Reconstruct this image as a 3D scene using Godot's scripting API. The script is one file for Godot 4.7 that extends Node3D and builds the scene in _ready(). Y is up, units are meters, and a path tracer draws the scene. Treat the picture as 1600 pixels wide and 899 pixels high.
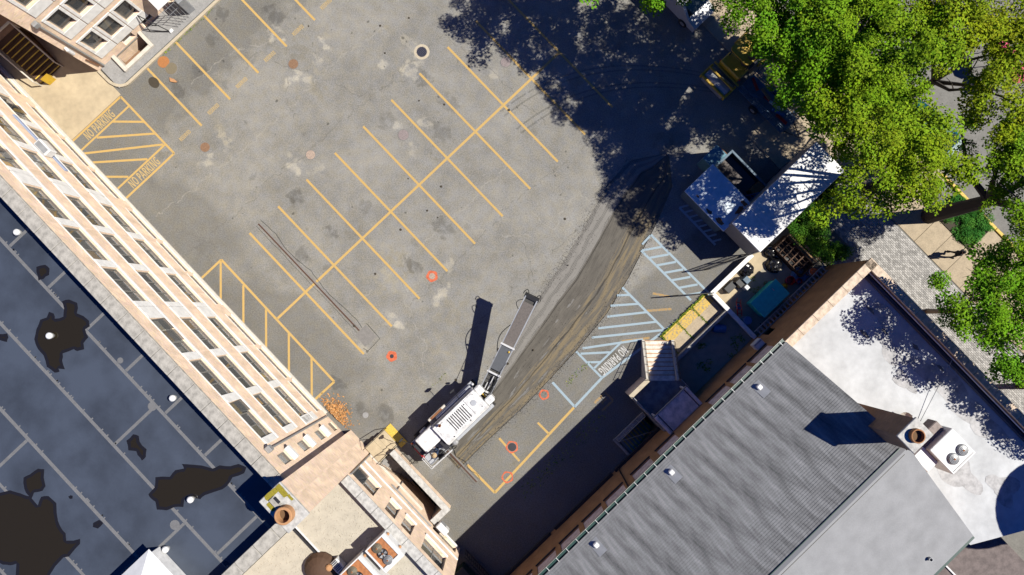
extends Node3D
# An aerial view straight down on a school car park. Everything is laid out in "site" metres:
# a runs down-right along the long brick facade, b runs up-right along the bay divider, y is up.
const CA := 0.68996
const SA := 0.72384
const TURN := -0.809309
var O := Vector3.ZERO
var M := {}
var T := {}
var used := {}
var cache := {}
var rng := RandomNumberGenerator.new()

# ---------------------------------------------------------------- helpers
func W(a: float, b: float, y := 0.0) -> Vector3:
	return Vector3(a * CA + b * SA, y, a * SA - b * CA)

func L(a: float, b: float, y: float) -> Vector3:
	return Vector3(a - O.x, y - O.y, O.z - b)

func Lp(v: Vector3) -> Vector3:
	return Vector3(v.x - O.x, v.y - O.y, O.z - v.z)

func numbered(called: String) -> String:
	if not used.has(called):
		used[called] = 0
		return called
	used[called] += 1
	return "%s_%03d" % [called, used[called]]

func thing(called: String, label: String, category: String, a: float, b: float, y := 0.0, group := "", kind := "") -> Node3D:
	var o := Node3D.new()
	o.name = numbered(called)
	add_child(o)
	o.position = W(a, b, y)
	o.rotation.y = TURN
	O = Vector3(a, y, b)
	meta(o, label, category, group, kind)
	return o

func meta(o: Node, label: String, category: String, group := "", kind := "") -> void:
	o.set_meta("label", label)
	o.set_meta("category", category)
	if group != "":
		o.set_meta("group", group)
	if kind != "":
		o.set_meta("kind", kind)

func st() -> SurfaceTool:
	var s := SurfaceTool.new()
	s.begin(Mesh.PRIMITIVE_TRIANGLES)
	s.set_smooth_group(-1)
	return s

func obj(called: String, s: SurfaceTool, m: Material, parent: Node) -> MeshInstance3D:
	s.generate_normals()
	return inst(called, s.commit(), m, parent)

func inst(called: String, mesh: Mesh, m: Material, parent: Node, at := Vector3.ZERO, turn := 0.0) -> MeshInstance3D:
	var o := MeshInstance3D.new()
	o.name = called
	o.mesh = mesh
	o.material_override = m
	parent.add_child(o, true)
	o.position = at
	o.rotation.y = turn
	return o

func tri(s: SurfaceTool, a: Vector3, b: Vector3, c: Vector3) -> void:
	s.add_vertex(a); s.add_vertex(b); s.add_vertex(c)

func quad(s: SurfaceTool, a: Vector3, b: Vector3, c: Vector3, d: Vector3) -> void:
	tri(s, a, b, c); tri(s, a, c, d)

# polygon turned so that its front looks away from the point "inside"
func face(s: SurfaceTool, p: Array, inside: Vector3) -> void:
	var n: Vector3 = (p[2] - p[0]).cross(p[1] - p[0])
	var flip := n.dot(p[0] - inside) < 0.0
	for i in range(1, p.size() - 1):
		if flip:
			tri(s, p[0], p[i + 1], p[i])
		else:
			tri(s, p[0], p[i], p[i + 1])

# box in the local frame of a mesh, chamfered by v
func lbox(s: SurfaceTool, lo: Vector3, hi: Vector3, v := 0.0) -> void:
	var c := (lo + hi) * 0.5
	if v <= 0.0:
		var q := []
		for i in 8:
			q.append(Vector3(hi.x if i & 1 else lo.x, hi.y if i & 2 else lo.y, hi.z if i & 4 else lo.z))
		for f in [[0, 1, 3, 2], [4, 5, 7, 6], [0, 1, 5, 4], [2, 3, 7, 6], [0, 2, 6, 4], [1, 3, 7, 5]]:
			face(s, [q[f[0]], q[f[1]], q[f[2]], q[f[3]]], c)
		return
	v = minf(v, minf(hi.x - lo.x, minf(hi.y - lo.y, hi.z - lo.z)) * 0.45)
	var g := {}
	for i in 8:
		var e := Vector3(1 if i & 1 else -1, 1 if i & 2 else -1, 1 if i & 4 else -1)
		var k := Vector3(hi.x if i & 1 else lo.x, hi.y if i & 2 else lo.y, hi.z if i & 4 else lo.z)
		g[i] = [k - Vector3(0, e.y, e.z) * v, k - Vector3(e.x, 0, e.z) * v, k - Vector3(e.x, e.y, 0) * v]
		face(s, g[i], c)
	for f in [[0, 2, 6, 4, 0], [1, 3, 7, 5, 0], [0, 1, 5, 4, 1], [2, 3, 7, 6, 1], [0, 1, 3, 2, 2], [4, 5, 7, 6, 2]]:
		face(s, [g[f[0]][f[4]], g[f[1]][f[4]], g[f[2]][f[4]], g[f[3]][f[4]]], c)
	for e in [[0, 1, 1, 2], [2, 3, 1, 2], [4, 5, 1, 2], [6, 7, 1, 2], [0, 2, 0, 2], [1, 3, 0, 2], [4, 6, 0, 2], [5, 7, 0, 2], [0, 4, 0, 1], [1, 5, 0, 1], [2, 6, 0, 1], [3, 7, 0, 1]]:
		face(s, [g[e[0]][e[2]], g[e[1]][e[2]], g[e[1]][e[3]], g[e[0]][e[3]]], c)

func bx(s: SurfaceTool, a0: float, a1: float, b0: float, b1: float, y0: float, y1: float, v := 0.0) -> void:
	lbox(s, L(a0, b1, y0), L(a1, b0, y1), v)

func part(called: String, a0: float, a1: float, b0: float, b1: float, y0: float, y1: float, m: Material, parent: Node, v := 0.0) -> MeshInstance3D:
	var s := st()
	bx(s, a0, a1, b0, b1, y0, y1, v)
	return obj(called, s, m, parent)

# surface of revolution round a vertical axis; profile of Vector2(radius, y)
func lathe(s: SurfaceTool, a: float, b: float, prof: Array, n := 16) -> void:
	llathe(s, L(a, b, 0.0), prof, n, O.y * 0.0)

func llathe(s: SurfaceTool, c: Vector3, prof: Array, n := 16, _k := 0.0) -> void:
	for i in n:
		var t0 := TAU * i / n
		var t1 := TAU * (i + 1) / n
		var d0 := Vector3(cos(t0), 0, sin(t0))
		var d1 := Vector3(cos(t1), 0, sin(t1))
		for j in prof.size() - 1:
			var p: Vector2 = prof[j]
			var q: Vector2 = prof[j + 1]
			var A0 := c + d0 * p.x + Vector3.UP * p.y
			var A1 := c + d1 * p.x + Vector3.UP * p.y
			var B0 := c + d0 * q.x + Vector3.UP * q.y
			var B1 := c + d1 * q.x + Vector3.UP * q.y
			if p.x > 0.0001:
				tri(s, A0, B0, A1)
			if q.x > 0.0001:
				tri(s, A1, B0, B1)

# tube along site points Vector3(a, y, b), radius r or tapering to r1
func tube(s: SurfaceTool, pts: Array, r: float, n := 6, r1 := -1.0) -> void:
	var q := []
	for p in pts:
		q.append(Lp(p))
	ltube(s, q, r, n, r1)

func ltube(s: SurfaceTool, q: Array, r: float, n := 6, r1 := -1.0) -> void:
	if r1 < 0.0:
		r1 = r
	var rings := []
	var u := Vector3.ZERO
	for i in q.size():
		var d: Vector3 = (q[mini(i + 1, q.size() - 1)] - q[maxi(i - 1, 0)]).normalized()
		if u == Vector3.ZERO:
			u = d.cross(Vector3.UP if absf(d.y) < 0.9 else Vector3.RIGHT).normalized()
		u = (u - d * u.dot(d)).normalized()
		var v := d.cross(u)
		var rr := lerpf(r, r1, float(i) / maxf(1, q.size() - 1))
		var ring := []
		for k in n:
			var t := TAU * k / n
			ring.append(q[i] + (u * cos(t) + v * sin(t)) * rr)
		rings.append(ring)
	for i in q.size() - 1:
		var c: Vector3 = (q[i] + q[i + 1]) * 0.5
		for k in n:
			var k1 := (k + 1) % n
			face(s, [rings[i][k], rings[i][k1], rings[i + 1][k1], rings[i + 1][k]], c)
	for k in range(1, n - 1):
		tri(s, rings[0][0], rings[0][k], rings[0][k + 1])
		tri(s, rings[-1][0], rings[-1][k + 1], rings[-1][k])

# flat polygon of Vector2(a, b), or a prism when y1 > y0
func sheet(s: SurfaceTool, poly: Array, y0: float, y1 := -999.0) -> void:
	var pv := PackedVector2Array(poly)
	var top := y1 if y1 > -900.0 else y0
	var idx := Geometry2D.triangulate_polygon(pv)
	var mid := Vector3.ZERO
	for i in range(0, idx.size(), 3):
		var p := []
		for k in 3:
			p.append(L(pv[idx[i + k]].x, pv[idx[i + k]].y, top))
		face(s, p, p[0] - Vector3.UP)
	if y1 > -900.0:
		var cw := Geometry2D.is_polygon_clockwise(pv)
		for i in pv.size():
			var p0 := pv[i]
			var p1 := pv[(i + 1) % pv.size()]
			var nrm := Vector2(p1.y - p0.y, p0.x - p1.x) * (-1.0 if cw else 1.0)
			var e := (p0 + p1) * 0.5 - nrm * 0.1
			mid = L(e.x, e.y, (y0 + top) * 0.5)
			face(s, [L(p0.x, p0.y, y0), L(p1.x, p1.y, y0), L(p1.x, p1.y, top), L(p0.x, p0.y, top)], mid)

# painted line between two site points, width w, lying at height y
func stripe(s: SurfaceTool, p: Vector2, q: Vector2, w: float, y: float) -> void:
	var d := (q - p).normalized()
	var n := Vector2(-d.y, d.x) * w * 0.5
	sheet(s, [p + n, q + n, q - n, p - n], y)

# wall in the plane b = plane (axis "b") or a = plane (axis "a"), running along the other axis, with holes [u0,u1,y0,y1] and reveals of depth d
func wall(s: SurfaceTool, axis: String, plane: float, u0: float, u1: float, y0: float, y1: float, holes: Array, d: float) -> void:
	var us := [u0, u1]
	var ys := [y0, y1]
	for h in holes:
		us.append(h[0]); us.append(h[1]); ys.append(h[2]); ys.append(h[3])
	us.sort(); ys.sort()
	var P := func(u: float, y: float, off: float) -> Vector3:
		return L(u, plane + off, y) if axis == "b" else L(plane + off, u, y)
	for i in us.size() - 1:
		if us[i + 1] - us[i] < 0.0005: continue
		for j in ys.size() - 1:
			if ys[j + 1] - ys[j] < 0.0005: continue
			var cu: float = (us[i] + us[i + 1]) * 0.5
			var cy: float = (ys[j] + ys[j + 1]) * 0.5
			var open := false
			for h in holes:
				if cu > h[0] and cu < h[1] and cy > h[2] and cy < h[3]:
					open = true
					break
			if not open:
				face(s, [P.call(us[i], ys[j], 0.0), P.call(us[i + 1], ys[j], 0.0), P.call(us[i + 1], ys[j + 1], 0.0), P.call(us[i], ys[j + 1], 0.0)], P.call(cu, cy, d))
	for h in holes:
		for e in [[h[0], h[2], h[0], h[3]], [h[1], h[2], h[1], h[3]], [h[0], h[2], h[1], h[2]], [h[0], h[3], h[1], h[3]]]:
			face(s, [P.call(e[0], e[1], 0.0), P.call(e[2], e[3], 0.0), P.call(e[2], e[3], d), P.call(e[0], e[1], d)], P.call((h[0] + h[1]) * 0.5 + 100.0 * (e[0] - (h[0] + h[1]) * 0.5 if e[0] == e[2] else 0.0), (h[2] + h[3]) * 0.5 + 100.0 * (e[1] - (h[2] + h[3]) * 0.5 if e[1] == e[3] else 0.0), d * 0.5))

# ---------------------------------------------------------------- textures and materials
func noise(seed_: int, freq: float, oct := 4, type := FastNoiseLite.TYPE_SIMPLEX_SMOOTH) -> FastNoiseLite:
	var n := FastNoiseLite.new()
	n.seed = seed_
	n.frequency = freq
	n.noise_type = type
	n.fractal_octaves = oct
	return n

func bytes(seed_: int, freq: float, w: int, h: int, oct := 4, type := FastNoiseLite.TYPE_SIMPLEX_SMOOTH) -> PackedByteArray:
	var im := noise(seed_, freq, oct, type).get_seamless_image(w, h, false, false, 0.15)
	im.convert(Image.FORMAT_L8)
	return im.get_data()

# grey variation map: mean about 0.85, made of layers [freq, octaves, strength]
func vari(seed_: int, n: int, layers: Array, floor_ := 0.35, sx := 1.0, mean := 0.82) -> ImageTexture:
	var acc := PackedFloat32Array()
	acc.resize(n * n)
	acc.fill(mean)
	var k := 0
	for l in layers:
		var d := bytes(seed_ + k * 31, l[0], n, n, l[1])
		k += 1
		for i in n * n:
			var j := i
			if sx != 1.0:
				var x := int((i % n) * sx) % n
				j = (i / n) * n + x
			acc[i] += (d[j] / 255.0 - 0.5) * l[2]
	var lut := PackedByteArray()
	lut.resize(1001)
	for i in 1001:
		lut[i] = int(Color(i / 1000.0, 0, 0).linear_to_srgb().r * 255.0)
	var out := PackedByteArray()
	out.resize(n * n)
	for i in n * n:
		out[i] = lut[int(clampf(acc[i], floor_, 1.0) * 1000.0)]
	var im := Image.create_from_data(n, n, false, Image.FORMAT_L8, out)
	im.generate_mipmaps()
	return ImageTexture.create_from_image(im)

func brick_tex(seed_: int) -> ImageTexture:
	var n := 512
	var r := RandomNumberGenerator.new()
	r.seed = seed_
	var im := Image.create(n, n, false, Image.FORMAT_RGB8)
	im.fill(Color(0.93, 0.92, 0.90))
	var rows := 60
	var wear := noise(seed_ * 7, 0.006, 4)
	for j in rows:
		var y0 := int(j * n / float(rows))
		var y1 := int((j + 1) * n / float(rows))
		for i in 25:
			var x0 := int((i - (0.5 if j % 2 else 0.0)) * n / 24.0)
			var v := r.randf_range(0.92, 1.0) * (0.96 + 0.14 * wear.get_noise_2d(x0 * 1.6, y0 * 0.7))
			var c := Color(v, v * r.randf_range(0.95, 0.99), v * r.randf_range(0.90, 0.98))
			if r.randf() < 0.06:
				c = c * 0.93
			im.fill_rect(Rect2i(maxi(x0, 0), y0, (x0 + 20) - maxi(x0, 0), y1 - y0 - 1), c)
	im.generate_mipmaps()
	return ImageTexture.create_from_image(im)

func mat(name_: String, c: Color, rough: float, tex := "", size := 4.0, metal := 0.0) -> StandardMaterial3D:
	var m := StandardMaterial3D.new()
	m.resource_name = name_
	m.albedo_color = c.linear_to_srgb()
	m.roughness = rough
	m.metallic = metal
	if tex != "":
		m.albedo_texture = T[tex]
		m.uv1_triplanar = true
		m.uv1_scale = Vector3.ONE / size
	M[name_] = m
	return m

func make_materials() -> void:
	T.grain = vari(3, 512, [[0.35, 2, 0.45], [0.06, 3, 0.25], [0.012, 3, 0.22]])
	T.blotch = vari(11, 512, [[0.012, 5, 0.5], [0.05, 3, 0.22], [0.4, 1, 0.12]], 0.4)
	T.fine = vari(17, 256, [[0.02, 4, 0.22], [0.3, 2, 0.12]], 0.5)
	T.gravel = vari(23, 512, [[0.22, 2, 0.75], [0.5, 1, 0.5], [0.01, 3, 0.2]], 0.25)
	T.streak = vari(29, 512, [[0.02, 4, 0.6], [0.08, 3, 0.3]], 0.35, 6.0)
	T.film = vari(37, 512, [[0.006, 4, 0.26], [0.03, 4, 0.16], [0.2, 2, 0.06]], 0.5)
	T.shingle = vari(41, 512, [[0.0045, 3, 0.5], [0.02, 3, 0.2], [0.08, 2, 0.12], [0.35, 1, 0.22]], 0.22, 4.0, 0.56)  # streaks, plus a lowered mean that puts shade into the colour
	T.cloud = vari(53, 512, [[0.005, 5, 0.6], [0.02, 4, 0.25], [0.2, 2, 0.08]], 0.35)
	T.brick = brick_tex(5)
	T.brick2 = brick_tex(6)
	mat("brick", Color(0.710, 0.575, 0.455), 0.9, "brick", 4.8)
	mat("brick_tan", Color(0.400, 0.225, 0.100), 0.9, "brick2", 4.8)
	mat("brick_chimney", Color(0.264, 0.178, 0.112), 0.9, "brick2", 4.8)
	mat("white", Color(0.700, 0.690, 0.665), 0.6, "fine", 3.0)
	mat("offwhite", Color(0.500, 0.460, 0.400), 0.75, "fine", 3.0)
	mat("stone", Color(0.330, 0.310, 0.275), 0.85, "blotch", 3.0)
	mat("concrete", Color(0.245, 0.240, 0.235), 0.9, "grain", 5.0)
	mat("concrete_warm", Color(0.400, 0.325, 0.215), 0.9, "film", 7.0)
	mat("concrete_walk", Color(0.343, 0.277, 0.191), 0.9, "grain", 5.0)
	mat("kerb", Color(0.409, 0.350, 0.257), 0.85, "fine", 2.0)
	mat("asphalt", Color(0.155, 0.150, 0.138), 0.92, "grain", 6.0)
	mat("membrane", Color(0.038, 0.048, 0.069), 0.55, "cloud", 14.0)
	mat("seam", Color(0.125, 0.125, 0.130), 0.8, "grain", 3.0)
	mat("white_roof", Color(0.405, 0.415, 0.430), 0.7, "film", 9.0)
	mat("roof_stain", Color(0.330, 0.325, 0.330), 0.7, "blotch", 5.0)
	mat("gravel_roof", Color(0.400, 0.365, 0.300), 0.95, "gravel", 4.0)
	mat("gravel_bed", Color(0.300, 0.270, 0.210), 0.95, "gravel", 3.0)
	mat("soil", Color(0.046, 0.036, 0.023), 0.95, "gravel", 3.0)
	mat("shingle_left", Color(0.225, 0.228, 0.236), 0.9, "shingle", 7.0)  # same shingle as the right, darkened for the slope turned from the sun
	mat("shingle_right", Color(0.225, 0.228, 0.236), 0.9, "fine", 5.0)
	mat("room", Color(0.085, 0.085, 0.088), 0.9)
	mat("blind", Color(0.550, 0.440, 0.180), 0.8, "fine", 1.0)
	mat("blind_orange", Color(0.750, 0.420, 0.060), 0.8)
	mat("blind_pale", Color(0.620, 0.600, 0.500), 0.8)
	mat("frame_grey", Color(0.145, 0.139, 0.125), 0.6)
	mat("aluminium", Color(0.363, 0.370, 0.383), 0.4, "fine", 1.0, 0.6)
	mat("galvanised", Color(0.330, 0.330, 0.330), 0.5, "fine", 1.0, 0.4)
	mat("white_metal", Color(0.600, 0.600, 0.600), 0.35, "fine", 2.0)
	mat("grey_metal", Color(0.277, 0.284, 0.297), 0.45, "fine", 2.0, 0.2)
	mat("black", Color(0.012, 0.012, 0.013), 0.6)
	mat("dark_metal", Color(0.030, 0.030, 0.033), 0.5, "fine", 1.0, 0.3)
	mat("rubber", Color(0.015, 0.015, 0.015), 0.85)
	mat("belt", Color(0.066, 0.063, 0.059), 0.8, "grain", 2.0)
	mat("yellow", Color(0.462, 0.290, 0.020), 0.45, "fine", 1.5)
	mat("safety", Color(0.520, 0.360, 0.050), 0.7, "blotch", 1.0)
	mat("red", Color(0.330, 0.013, 0.013), 0.4)
	mat("orange", Color(0.475, 0.092, 0.013), 0.5, "fine", 1.0)
	mat("orange_paint", Color(0.462, 0.106, 0.046), 0.9, "blotch", 1.5)
	mat("rust", Color(0.198, 0.079, 0.030), 0.85, "blotch", 1.0)
	mat("terracotta", Color(0.343, 0.132, 0.046), 0.8, "blotch", 1.6)
	mat("clay", Color(0.396, 0.205, 0.092), 0.85, "fine", 1.0)
	mat("lid", Color(0.198, 0.112, 0.063), 0.75, "blotch", 0.8)
	mat("lid_pale", Color(0.330, 0.251, 0.198), 0.8, "blotch", 0.8)
	mat("iron", Color(0.040, 0.036, 0.043), 0.6, "fine", 0.6, 0.3)
	mat("teal", Color(0.020, 0.400, 0.400), 0.4, "fine", 2.0)
	mat("car_teal", Color(0.007, 0.066, 0.079), 0.2)
	mat("blue", Color(0.013, 0.079, 0.211), 0.45)
	mat("green_gutter", Color(0.013, 0.040, 0.033), 0.4)
	mat("wood", Color(0.238, 0.145, 0.066), 0.85, "streak", 1.5)
	mat("wood_dark", Color(0.066, 0.033, 0.017), 0.85, "streak", 1.5)
	mat("pink", Color(0.780, 0.630, 0.550), 0.85, "blotch", 4.0)
	mat("tarp_black", Color(0.007, 0.007, 0.009), 0.22)
	mat("cloth_black", Color(0.008, 0.008, 0.009), 0.9)
	mat("cloth_navy", Color(0.013, 0.026, 0.059), 0.9)
	mat("cloth_denim", Color(0.033, 0.046, 0.079), 0.9)
	mat("skin", Color(0.297, 0.165, 0.106), 0.6)
	mat("bark", Color(0.045, 0.036, 0.028), 0.95, "streak", 1.2)
	mat("bark_pale", Color(0.224, 0.191, 0.152), 0.9, "streak", 1.2)
	mat("paver", Color.WHITE, 0.9)
	M.paver.vertex_color_use_as_albedo = true
	mat("hat", Color(0.330, 0.238, 0.132), 0.8)
	mat("dry_leaf", Color(0.360, 0.170, 0.060), 0.9)
	mat("moss", Color(0.224, 0.185, 0.013), 0.95, "blotch", 0.6)
	mat("magenta", Color(0.409, 0.020, 0.092), 0.6)
	mat("roof_dirt", Color(0.16, 0.15, 0.14), 0.9, "blotch", 0.8)
	mat("silt", Color(0.076, 0.076, 0.079), 0.7, "blotch", 1.2)
	mat("blue_pale", Color(0.198, 0.238, 0.343), 0.7)
	mat("stone_white", Color(0.400, 0.390, 0.370), 0.85, "blotch", 2.5)
	mat("fan_tan", Color(0.211, 0.178, 0.119), 0.5, "fine", 0.5, 0.3)
	mat("machine_white", Color(0.620, 0.615, 0.610), 0.35, "blotch", 3.0)
	mat("white_grey", Color(0.343, 0.356, 0.383), 0.4, "fine", 1.5)
	mat("cover_tan", Color(0.140, 0.122, 0.108), 0.6, "blotch", 1.0)
	mat("grey_cover", Color(0.106, 0.112, 0.119), 0.5, "fine", 1.0)
	mat("van_white", Color(0.396, 0.409, 0.422), 0.3, "fine", 2.0)
	mat("car_glass", Color(0.013, 0.017, 0.020), 0.05)
	mat("blue_steel", Color(0.066, 0.119, 0.185), 0.4, "fine", 1.0, 0.3)
	mat("lid_pink", Color(0.218, 0.178, 0.172), 0.8, "blotch", 0.8)
	mat("iron_blue", Color(0.033, 0.033, 0.059), 0.5)
	mat("rust_bright", Color(0.330, 0.132, 0.040), 0.85, "blotch", 0.5)
	mat("trench", Color(0.073, 0.033, 0.020), 0.9, "blotch", 0.7)
	mat("kerb_dull", Color(0.172, 0.162, 0.152), 0.9, "grain", 2.0)
	mat("coping_cream", Color(0.520, 0.410, 0.310), 0.85, "blotch", 2.5)
	mat("clay_brown", Color(0.238, 0.106, 0.040), 0.85)
	mat("concrete_pale", Color(0.600, 0.550, 0.480), 0.9, "blotch", 4.0)
	mat("felt", Color(0.160, 0.165, 0.175), 0.9, "blotch", 4.0)
	mat("blue_grey", Color(0.066, 0.112, 0.158), 0.6, "blotch", 3.0)
	mat("teal_pale", Color(0.066, 0.185, 0.238), 0.6, "blotch", 0.8)
	mat("trailer_wall", Color(0.264, 0.244, 0.231), 0.6, "fine", 2.0)
	mat("blue_film", Color(0.119, 0.224, 0.363), 0.3)
	M.shingle_left.uv1_triplanar = false
	M.shingle_left.uv1_scale = Vector3.ONE
	M.shingle_right.uv1_triplanar = false
	M.shingle_right.uv1_scale = Vector3.ONE
	M.dry_leaf.vertex_color_use_as_albedo = true
	M.dry_leaf.albedo_color = Color.WHITE
	for nm in ["leaf", "grass"]:
		var lf := mat(nm, Color.WHITE, 0.85)
		lf.metallic_specular = 0.15
		lf.vertex_color_use_as_albedo = true
		lf.backlight_enabled = true
		lf.backlight = Color(0.5, 0.55, 0.08)
		lf.cull_mode = BaseMaterial3D.CULL_DISABLED
	var g := mat("glass", Color(0.05, 0.055, 0.06), 0.04)
	g.transparency = BaseMaterial3D.TRANSPARENCY_ALPHA
	g.albedo_color.a = 0.38
	for e in [["glass_clear", 0.22], ["glass_dark", 0.62]]:
		var gg := mat(e[0], Color(0.04, 0.045, 0.05), 0.04)
		gg.transparency = BaseMaterial3D.TRANSPARENCY_ALPHA
		gg.albedo_color.a = e[1]
	mat("water_edge", Color(0.010, 0.009, 0.009), 0.05)
	mat("crumb", Color(0.07, 0.062, 0.055), 0.95)
	mat("roof_brown", Color(0.13, 0.105, 0.10), 0.9, "blotch", 4.0)
	mat("flue_shade", Color(0.10, 0.055, 0.025), 0.95)  # dark brown with the shade inside the flues put into it
	mat("duct_tan", Color(0.22, 0.18, 0.165), 0.8, "blotch", 2.0)
	mat("scrap", Color(0.10, 0.085, 0.08), 0.9, "gravel", 1.2)
	mat("roof_blue", Color(0.50, 0.57, 0.63), 0.4, "fine", 2.0)
	mat("silt_ring", Color(0.062, 0.068, 0.080), 0.8, "blotch", 1.3)
	var w := mat("water", Color(0.014, 0.011, 0.006), 0.03)
	w.metallic_specular = 0.4
	# worn traffic paint: paint over the asphalt it has lost
	M.line_yellow = paint_mat("line_yellow", Color(0.360, 0.235, 0.075), 0.45)
	M.line_blue = paint_mat("line_blue", Color(0.210, 0.270, 0.310), 0.42)
	M.line_old = paint_mat("line_old", Color(0.260, 0.165, 0.060), 0.62)
	M.line_word = paint_mat("line_word", Color(0.320, 0.230, 0.100), 0.36)
	M.kerb_paint = paint_mat("kerb_paint", Color(0.42, 0.28, 0.06), 0.6)
	M.line_cream = paint_mat("line_cream", Color(0.330, 0.330, 0.320), 0.36)

func paint_mat(name_: String, c: Color, wear: float) -> StandardMaterial3D:
	var n := 256
	var d := bytes(hash(name_) % 1000, 0.05, n, n, 4)
	var e := bytes(hash(name_) % 1000 + 7, 0.3, n, n, 2)
	var out := PackedByteArray()
	out.resize(n * n * 3)
	var base := Color(0.145, 0.14, 0.13)
	for i in n * n:
		var t := clampf((d[i] * 0.65 + e[i] * 0.35) / 255.0 - wear + 0.38, 0.0, 0.3) / 0.3
		var q := base.lerp(c * (0.85 + 0.3 * e[i] / 255.0), t).linear_to_srgb()
		out[i * 3] = int(clampf(q.r, 0, 1) * 255); out[i * 3 + 1] = int(clampf(q.g, 0, 1) * 255); out[i * 3 + 2] = int(clampf(q.b, 0, 1) * 255)
	var im := Image.create_from_data(n, n, false, Image.FORMAT_RGB8, out)
	im.generate_mipmaps()
	T[name_] = ImageTexture.create_from_image(im)
	return mat(name_, Color.WHITE, 0.85, name_, 2.5)

# ---------------------------------------------------------------- the scene
func _ready() -> void:
	rng.seed = 4711
	var cam := Camera3D.new()
	cam.name = "camera"
	add_child(cam)
	cam.position = Vector3(0, 49, 0)
	cam.rotation_degrees = Vector3(-88.152, 0, 0)
	cam.fov = 44.46
	cam.near = 0.5
	cam.far = 600.0
	cam.current = true
	var env := Environment.new()
	env.background_mode = Environment.BG_SKY
	var sky := Sky.new()
	var sm := ProceduralSkyMaterial.new()
	sm.sky_top_color = Color(0.05, 0.33, 0.74)
	sm.sky_horizon_color = Color(0.28, 0.56, 0.84)
	sm.sky_curve = 0.12
	sm.ground_bottom_color = Color(0.2, 0.19, 0.17)
	sm.ground_horizon_color = Color(0.5, 0.55, 0.6)
	sm.sun_angle_max = 1.0
	sky.sky_material = sm
	env.sky = sky
	env.background_energy_multiplier = 0.36
	env.tonemap_mode = Environment.TONE_MAPPER_LINEAR
	env.tonemap_exposure = 1.8
	env.sdfgi_enabled = true
	env.ssao_enabled = true
	env.ssil_enabled = true
	var we := WorldEnvironment.new()
	we.name = "world_environment"
	we.environment = env
	add_child(we)
	var sun := DirectionalLight3D.new()
	sun.name = "sun"
	add_child(sun)
	sun.basis = Basis.looking_at(Vector3(-0.6262, -0.7771, 0.0626), Vector3.UP)
	sun.light_energy = 1.6
	sun.light_color = Color(1.0, 0.98, 0.935)
	sun.light_angular_distance = 0.5
	sun.shadow_enabled = true
	make_materials()
	ground()
	markings()
	long_building()
	connector()
	corner_building()
	gable_building()
	flat_annex()
	entrance()
	yard()
	plaza()
	trees()
	machine()
	vehicles()
	small_things()

# ---------------------------------------------------------------- ground
const LA0 := -40.0
const LA1 := 14.5
const LB0 := -15.0
const LB1 := 26.0
var PITS := [[1.35, 6.5, -13.95, -12.7], [-32.1, -31.0, -7.85, -5.6], [11.55, 12.95, -0.85, 1.75]]

func curve(tab: Array, b: float) -> float:
	for i in tab.size() - 1:
		if b <= tab[i + 1].x:
			return lerpf(tab[i].y, tab[i + 1].y, clampf((b - tab[i].x) / (tab[i + 1].x - tab[i].x), 0.0, 1.0))
	return tab[-1].y

var STRIP_L := [Vector2(-10.25, 3.2), Vector2(-8.5, 2.86), Vector2(-4.5, 2.15), Vector2(-2.94, 1.8), Vector2(-0.13, 1.1), Vector2(2.7, 0.41), Vector2(4.9, 0.04), Vector2(7.9, -0.82), Vector2(10.8, -1.74), Vector2(13.2, -1.9), Vector2(15.4, -0.5)]
var STRIP_R := [Vector2(-10.25, 5.4), Vector2(-7.5, 5.36), Vector2(-4.3, 5.43), Vector2(-1.2, 5.27), Vector2(1.5, 5.1), Vector2(4.7, 4.72), Vector2(7.7, 3.9), Vector2(11.7, 2.51), Vector2(14.1, 1.5), Vector2(15.4, -0.2)]

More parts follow.
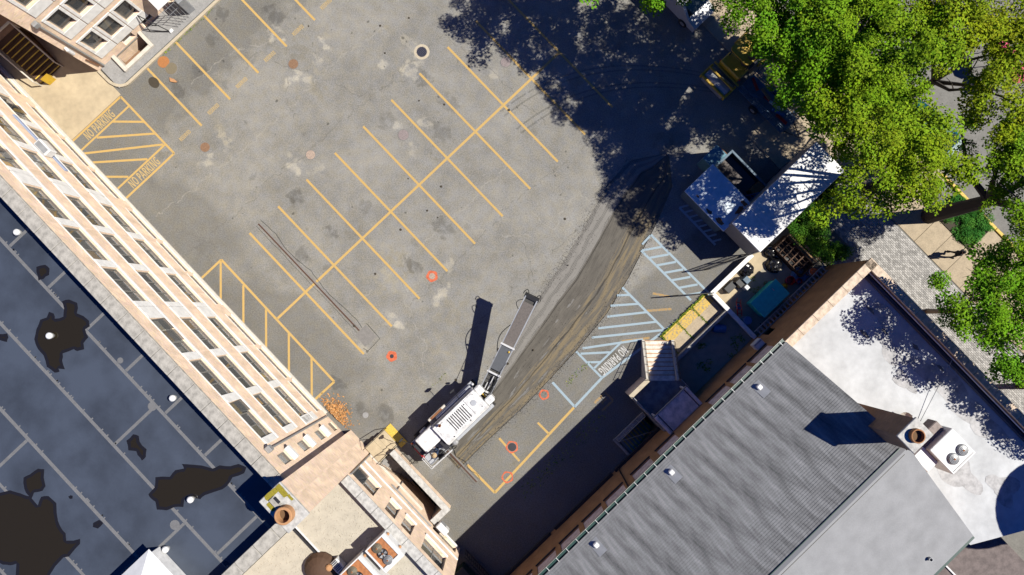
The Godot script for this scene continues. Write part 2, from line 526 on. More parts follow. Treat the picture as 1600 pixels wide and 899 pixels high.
func lot_texture() -> ImageTexture:
	var w := 1400
	var h := 1053
	var k := w / (LA1 - LA0)
	var big := noise(2, 0.006, 4).get_image(w, h).get_data()
	var mid := noise(9, 0.028, 4).get_image(w, h).get_data()
	var grit := noise(14, 0.42, 2).get_image(w, h).get_data()
	var str_ := noise(21, 0.05, 3).get_image(w, h).get_data()
	var R := PackedFloat32Array()
	R.resize(w * h)
	var warm := PackedFloat32Array()
	warm.resize(w * h)
	for j in h:
		var b := LB0 + j / k
		for i in w:
			var a := LA0 + i / k
			var q := j * w + i
			var v := 0.158 + (big[q] - 128) * 0.00020 + (mid[q] - 128) * 0.00016 + (grit[q] - 128) * 0.00050
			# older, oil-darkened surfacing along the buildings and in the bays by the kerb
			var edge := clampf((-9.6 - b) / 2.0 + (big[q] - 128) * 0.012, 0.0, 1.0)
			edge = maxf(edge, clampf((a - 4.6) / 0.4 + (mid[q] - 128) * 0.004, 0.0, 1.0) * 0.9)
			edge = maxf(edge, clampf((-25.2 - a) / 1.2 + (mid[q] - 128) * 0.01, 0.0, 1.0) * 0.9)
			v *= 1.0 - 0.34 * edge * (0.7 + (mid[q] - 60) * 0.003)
			R[q] = v
			warm[q] = 0.09 + (str_[q] - 128) * 0.0005
	# stains, patches, chalky deposits: [a, b, radius a, radius b, darkness (+) or paleness (-), warm]
	var spots := []
	for p in [Vector2(-12.18, -2.54), Vector2(-12.70, -5.36), Vector2(-12.85, -7.92), Vector2(-7.53, 0.51), Vector2(-7.09, -2.92), Vector2(-15.72, 2.70), Vector2(-12.50, 5.09), Vector2(-16.39, 6.61), Vector2(-30.82, -4.57), Vector2(-28.48, -2.12), Vector2(-26.86, 2.22), Vector2(-27.52, -6.39), Vector2(-27.43, -4.32), Vector2(-29.35, -0.39), Vector2(1.56, 0.35), Vector2(-16.16, -5.61), Vector2(-13.67, 6.82), Vector2(-4.73, -12.35), Vector2(-0.99, -11.30), Vector2(-2.37, -12.44)]:
		spots.append([p.x, p.y, rng.randf_range(0.5, 1.0), rng.randf_range(0.35, 0.7), rng.randf_range(0.3, 0.5), -0.02])
	for p in [Vector2(-22.13, 0.58), Vector2(-22.18, 2.17), Vector2(-22.43, -0.06), Vector2(-17.82, -3.76), Vector2(-16.50, -3.03), Vector2(-17.81, -4.20), Vector2(-17.21, 7.39), Vector2(-17.18, 6.43), Vector2(-18.74, 7.77), Vector2(-18.76, 5.44), Vector2(-4.35, -2.63), Vector2(-4.17, -3.41), Vector2(-5.34, -1.08), Vector2(-4.73, -6.25), Vector2(-5.35, -6.58), Vector2(-5.44, -9.25), Vector2(-5.93, -8.48), Vector2(-13.56, 3.00), Vector2(-13.60, 4.59), Vector2(-12.98, 10.51), Vector2(-22.71, 3.28), Vector2(-25.54, 1.30), Vector2(-22.47, -6.48), Vector2(-22.41, -8.25), Vector2(-12.60, 3.03), Vector2(-14.83, 2.97), Vector2(-9.07, 13.62)]:
		spots.append([p.x, p.y, rng.randf_range(0.35, 0.9), rng.randf_range(0.25, 0.6), -rng.randf_range(0.25, 0.6), 0.02])
	for i in 210:
		var r := pow(rng.randf(), 3.0) * 0.9 + 0.06
		spots.append([rng.randf_range(-32, 8), rng.randf_range(-14, 20), r * rng.randf_range(0.6, 1.5), r, rng.randf_range(-0.10, 0.32), rng.randf_range(-0.03, 0.05)])
	for i in 90:
		spots.append([rng.randf_range(-31, 6), rng.randf_range(-13, 12), rng.randf_range(0.04, 0.11), rng.randf_range(0.04, 0.11), 0.75, 0.0])
	for s in spots:
		var ra: float = s[2] * 1.5
		var rb: float = s[3] * 1.5
		for j in range(maxi(0, int((s[1] - rb - LB0) * k)), mini(h, int((s[1] + rb - LB0) * k) + 1)):
			for i in range(maxi(0, int((s[0] - ra - LA0) * k)), mini(w, int((s[0] + ra - LA0) * k) + 1)):
				var q := j * w + i
				var da: float = (LA0 + i / k - s[0]) / s[2]
				var db: float = (LB0 + j / k - s[1]) / s[3]
				var t := clampf(1.15 - da * da - db * db + (str_[q] - 128) * 0.011 + (mid[q] - 128) * 0.006, 0.0, 1.0)
				var d: float = s[4]
				if d > 0.0:
					R[q] *= 1.0 - d * t * 0.75
				else:
					t *= clampf((grit[q] + str_[q]) / 230.0 - 0.35, 0.0, 1.0)
					R[q] = lerpf(R[q], 0.36, -d * t * 0.75)
				warm[q] += float(s[5]) * t
	# cracks, joints and drag marks
	var lines := [[Vector2(-18.50, -7.41), Vector2(-17.99, -3.29), Vector2(-17.68, 1.96), Vector2(-17.53, 7.38), Vector2(-17.38, 12.83)], [Vector2(-5.08, -5.00), Vector2(-5.18, -1.23), Vector2(-5.27, 2.56), Vector2(-5.50, 5.25), Vector2(-4.97, 9.07), Vector2(-4.94, 14.01)], [Vector2(-22.11, -14.13), Vector2(-21.58, -10.97), Vector2(-21.15, -4.64), Vector2(-21.24, 2.83), Vector2(-20.75, 7.31)], [Vector2(-18.45, -13.86), Vector2(-18.37, -11.50), Vector2(-18.02, -7.56)], [Vector2(-7.86, -7.28), Vector2(-7.67, -2.55), Vector2(-7.48, 2.19), Vector2(-7.62, 7.27)], [Vector2(-24.68, -0.12), Vector2(-22.46, 0.89), Vector2(-18.34, 2.58), Vector2(-16.85, 6.12)], [Vector2(3.08, -4.16), Vector2(1.27, -7.34), Vector2(-1.07, -7.87), Vector2(-2.37, -6.03), Vector2(-4.43, -5.61), Vector2(-8.13, -3.04)], [Vector2(-1.00, 8.99), Vector2(-0.90, 4.55), Vector2(-1.13, 1.08), Vector2(-0.72, -3.01)], [Vector2(-27.08, -5.27), Vector2(-26.88, -1.77), Vector2(-25.06, 1.47)], [Vector2(-16.97, 9.95), Vector2(-12.50, 10.68), Vector2(-7.40, 10.77)], [Vector2(7.42, -2.17), Vector2(7.67, 0.66), Vector2(5.98, 6.60)], [Vector2(8.18, -9.02), Vector2(8.09, -4.66), Vector2(8.31, 0.04)], [Vector2(-0.69, 9.31), Vector2(-2.90, 8.95), Vector2(-2.19, 5.79), Vector2(-4.09, 5.75)]]
	for i in 9:
		var p := Vector2(rng.randf_range(-30, 6), rng.randf_range(-13, 12))
		var t := rng.randf() * TAU
		var l := [p]
		for n in 4:
			t += rng.randf_range(-0.5, 0.5)
			p += Vector2(cos(t), sin(t)) * rng.randf_range(0.4, 1.2)
			l.append(p)
		lines.append(l)
	var jit := noise(77, 0.7, 3)
	for l in lines:
		var pale := rng.randf() < 0.3
		for i in l.size() - 1:
			var p0: Vector2 = l[i]
			var p1: Vector2 = l[i + 1]
			var n := int(p0.distance_to(p1) * k * 1.5)
			for t in n:
				var p := p0.lerp(p1, t / float(n))
				p += Vector2(jit.get_noise_2d(p.x, p.y), jit.get_noise_2d(p.y + 40, p.x)) * 0.35
				var x := int((p.x - LA0) * k)
				var y := int((p.y - LB0) * k)
				if x > 0 and y > 0 and x < w - 1 and y < h - 1:
					var q := y * w + x
					if str_[q] > 95:
						R[q] = lerpf(R[q], 0.22 if pale else 0.07, 0.34)
						R[q + 1] = lerpf(R[q + 1], 0.24 if pale else 0.07, 0.2)
	# curved tyre marks swept by the roller
	for g: int in [0, 1, 4, 5]:
		for t in 1600:
			var f := t / 1600.0
			var b := lerpf(9.0, 21.5, f)
			var a := -9.5 + g * 0.42 + 7.0 * pow(f, 2.4) - (1.0 - f) * 1.2
			var x := int((a - LA0) * k)
			var y := int((b - LB0) * k)
			var q := y * w + x
			if q > 0 and q < w * h - 3 and str_[q] > 40:
				for n in 3:
					R[q + n] *= 0.93
	var out := PackedByteArray()
	out.resize(w * h * 3)
	var lut := PackedByteArray()
	lut.resize(1024)
	for i in 1024:
		lut[i] = int(Color(i / 1023.0, 0, 0).linear_to_srgb().r * 255)
	for q in w * h:
		var v := clampf(R[q], 0.02, 0.8) * 1023.0
		var m := warm[q]
		out[q * 3] = lut[mini(1023, int(v * (1.0 + m * 0.55)))]
		out[q * 3 + 1] = lut[mini(1023, int(v))]
		out[q * 3 + 2] = lut[int(v * clampf(1.0 - m * 1.2, 0.0, 1.0))]
	var im := Image.create_from_data(w, h, false, Image.FORMAT_RGB8, out)
	im.generate_mipmaps()
	return ImageTexture.create_from_image(im)

# scraped asphalt: u across the pass, v along it
func strip_texture() -> ImageTexture:
	var w := 320
	var h := 1400
	var fine := noise(31, 0.25, 2)
	var soft := noise(33, 0.02, 4)
	var out := PackedByteArray()
	out.resize(w * h * 3)
	for j in h:
		for i in w:
			var u := i / float(w)
			var s := fine.get_noise_2d(i * 1.0, j * 0.05)
			var s2 := soft.get_noise_2d(i * 1.2, j * 0.5)
			var s3 := soft.get_noise_2d(i * 1.6 + 900, j * 0.28)
			var g := fine.get_noise_2d(i * 1.6 + 500, j * 1.6)
			var v := 0.155 + s * 0.055 + s2 * 0.06 + g * 0.05
			var m := 0.12
			if u < 0.30:
				v = 0.142 + s * 0.025 + g * 0.03
				var tread := sin(u * 46.0 + s2 * 1.5)
				if tread > 0.15:
					v *= 0.7 + 0.2 * g + (0.18 if (j % 7) < 3 else 0.0)
			elif u < 0.62:
				v = 0.068 + s * 0.02 + s2 * 0.02 + g * 0.022
				m = 0.22
			else:
				var dirt := clampf(s3 * 1.5 + 0.45 + s * 0.35 + g * 0.5, 0.0, 1.0)
				v = lerpf(0.066, 0.108, dirt) + g * 0.025 + s * 0.012
				m = lerpf(0.2, 0.55, dirt)
			if absf(u - 0.70 - s2 * 0.02) < 0.012 or absf(u - 0.325 - s2 * 0.01) < 0.006:
				v *= 0.45
			if s3 < -0.42 and u > 0.45 and j < 760:
				v += 0.05
				m *= 0.4
			v = clampf(v, 0.02, 0.5)
			var c := Color(v * (1.0 + 0.5 * m), v, clampf(v * (1.0 - 0.75 * m), 0, 1)).linear_to_srgb()
			var q := (j * w + i) * 3
			out[q] = int(c.r * 255); out[q + 1] = int(c.g * 255); out[q + 2] = int(c.b * 255)
	var im := Image.create_from_data(w, h, false, Image.FORMAT_RGB8, out)
	im.generate_mipmaps()
	return ImageTexture.create_from_image(im)

func uvv(s: SurfaceTool, a: float, b: float, y: float) -> void:
	s.set_uv(Vector2((a - LA0) / (LA1 - LA0), (b - LB0) / (LB1 - LB0)))
	s.add_vertex(L(a, b, y))

func uquad(s: SurfaceTool, p: Vector2, q: Vector2, r: Vector2, t: Vector2) -> void:
	for v in [p, r, q, p, t, r]:
		uvv(s, v.x, v.y, 0.0)

var lot: Node3D
func ground() -> void:
	var g := thing("ground", "grey asphalt ground around the buildings and under the trees", "ground", 0, 0, -0.012, "", "structure")
	var s := st()
	for r in [[-160, LA0, -160, 160], [LA1, 160, -160, 160], [LA0, LA1, -160, LB0], [LA0, LA1, LB1, 160]]:
		sheet(s, [Vector2(r[0], r[2]), Vector2(r[1], r[2]), Vector2(r[1], r[3]), Vector2(r[0], r[3])], -0.012)
	obj("road_surface", s, M.asphalt, g)
	lot = thing("parking_lot", "sunlit worn grey asphalt car park with yellow bay lines", "car park", 0, 0, 0, "", "structure")
	var m := StandardMaterial3D.new()
	m.resource_name = "lot_asphalt"
	m.albedo_texture = lot_texture()
	m.roughness = 0.92
	s = st()
	var bs := []
	var b := LB0
	while b < LB1 - 0.001:
		bs.append(b)
		b += 0.41
	bs.append(LB1)
	for p in PITS:
		bs.append(p[2]); bs.append(p[3])
	bs.append(-10.25); bs.append(15.4)
	bs.sort()
	var lip := st()
	for i in bs.size() - 1:
		var b0: float = bs[i]
		var b1: float = bs[i + 1]
		if b1 - b0 < 0.002: continue
		var bm := (b0 + b1) * 0.5
		var cuts := []
		for p in PITS:
			if bm > p[2] and bm < p[3]:
				cuts.append([p[0], p[0], p[1], p[1]])
		if bm > -10.25 and bm < 15.4:
			cuts.append([curve(STRIP_L, b0), curve(STRIP_L, b1), curve(STRIP_R, b0), curve(STRIP_R, b1)])
		cuts.sort_custom(func(x, y): return x[0] < y[0])
		var l0 := LA0
		var l1 := LA0
		for c in cuts + [[LA1, LA1, LA1, LA1]]:
			uquad(s, Vector2(l0, b0), Vector2(c[0], b0), Vector2(c[1], b1), Vector2(l1, b1))
			l0 = c[2]
			l1 = c[3]
	obj("asphalt_surface", s, m, lot)
	# the milled pass lies 5 cm lower, between two cut lips
	var sm := StandardMaterial3D.new()
	sm.resource_name = "milled_asphalt"
	sm.albedo_texture = strip_texture()
	sm.roughness = 0.95
	s = st()
	var n := 130
	var rr := noise(8, 1.3, 3)
	var prev := []
	for i in n + 1:
		b = lerpf(-10.25, 15.4, i / float(n))
		var row := []
		for j in 13:
			var u := j / 12.0
			var a := lerpf(curve(STRIP_L, b), curve(STRIP_R, b), u)
			var y := -0.05 + rr.get_noise_2d(a * 2.0, b * 0.4) * 0.014
			row.append([Vector3(a, y, b), Vector2(u, i / float(n))])
		if i > 0:
			for j in 12:
				for v in [prev[j], row[j + 1], prev[j + 1], prev[j], row[j], row[j + 1]]:
					s.set_uv(v[1]); s.add_vertex(Lp(v[0]))
			for j in [0, 12]:
				var p0: Vector3 = prev[j][0]
				var p1: Vector3 = row[j][0]
				quad(lip, L(p0.x, p0.z, 0.0), L(p1.x, p1.z, 0.0), L(p1.x, p1.z, p1.y - 0.02), L(p0.x, p0.z, p0.y - 0.02))
		prev = row
	for e in [-10.25, 15.4]:
		quad(lip, L(curve(STRIP_L, e), e, 0.0), L(curve(STRIP_R, e), e, 0.0), L(curve(STRIP_R, e), e, -0.08), L(curve(STRIP_L, e), e, -0.08))
	obj("milled_strip", s, sm, lot)
	obj("cut_lip", lip, M.black, lot)
	# crumbs thrown up along both lips of the pass
	s = st()
	var cr := RandomNumberGenerator.new()
	cr.seed = 66
	for i in 5200:
		b = cr.randf_range(-10.0, 13.5)
		var on_left := cr.randf() < 0.5
		var a := (curve(STRIP_L, b) if on_left else curve(STRIP_R, b)) + cr.randfn() * 0.22
		if cr.randf() < 0.25:
			a = lerpf(curve(STRIP_L, b), curve(STRIP_R, b), cr.randf())
		var rr2 := cr.randf_range(0.012, 0.04)
		var inside := a > curve(STRIP_L, b) and a < curve(STRIP_R, b)
		var c := L(a, b, -0.05 if inside else 0.0)
		var tp := c + Vector3(0, rr2 * 1.1, 0)
		var an := cr.randf() * TAU
		for k in 3:
			tri(s, c + Vector3(cos(an + k * 2.1), 0, sin(an + k * 2.1)) * rr2, tp, c + Vector3(cos(an + k * 2.1 + 2.1), 0, sin(an + k * 2.1 + 2.1)) * rr2)
	var crumbs := obj("asphalt_crumbs", s, M.crumb, lot)
	crumbs.set_meta("kind", "stuff")

func paint(pts: Array, w: float, m: Material, y := 0.005) -> void:
	for i in pts.size() - 1:
		var s := st()
		stripe(s, pts[i], pts[i + 1], w, y)
		obj("painted_line", s, m, lot)

func word(text: String, a: float, b: float, length: float, height: float, turn: float, m: Material, y := 0.006) -> void:
	var t := TextMesh.new()
	var f := SystemFont.new()
	f.font_names = PackedStringArray(["Droid Sans"])
	f.font_weight = 700
	t.font = f
	t.text = text
	t.font_size = 64
	t.depth = 0.002
	t.pixel_size = 0.01
	var box := t.get_aabb()
	var o := MeshInstance3D.new()
	o.name = "painted_word"
	o.mesh = t
	o.material_override = m
	lot.add_child(o, true)
	var bas := Basis(Vector3.UP, turn) * Basis(Vector3.RIGHT, -PI / 2)
	o.transform = Transform3D(bas * Basis.from_scale(Vector3(length / box.size.x, height / box.size.y, 1.0)), L(a, b, y))

func markings() -> void:
	O = Vector3.ZERO
	var yl: Material = M.line_yellow
	paint([Vector2(-10.84, -12.25), Vector2(-10.84, 14.9)], 0.17, yl)
	for i in 10:
		var b := -9.55 + i * 2.722
		paint([Vector2(-16.55 if i < 9 else -19.0, b), Vector2(-4.9 - i * 0.06, b)], 0.16, yl, 0.009)
	for i in 6:
		var b := -6.84 + i * 2.722
		paint([Vector2(-30.12, b), Vector2(-24.4, b)], 0.16, yl)
	for i in 6:
		word("RESERVED", -24.7, -8.15 + i * 2.71, 0.95, 0.3, PI / 2, M.line_word)
	# hatched corner by the tan concrete apron
	paint([Vector2(-29.85, -14.3), Vector2(-29.85, -9.56), Vector2(-24.3, -9.56), Vector2(-24.3, -14.3)], 0.15, yl)
	paint([Vector2(-28.95, -9.6), Vector2(-28.95, -14.3)], 0.14, yl, 0.009)
	paint([Vector2(-25.2, -9.6), Vector2(-25.2, -14.3)], 0.14, yl, 0.009)
	for l in [[-28.95, -11.18, -27.37, -9.55], [-28.86, -12.73, -26.27, -9.6], [-28.74, -14.25, -25.3, -9.7], [-27.87, -14.25, -25.3, -11.2], [-26.49, -14.25, -25.3, -13.0]]:
		paint([Vector2(l[0], l[1]), Vector2(l[2], l[3])], 0.15, yl, 0.007)
	word("NO PARKING", -29.4, -12.0, 2.55, 0.66, PI / 2, M.line_word)
	word("NO PARKING", -24.75, -12.0, 2.6, 0.66, PI / 2, M.line_word)
	# hatched strip under the facade
	paint([Vector2(-16.55, -14.25), Vector2(-16.55, -12.25), Vector2(-4.92, -12.35), Vector2(-4.95, -14.25)], 0.16, yl)
	for i in 5:
		var a := -16.5 + i * 2.32
		paint([Vector2(a, -12.35), Vector2(a + 2.05, -14.25)], 0.15, yl, 0.008)
	# pale blue accessible bays
	var bl: Material = M.line_blue
	paint([Vector2(2.88, 10.66), Vector2(8.75, 10.75)], 0.16, bl)
	paint([Vector2(3.2, 9.4), Vector2(8.1, 9.5)], 0.16, bl)
	paint([Vector2(2.9, 10.6), Vector2(2.95, 9.75)], 0.15, bl)
	for i in 8:
		var a := 3.3 + i * 0.725
		paint([Vector2(a - 0.05, 9.46), Vector2(a + 0.7, 10.6)], 0.15, bl, 0.008)
	paint([Vector2(4.15, 6.66), Vector2(8.4, 6.75)], 0.16, bl)
	paint([Vector2(5.15, 1.25), Vector2(7.66, 1.28)], 0.15, bl)
	paint([Vector2(6.85, 1.3), Vector2(6.85, 4.0)], 0.14, bl)
	for l in [[4.3, 6.0, 4.88, 6.67], [4.51, 5.18, 5.76, 6.69], [4.9, 4.49, 6.58, 6.71], [5.05, 3.48, 7.49, 6.69], [5.2, 2.7, 8.27, 6.68], [5.3, 1.72, 7.75, 5.2], [5.47, 1.36, 6.8, 2.9], [6.22, 1.28, 6.83, 1.95]]:
		paint([Vector2(l[0], l[1]), Vector2(l[2], l[3])], 0.15, bl, 0.008)
	paint([Vector2(8.68, 10.9), Vector2(8.36, 6.78), Vector2(7.7, 1.3), Vector2(7.84, -1.47), Vector2(5.55, -1.42)], 0.17, bl)
	word("NO PARKING", 7.38, 2.68, 2.4, 0.62, -PI / 2, M.line_cream)
	# another striped strip in the shade of the shed
	paint([Vector2(2.9, 13.42), Vector2(6.5, 13.42)], 0.16, bl)
	for i in 8:
		var a := 3.0 + i * 0.47
		paint([Vector2(a - 0.12, 13.4), Vector2(a + 0.2, 14.0)], 0.13, bl, 0.008)
	# yellow bay edge by the gabled building
	paint([Vector2(7.84, -1.55), Vector2(8.3, -9.55), Vector2(5.6, -9.6)], 0.17, yl)
	paint([Vector2(6.86, -4.08), Vector2(7.95, -4.06)], 0.15, yl)
	paint([Vector2(5.79, -6.75), Vector2(7.9, -6.82)], 0.15, yl)
	for l in [[6.5, 6.75, 7.6, 8.1], [6.8, 4.0, 8.0, 5.6], [5.9, 7.9, 6.9, 8.6]]:
		paint([Vector2(l[0], l[1]), Vector2(l[2], l[3])], 0.16, M.line_old, 0.003)
	paint([Vector2(8.6, -0.3), Vector2(8.6, 0.75), Vector2(9.35, 0.75), Vector2(9.35, -0.3)], 0.16, M.line_old)
	paint([Vector2(8.95, 0.0), Vector2(8.95, 0.5)], 0.12, M.line_old)
	# sprayed utility rings
	for r in [[-5.56, -2.4, 0.40, 0.0], [-3.45, -8.25, 0.37, 0.14], [5.77, -2.43, 0.36, 0.24], [6.85, -6.53, 0.42, 0.30], [8.13, -8.18, 0.40, 0.30]]:
		var s := st()
		for i in 28:
			var t0 := TAU * i / 28
			var t1 := TAU * (i + 1) / 28
			var w0 := 1.0 + 0.06 * sin(t0 * 5.0)
			var w1 := 1.0 + 0.06 * sin(t1 * 5.0)
			quad(s, L(r[0] + cos(t0) * r[2] * w0, r[1] + sin(t0) * r[2] * w0, 0.006), L(r[0] + cos(t1) * r[2] * w1, r[1] + sin(t1) * r[2] * w1, 0.006), L(r[0] + cos(t1) * r[3], r[1] + sin(t1) * r[3], 0.006), L(r[0] + cos(t0) * r[3], r[1] + sin(t0) * r[3], 0.006))
		obj("sprayed_ring", s, M.orange_paint, lot)

# ---------------------------------------------------------------- windows
func frame_mesh(w: float, h: float, n: int, bar := 0.07) -> Mesh:
	var key := "f%.2f_%.2f_%d" % [w, h, n]
	if not cache.has(key):
		var s := st()
		lbox(s, Vector3(-w / 2, 0, -0.07), Vector3(w / 2, bar, 0))
		lbox(s, Vector3(-w / 2, h - bar, -0.07), Vector3(w / 2, h, 0))
		for i in n + 1:
			var x := clampf(-w / 2 + w * i / n, -w / 2 + bar / 2, w / 2 - bar / 2)
			lbox(s, Vector3(x - bar / 2, bar, -0.068), Vector3(x + bar / 2, h - bar, -0.002))
		s.generate_normals()
		cache[key] = s.commit()
	return cache[key]

func box_mesh(size: Vector3, v := 0.0) -> Mesh:
	var key := "b%.3f_%.3f_%.3f_%.2f" % [size.x, size.y, size.z, v]
	if not cache.has(key):
		var s := st()
		lbox(s, -size / 2, size / 2, v)
		s.generate_normals()
		cache[key] = s.commit()
	return cache[key]

func room_mesh(w: float, h: float, d: float) -> Mesh:
	var key := "r%.2f_%.2f_%.2f" % [w, h, d]
	if not cache.has(key):
		var s := st()
		var x := w / 2
		quad(s, Vector3(-x, 0, -d), Vector3(x, 0, -d), Vector3(x, h, -d), Vector3(-x, h, -d))
		quad(s, Vector3(-x, 0, 0), Vector3(x, 0, 0), Vector3(x, 0, -d), Vector3(-x, 0, -d))
		quad(s, Vector3(-x, h, 0), Vector3(x, h, 0), Vector3(x, h, -d), Vector3(-x, h, -d))
		quad(s, Vector3(-x, 0, 0), Vector3(-x, h, 0), Vector3(-x, h, -d), Vector3(-x, 0, -d))
		quad(s, Vector3(x, 0, 0), Vector3(x, h, 0), Vector3(x, h, -d), Vector3(x, 0, -d))
		s.generate_normals()
		cache[key] = s.commit()
	return cache[key]

# a glazed window set d behind the wall plane; dir is the way it looks: "+b", "+a" or "-a"
func window(parent: Node, dir: String, plane: float, u0: float, u1: float, y0: float, y1: float, d: float, n: int, fm: Material, blinds := true) -> MeshInstance3D:
	var w := u1 - u0
	var h := y1 - y0
	var u := (u0 + u1) / 2
	var at := L(u, plane - d, y0)
	var turn := PI
	if dir == "+a":
		at = L(plane - d, u, y0)
		turn = PI / 2
	elif dir == "-a":
		at = L(plane + d, u, y0)
		turn = -PI / 2
	var f := inst("window", frame_mesh(w, h, n), fm, parent, at, turn)
	var pw := w / n - 0.07
	for i in n:
		var x := -w / 2 + (i + 0.5) * w / n
		var pn := inst("pane", box_mesh(Vector3(pw, h - 0.14, 0.012)), [M.glass, M.glass, M.glass_clear, M.glass_dark][rng.randi() % 4], f, Vector3(x, h / 2, -0.035))
		if h > 1.2 and rng.randf() < 0.12:
			pn.position.z = 0.06
			pn.rotation.x = -0.12
		if blinds and rng.randf() < 0.75:
			var bh := h * rng.randf_range(0.38, 0.72)
			var bw := pw * (1.0 if rng.randf() < 0.7 else rng.randf_range(0.35, 0.8))
			var bm: Material = [M.blind, M.blind_pale, M.blind_orange, M.blind][rng.randi() % 4]
			inst("blind", box_mesh(Vector3(snappedf(bw, 0.1), snappedf(bh, 0.1), 0.03)), bm, f, Vector3(x + rng.randf_range(-0.05, 0.05), h - snappedf(bh, 0.1) / 2 - 0.04, -0.075))
	inst("room_lining", room_mesh(w, h, 0.9), M.room, f, Vector3(0, 0, -0.08))
	return f

# ---------------------------------------------------------------- long brick school block on one side
func long_building() -> void:
	var t := thing("school_building", "long pale brick school block with white window bands and dark flat roof", "building", -20, -20)
	var holes := []
	var wins := []
	var floors := [[9.84, 11.5], [6.4, 8.05], [2.92, 4.45]]
	for g in [-43.13, -33.1, -23.07, -13.04]:
		for i in 3:
			var a: float = g + i * 3.1
			for f in floors:
				holes.append([a, a + 2.58, f[0], f[1]])
				wins.append([a, a + 2.58, f[0], f[1], 3])
			holes.append([a - 0.1, a + 2.65, 0.3, 1.12])
			wins.append([a - 0.1, a + 2.65, 0.3, 1.12, 3])
	for y in [[10.25, 11.55], [6.75, 8.1], [3.25, 4.5], [0.3, 1.2]]:
		holes.append([-3.04, -2.36, y[0], y[1]])
		wins.append([-3.04, -2.36, y[0], y[1], 1])
	var s := st()
	wall(s, "b", -14.3, -46.0, -1.7, 0.0, 12.85, holes, -0.09)
	obj("brick_wall", s, M.brick, t)
	for w in wins:
		window(t, "+b", -14.3, w[0], w[1], w[2], w[3], 0.09, w[4], M.frame_grey, w[2] > 2.0)
	# white piers, heads and double sill courses, one run for each floor and group
	for g in [-43.13, -33.1, -23.07, -13.04]:
		for f in floors:
			for i in 4:
				var a0: float = g + i * 3.1 - 0.52
				var a1 := a0 + 0.52
				if i == 0: a0 -= 0.36
				if i == 3: a1 = a0 + 0.44
				part("pier", a0 + 0.004, a1 - 0.004, -14.298, -14.25, f[0] - 0.02, f[1] + 0.02, M.white, t, 0.01)
			part("head_course", g - 0.9, g + 9.2, -14.298, -14.26, f[1] + 0.025, f[1] + 0.14, M.white, t, 0.01)
			part("sill_course", g - 0.9, g + 9.2, -14.298, -14.23, f[0] - 0.12, f[0] - 0.025, M.white, t, 0.015)
			part("sill_course", g - 0.9, g + 9.2, -14.298, -14.262, f[0] - 0.34, f[0] - 0.2, M.white, t, 0.015)
		for i in 3:
			part("plinth_sill", g + i * 3.1 - 0.2, g + i * 3.1 + 2.75, -14.298, -14.24, 0.18, 0.28, M.white, t, 0.015)
			part("plinth_head", g + i * 3.1 - 0.2, g + i * 3.1 + 2.75, -14.298, -14.27, 1.14, 1.24, M.white, t, 0.015)
	part("plinth", -46.0, -3.7, -14.298, -14.1, 0.0, 0.2, M.offwhite, t, 0.02)
	for y in [10.25, 6.75, 3.25]:
		part("sill_block", -3.12, -2.28, -14.298, -14.0, y - 0.34, y - 0.04, M.white, t, 0.02)
	part("white_panel", -4.35, -3.72, -14.298, -14.25, 2.0, 4.6, M.white, t)
	# parapet with separate coping stones
	var pm: Material = M.brick
	part("parapet", -46.0, -0.35, -14.9, -14.302, 12.2, 13.0, pm, t)
	part("parapet", -0.38, 0.18, -46.0, -14.905, 0.0, 13.0, pm, t)
	for i in 36:
		inst("coping_stone", box_mesh(Vector3(1.235, 0.2, 0.72), 0.02), M.stone, t, L(-45.3 + i * 1.25, -14.6, 13.1 + rng.randf_range(-0.008, 0.008)))
	for i in 24:
		inst("coping_stone", box_mesh(Vector3(0.72, 0.2, 1.235), 0.02), M.stone, t, L(-0.1, -15.75 - i * 1.25, 13.1 + rng.randf_range(-0.008, 0.008)))
	var roof := part("roof", -46.0, -0.39, -46.0, -14.905, 11.8, 12.2, M.membrane, t)
	var seams := [[-46, -0.5, -16.85], [-46, -0.5, -19.82], [-46, -0.5, -22.82], [-46, -0.5, -25.46], [-46, -0.5, -28.4]]
	for q in seams:
		s = st()
		var w := rng.randf_range(0.07, 0.1)
		sheet(s, [Vector2(-46.0, q[2] - w), Vector2(-0.5, q[2] - w), Vector2(-0.5, q[2] + w), Vector2(-46.0, q[2] + w)], 12.204)
		var tabs := st()
		for k in 60:
			var x := rng.randf_range(-30.0, -1.0)
			sheet(tabs, [Vector2(x, q[2] + w), Vector2(x + 0.07, q[2] + w), Vector2(x + 0.07, q[2] + w + 0.09), Vector2(x, q[2] + w + 0.09)], 12.204)
		obj("seam_tabs", tabs, M.seam, roof).set_meta("kind", "stuff")
		obj("roof_seam", s, M.seam, roof)
	for q in [[-20.6, -16.75, -15.2], [-14.6, -16.75, -15.5], [-11.6, -16.75, -15.45], [-8.57, -16.75, -15.6], [-5.55, -16.75, -15.5], [-9.2, -19.72, -16.95], [-17.6, -16.75, -15.4], [-3.72, -22.7, -19.92], [-4.08, -25.3, -22.92], [-12.5, -25.36, -22.92], [-20.0, -22.7, -19.92], [-1.4, -19.72, -16.95]]:
		s = st()
		sheet(s, [Vector2(q[0] - 0.08, q[1]), Vector2(q[0] + 0.08, q[1]), Vector2(q[0] + 0.08, q[2]), Vector2(q[0] - 0.08, q[2])], 12.204)
		obj("roof_seam", s, M.seam, roof)
	for p in [[-9.3, -17.0, 0.24], [-4.0, -20.3, 0.26], [-12.2, -16.6, 0.16]]:
		s = st()
		llathe(s, L(p[0], p[1], 0), [Vector2(p[2], 12.207 - O.y), Vector2(0, 12.207 - O.y)], 14)
		obj("roof_patch", s, M.seam, roof)
	# downpipe with its hopper at the end of the window bands
	s = st()
	tube(s, [Vector3(-3.5, 12.0, -14.2), Vector3(-3.5, 0.4, -14.2)], 0.06, 8)
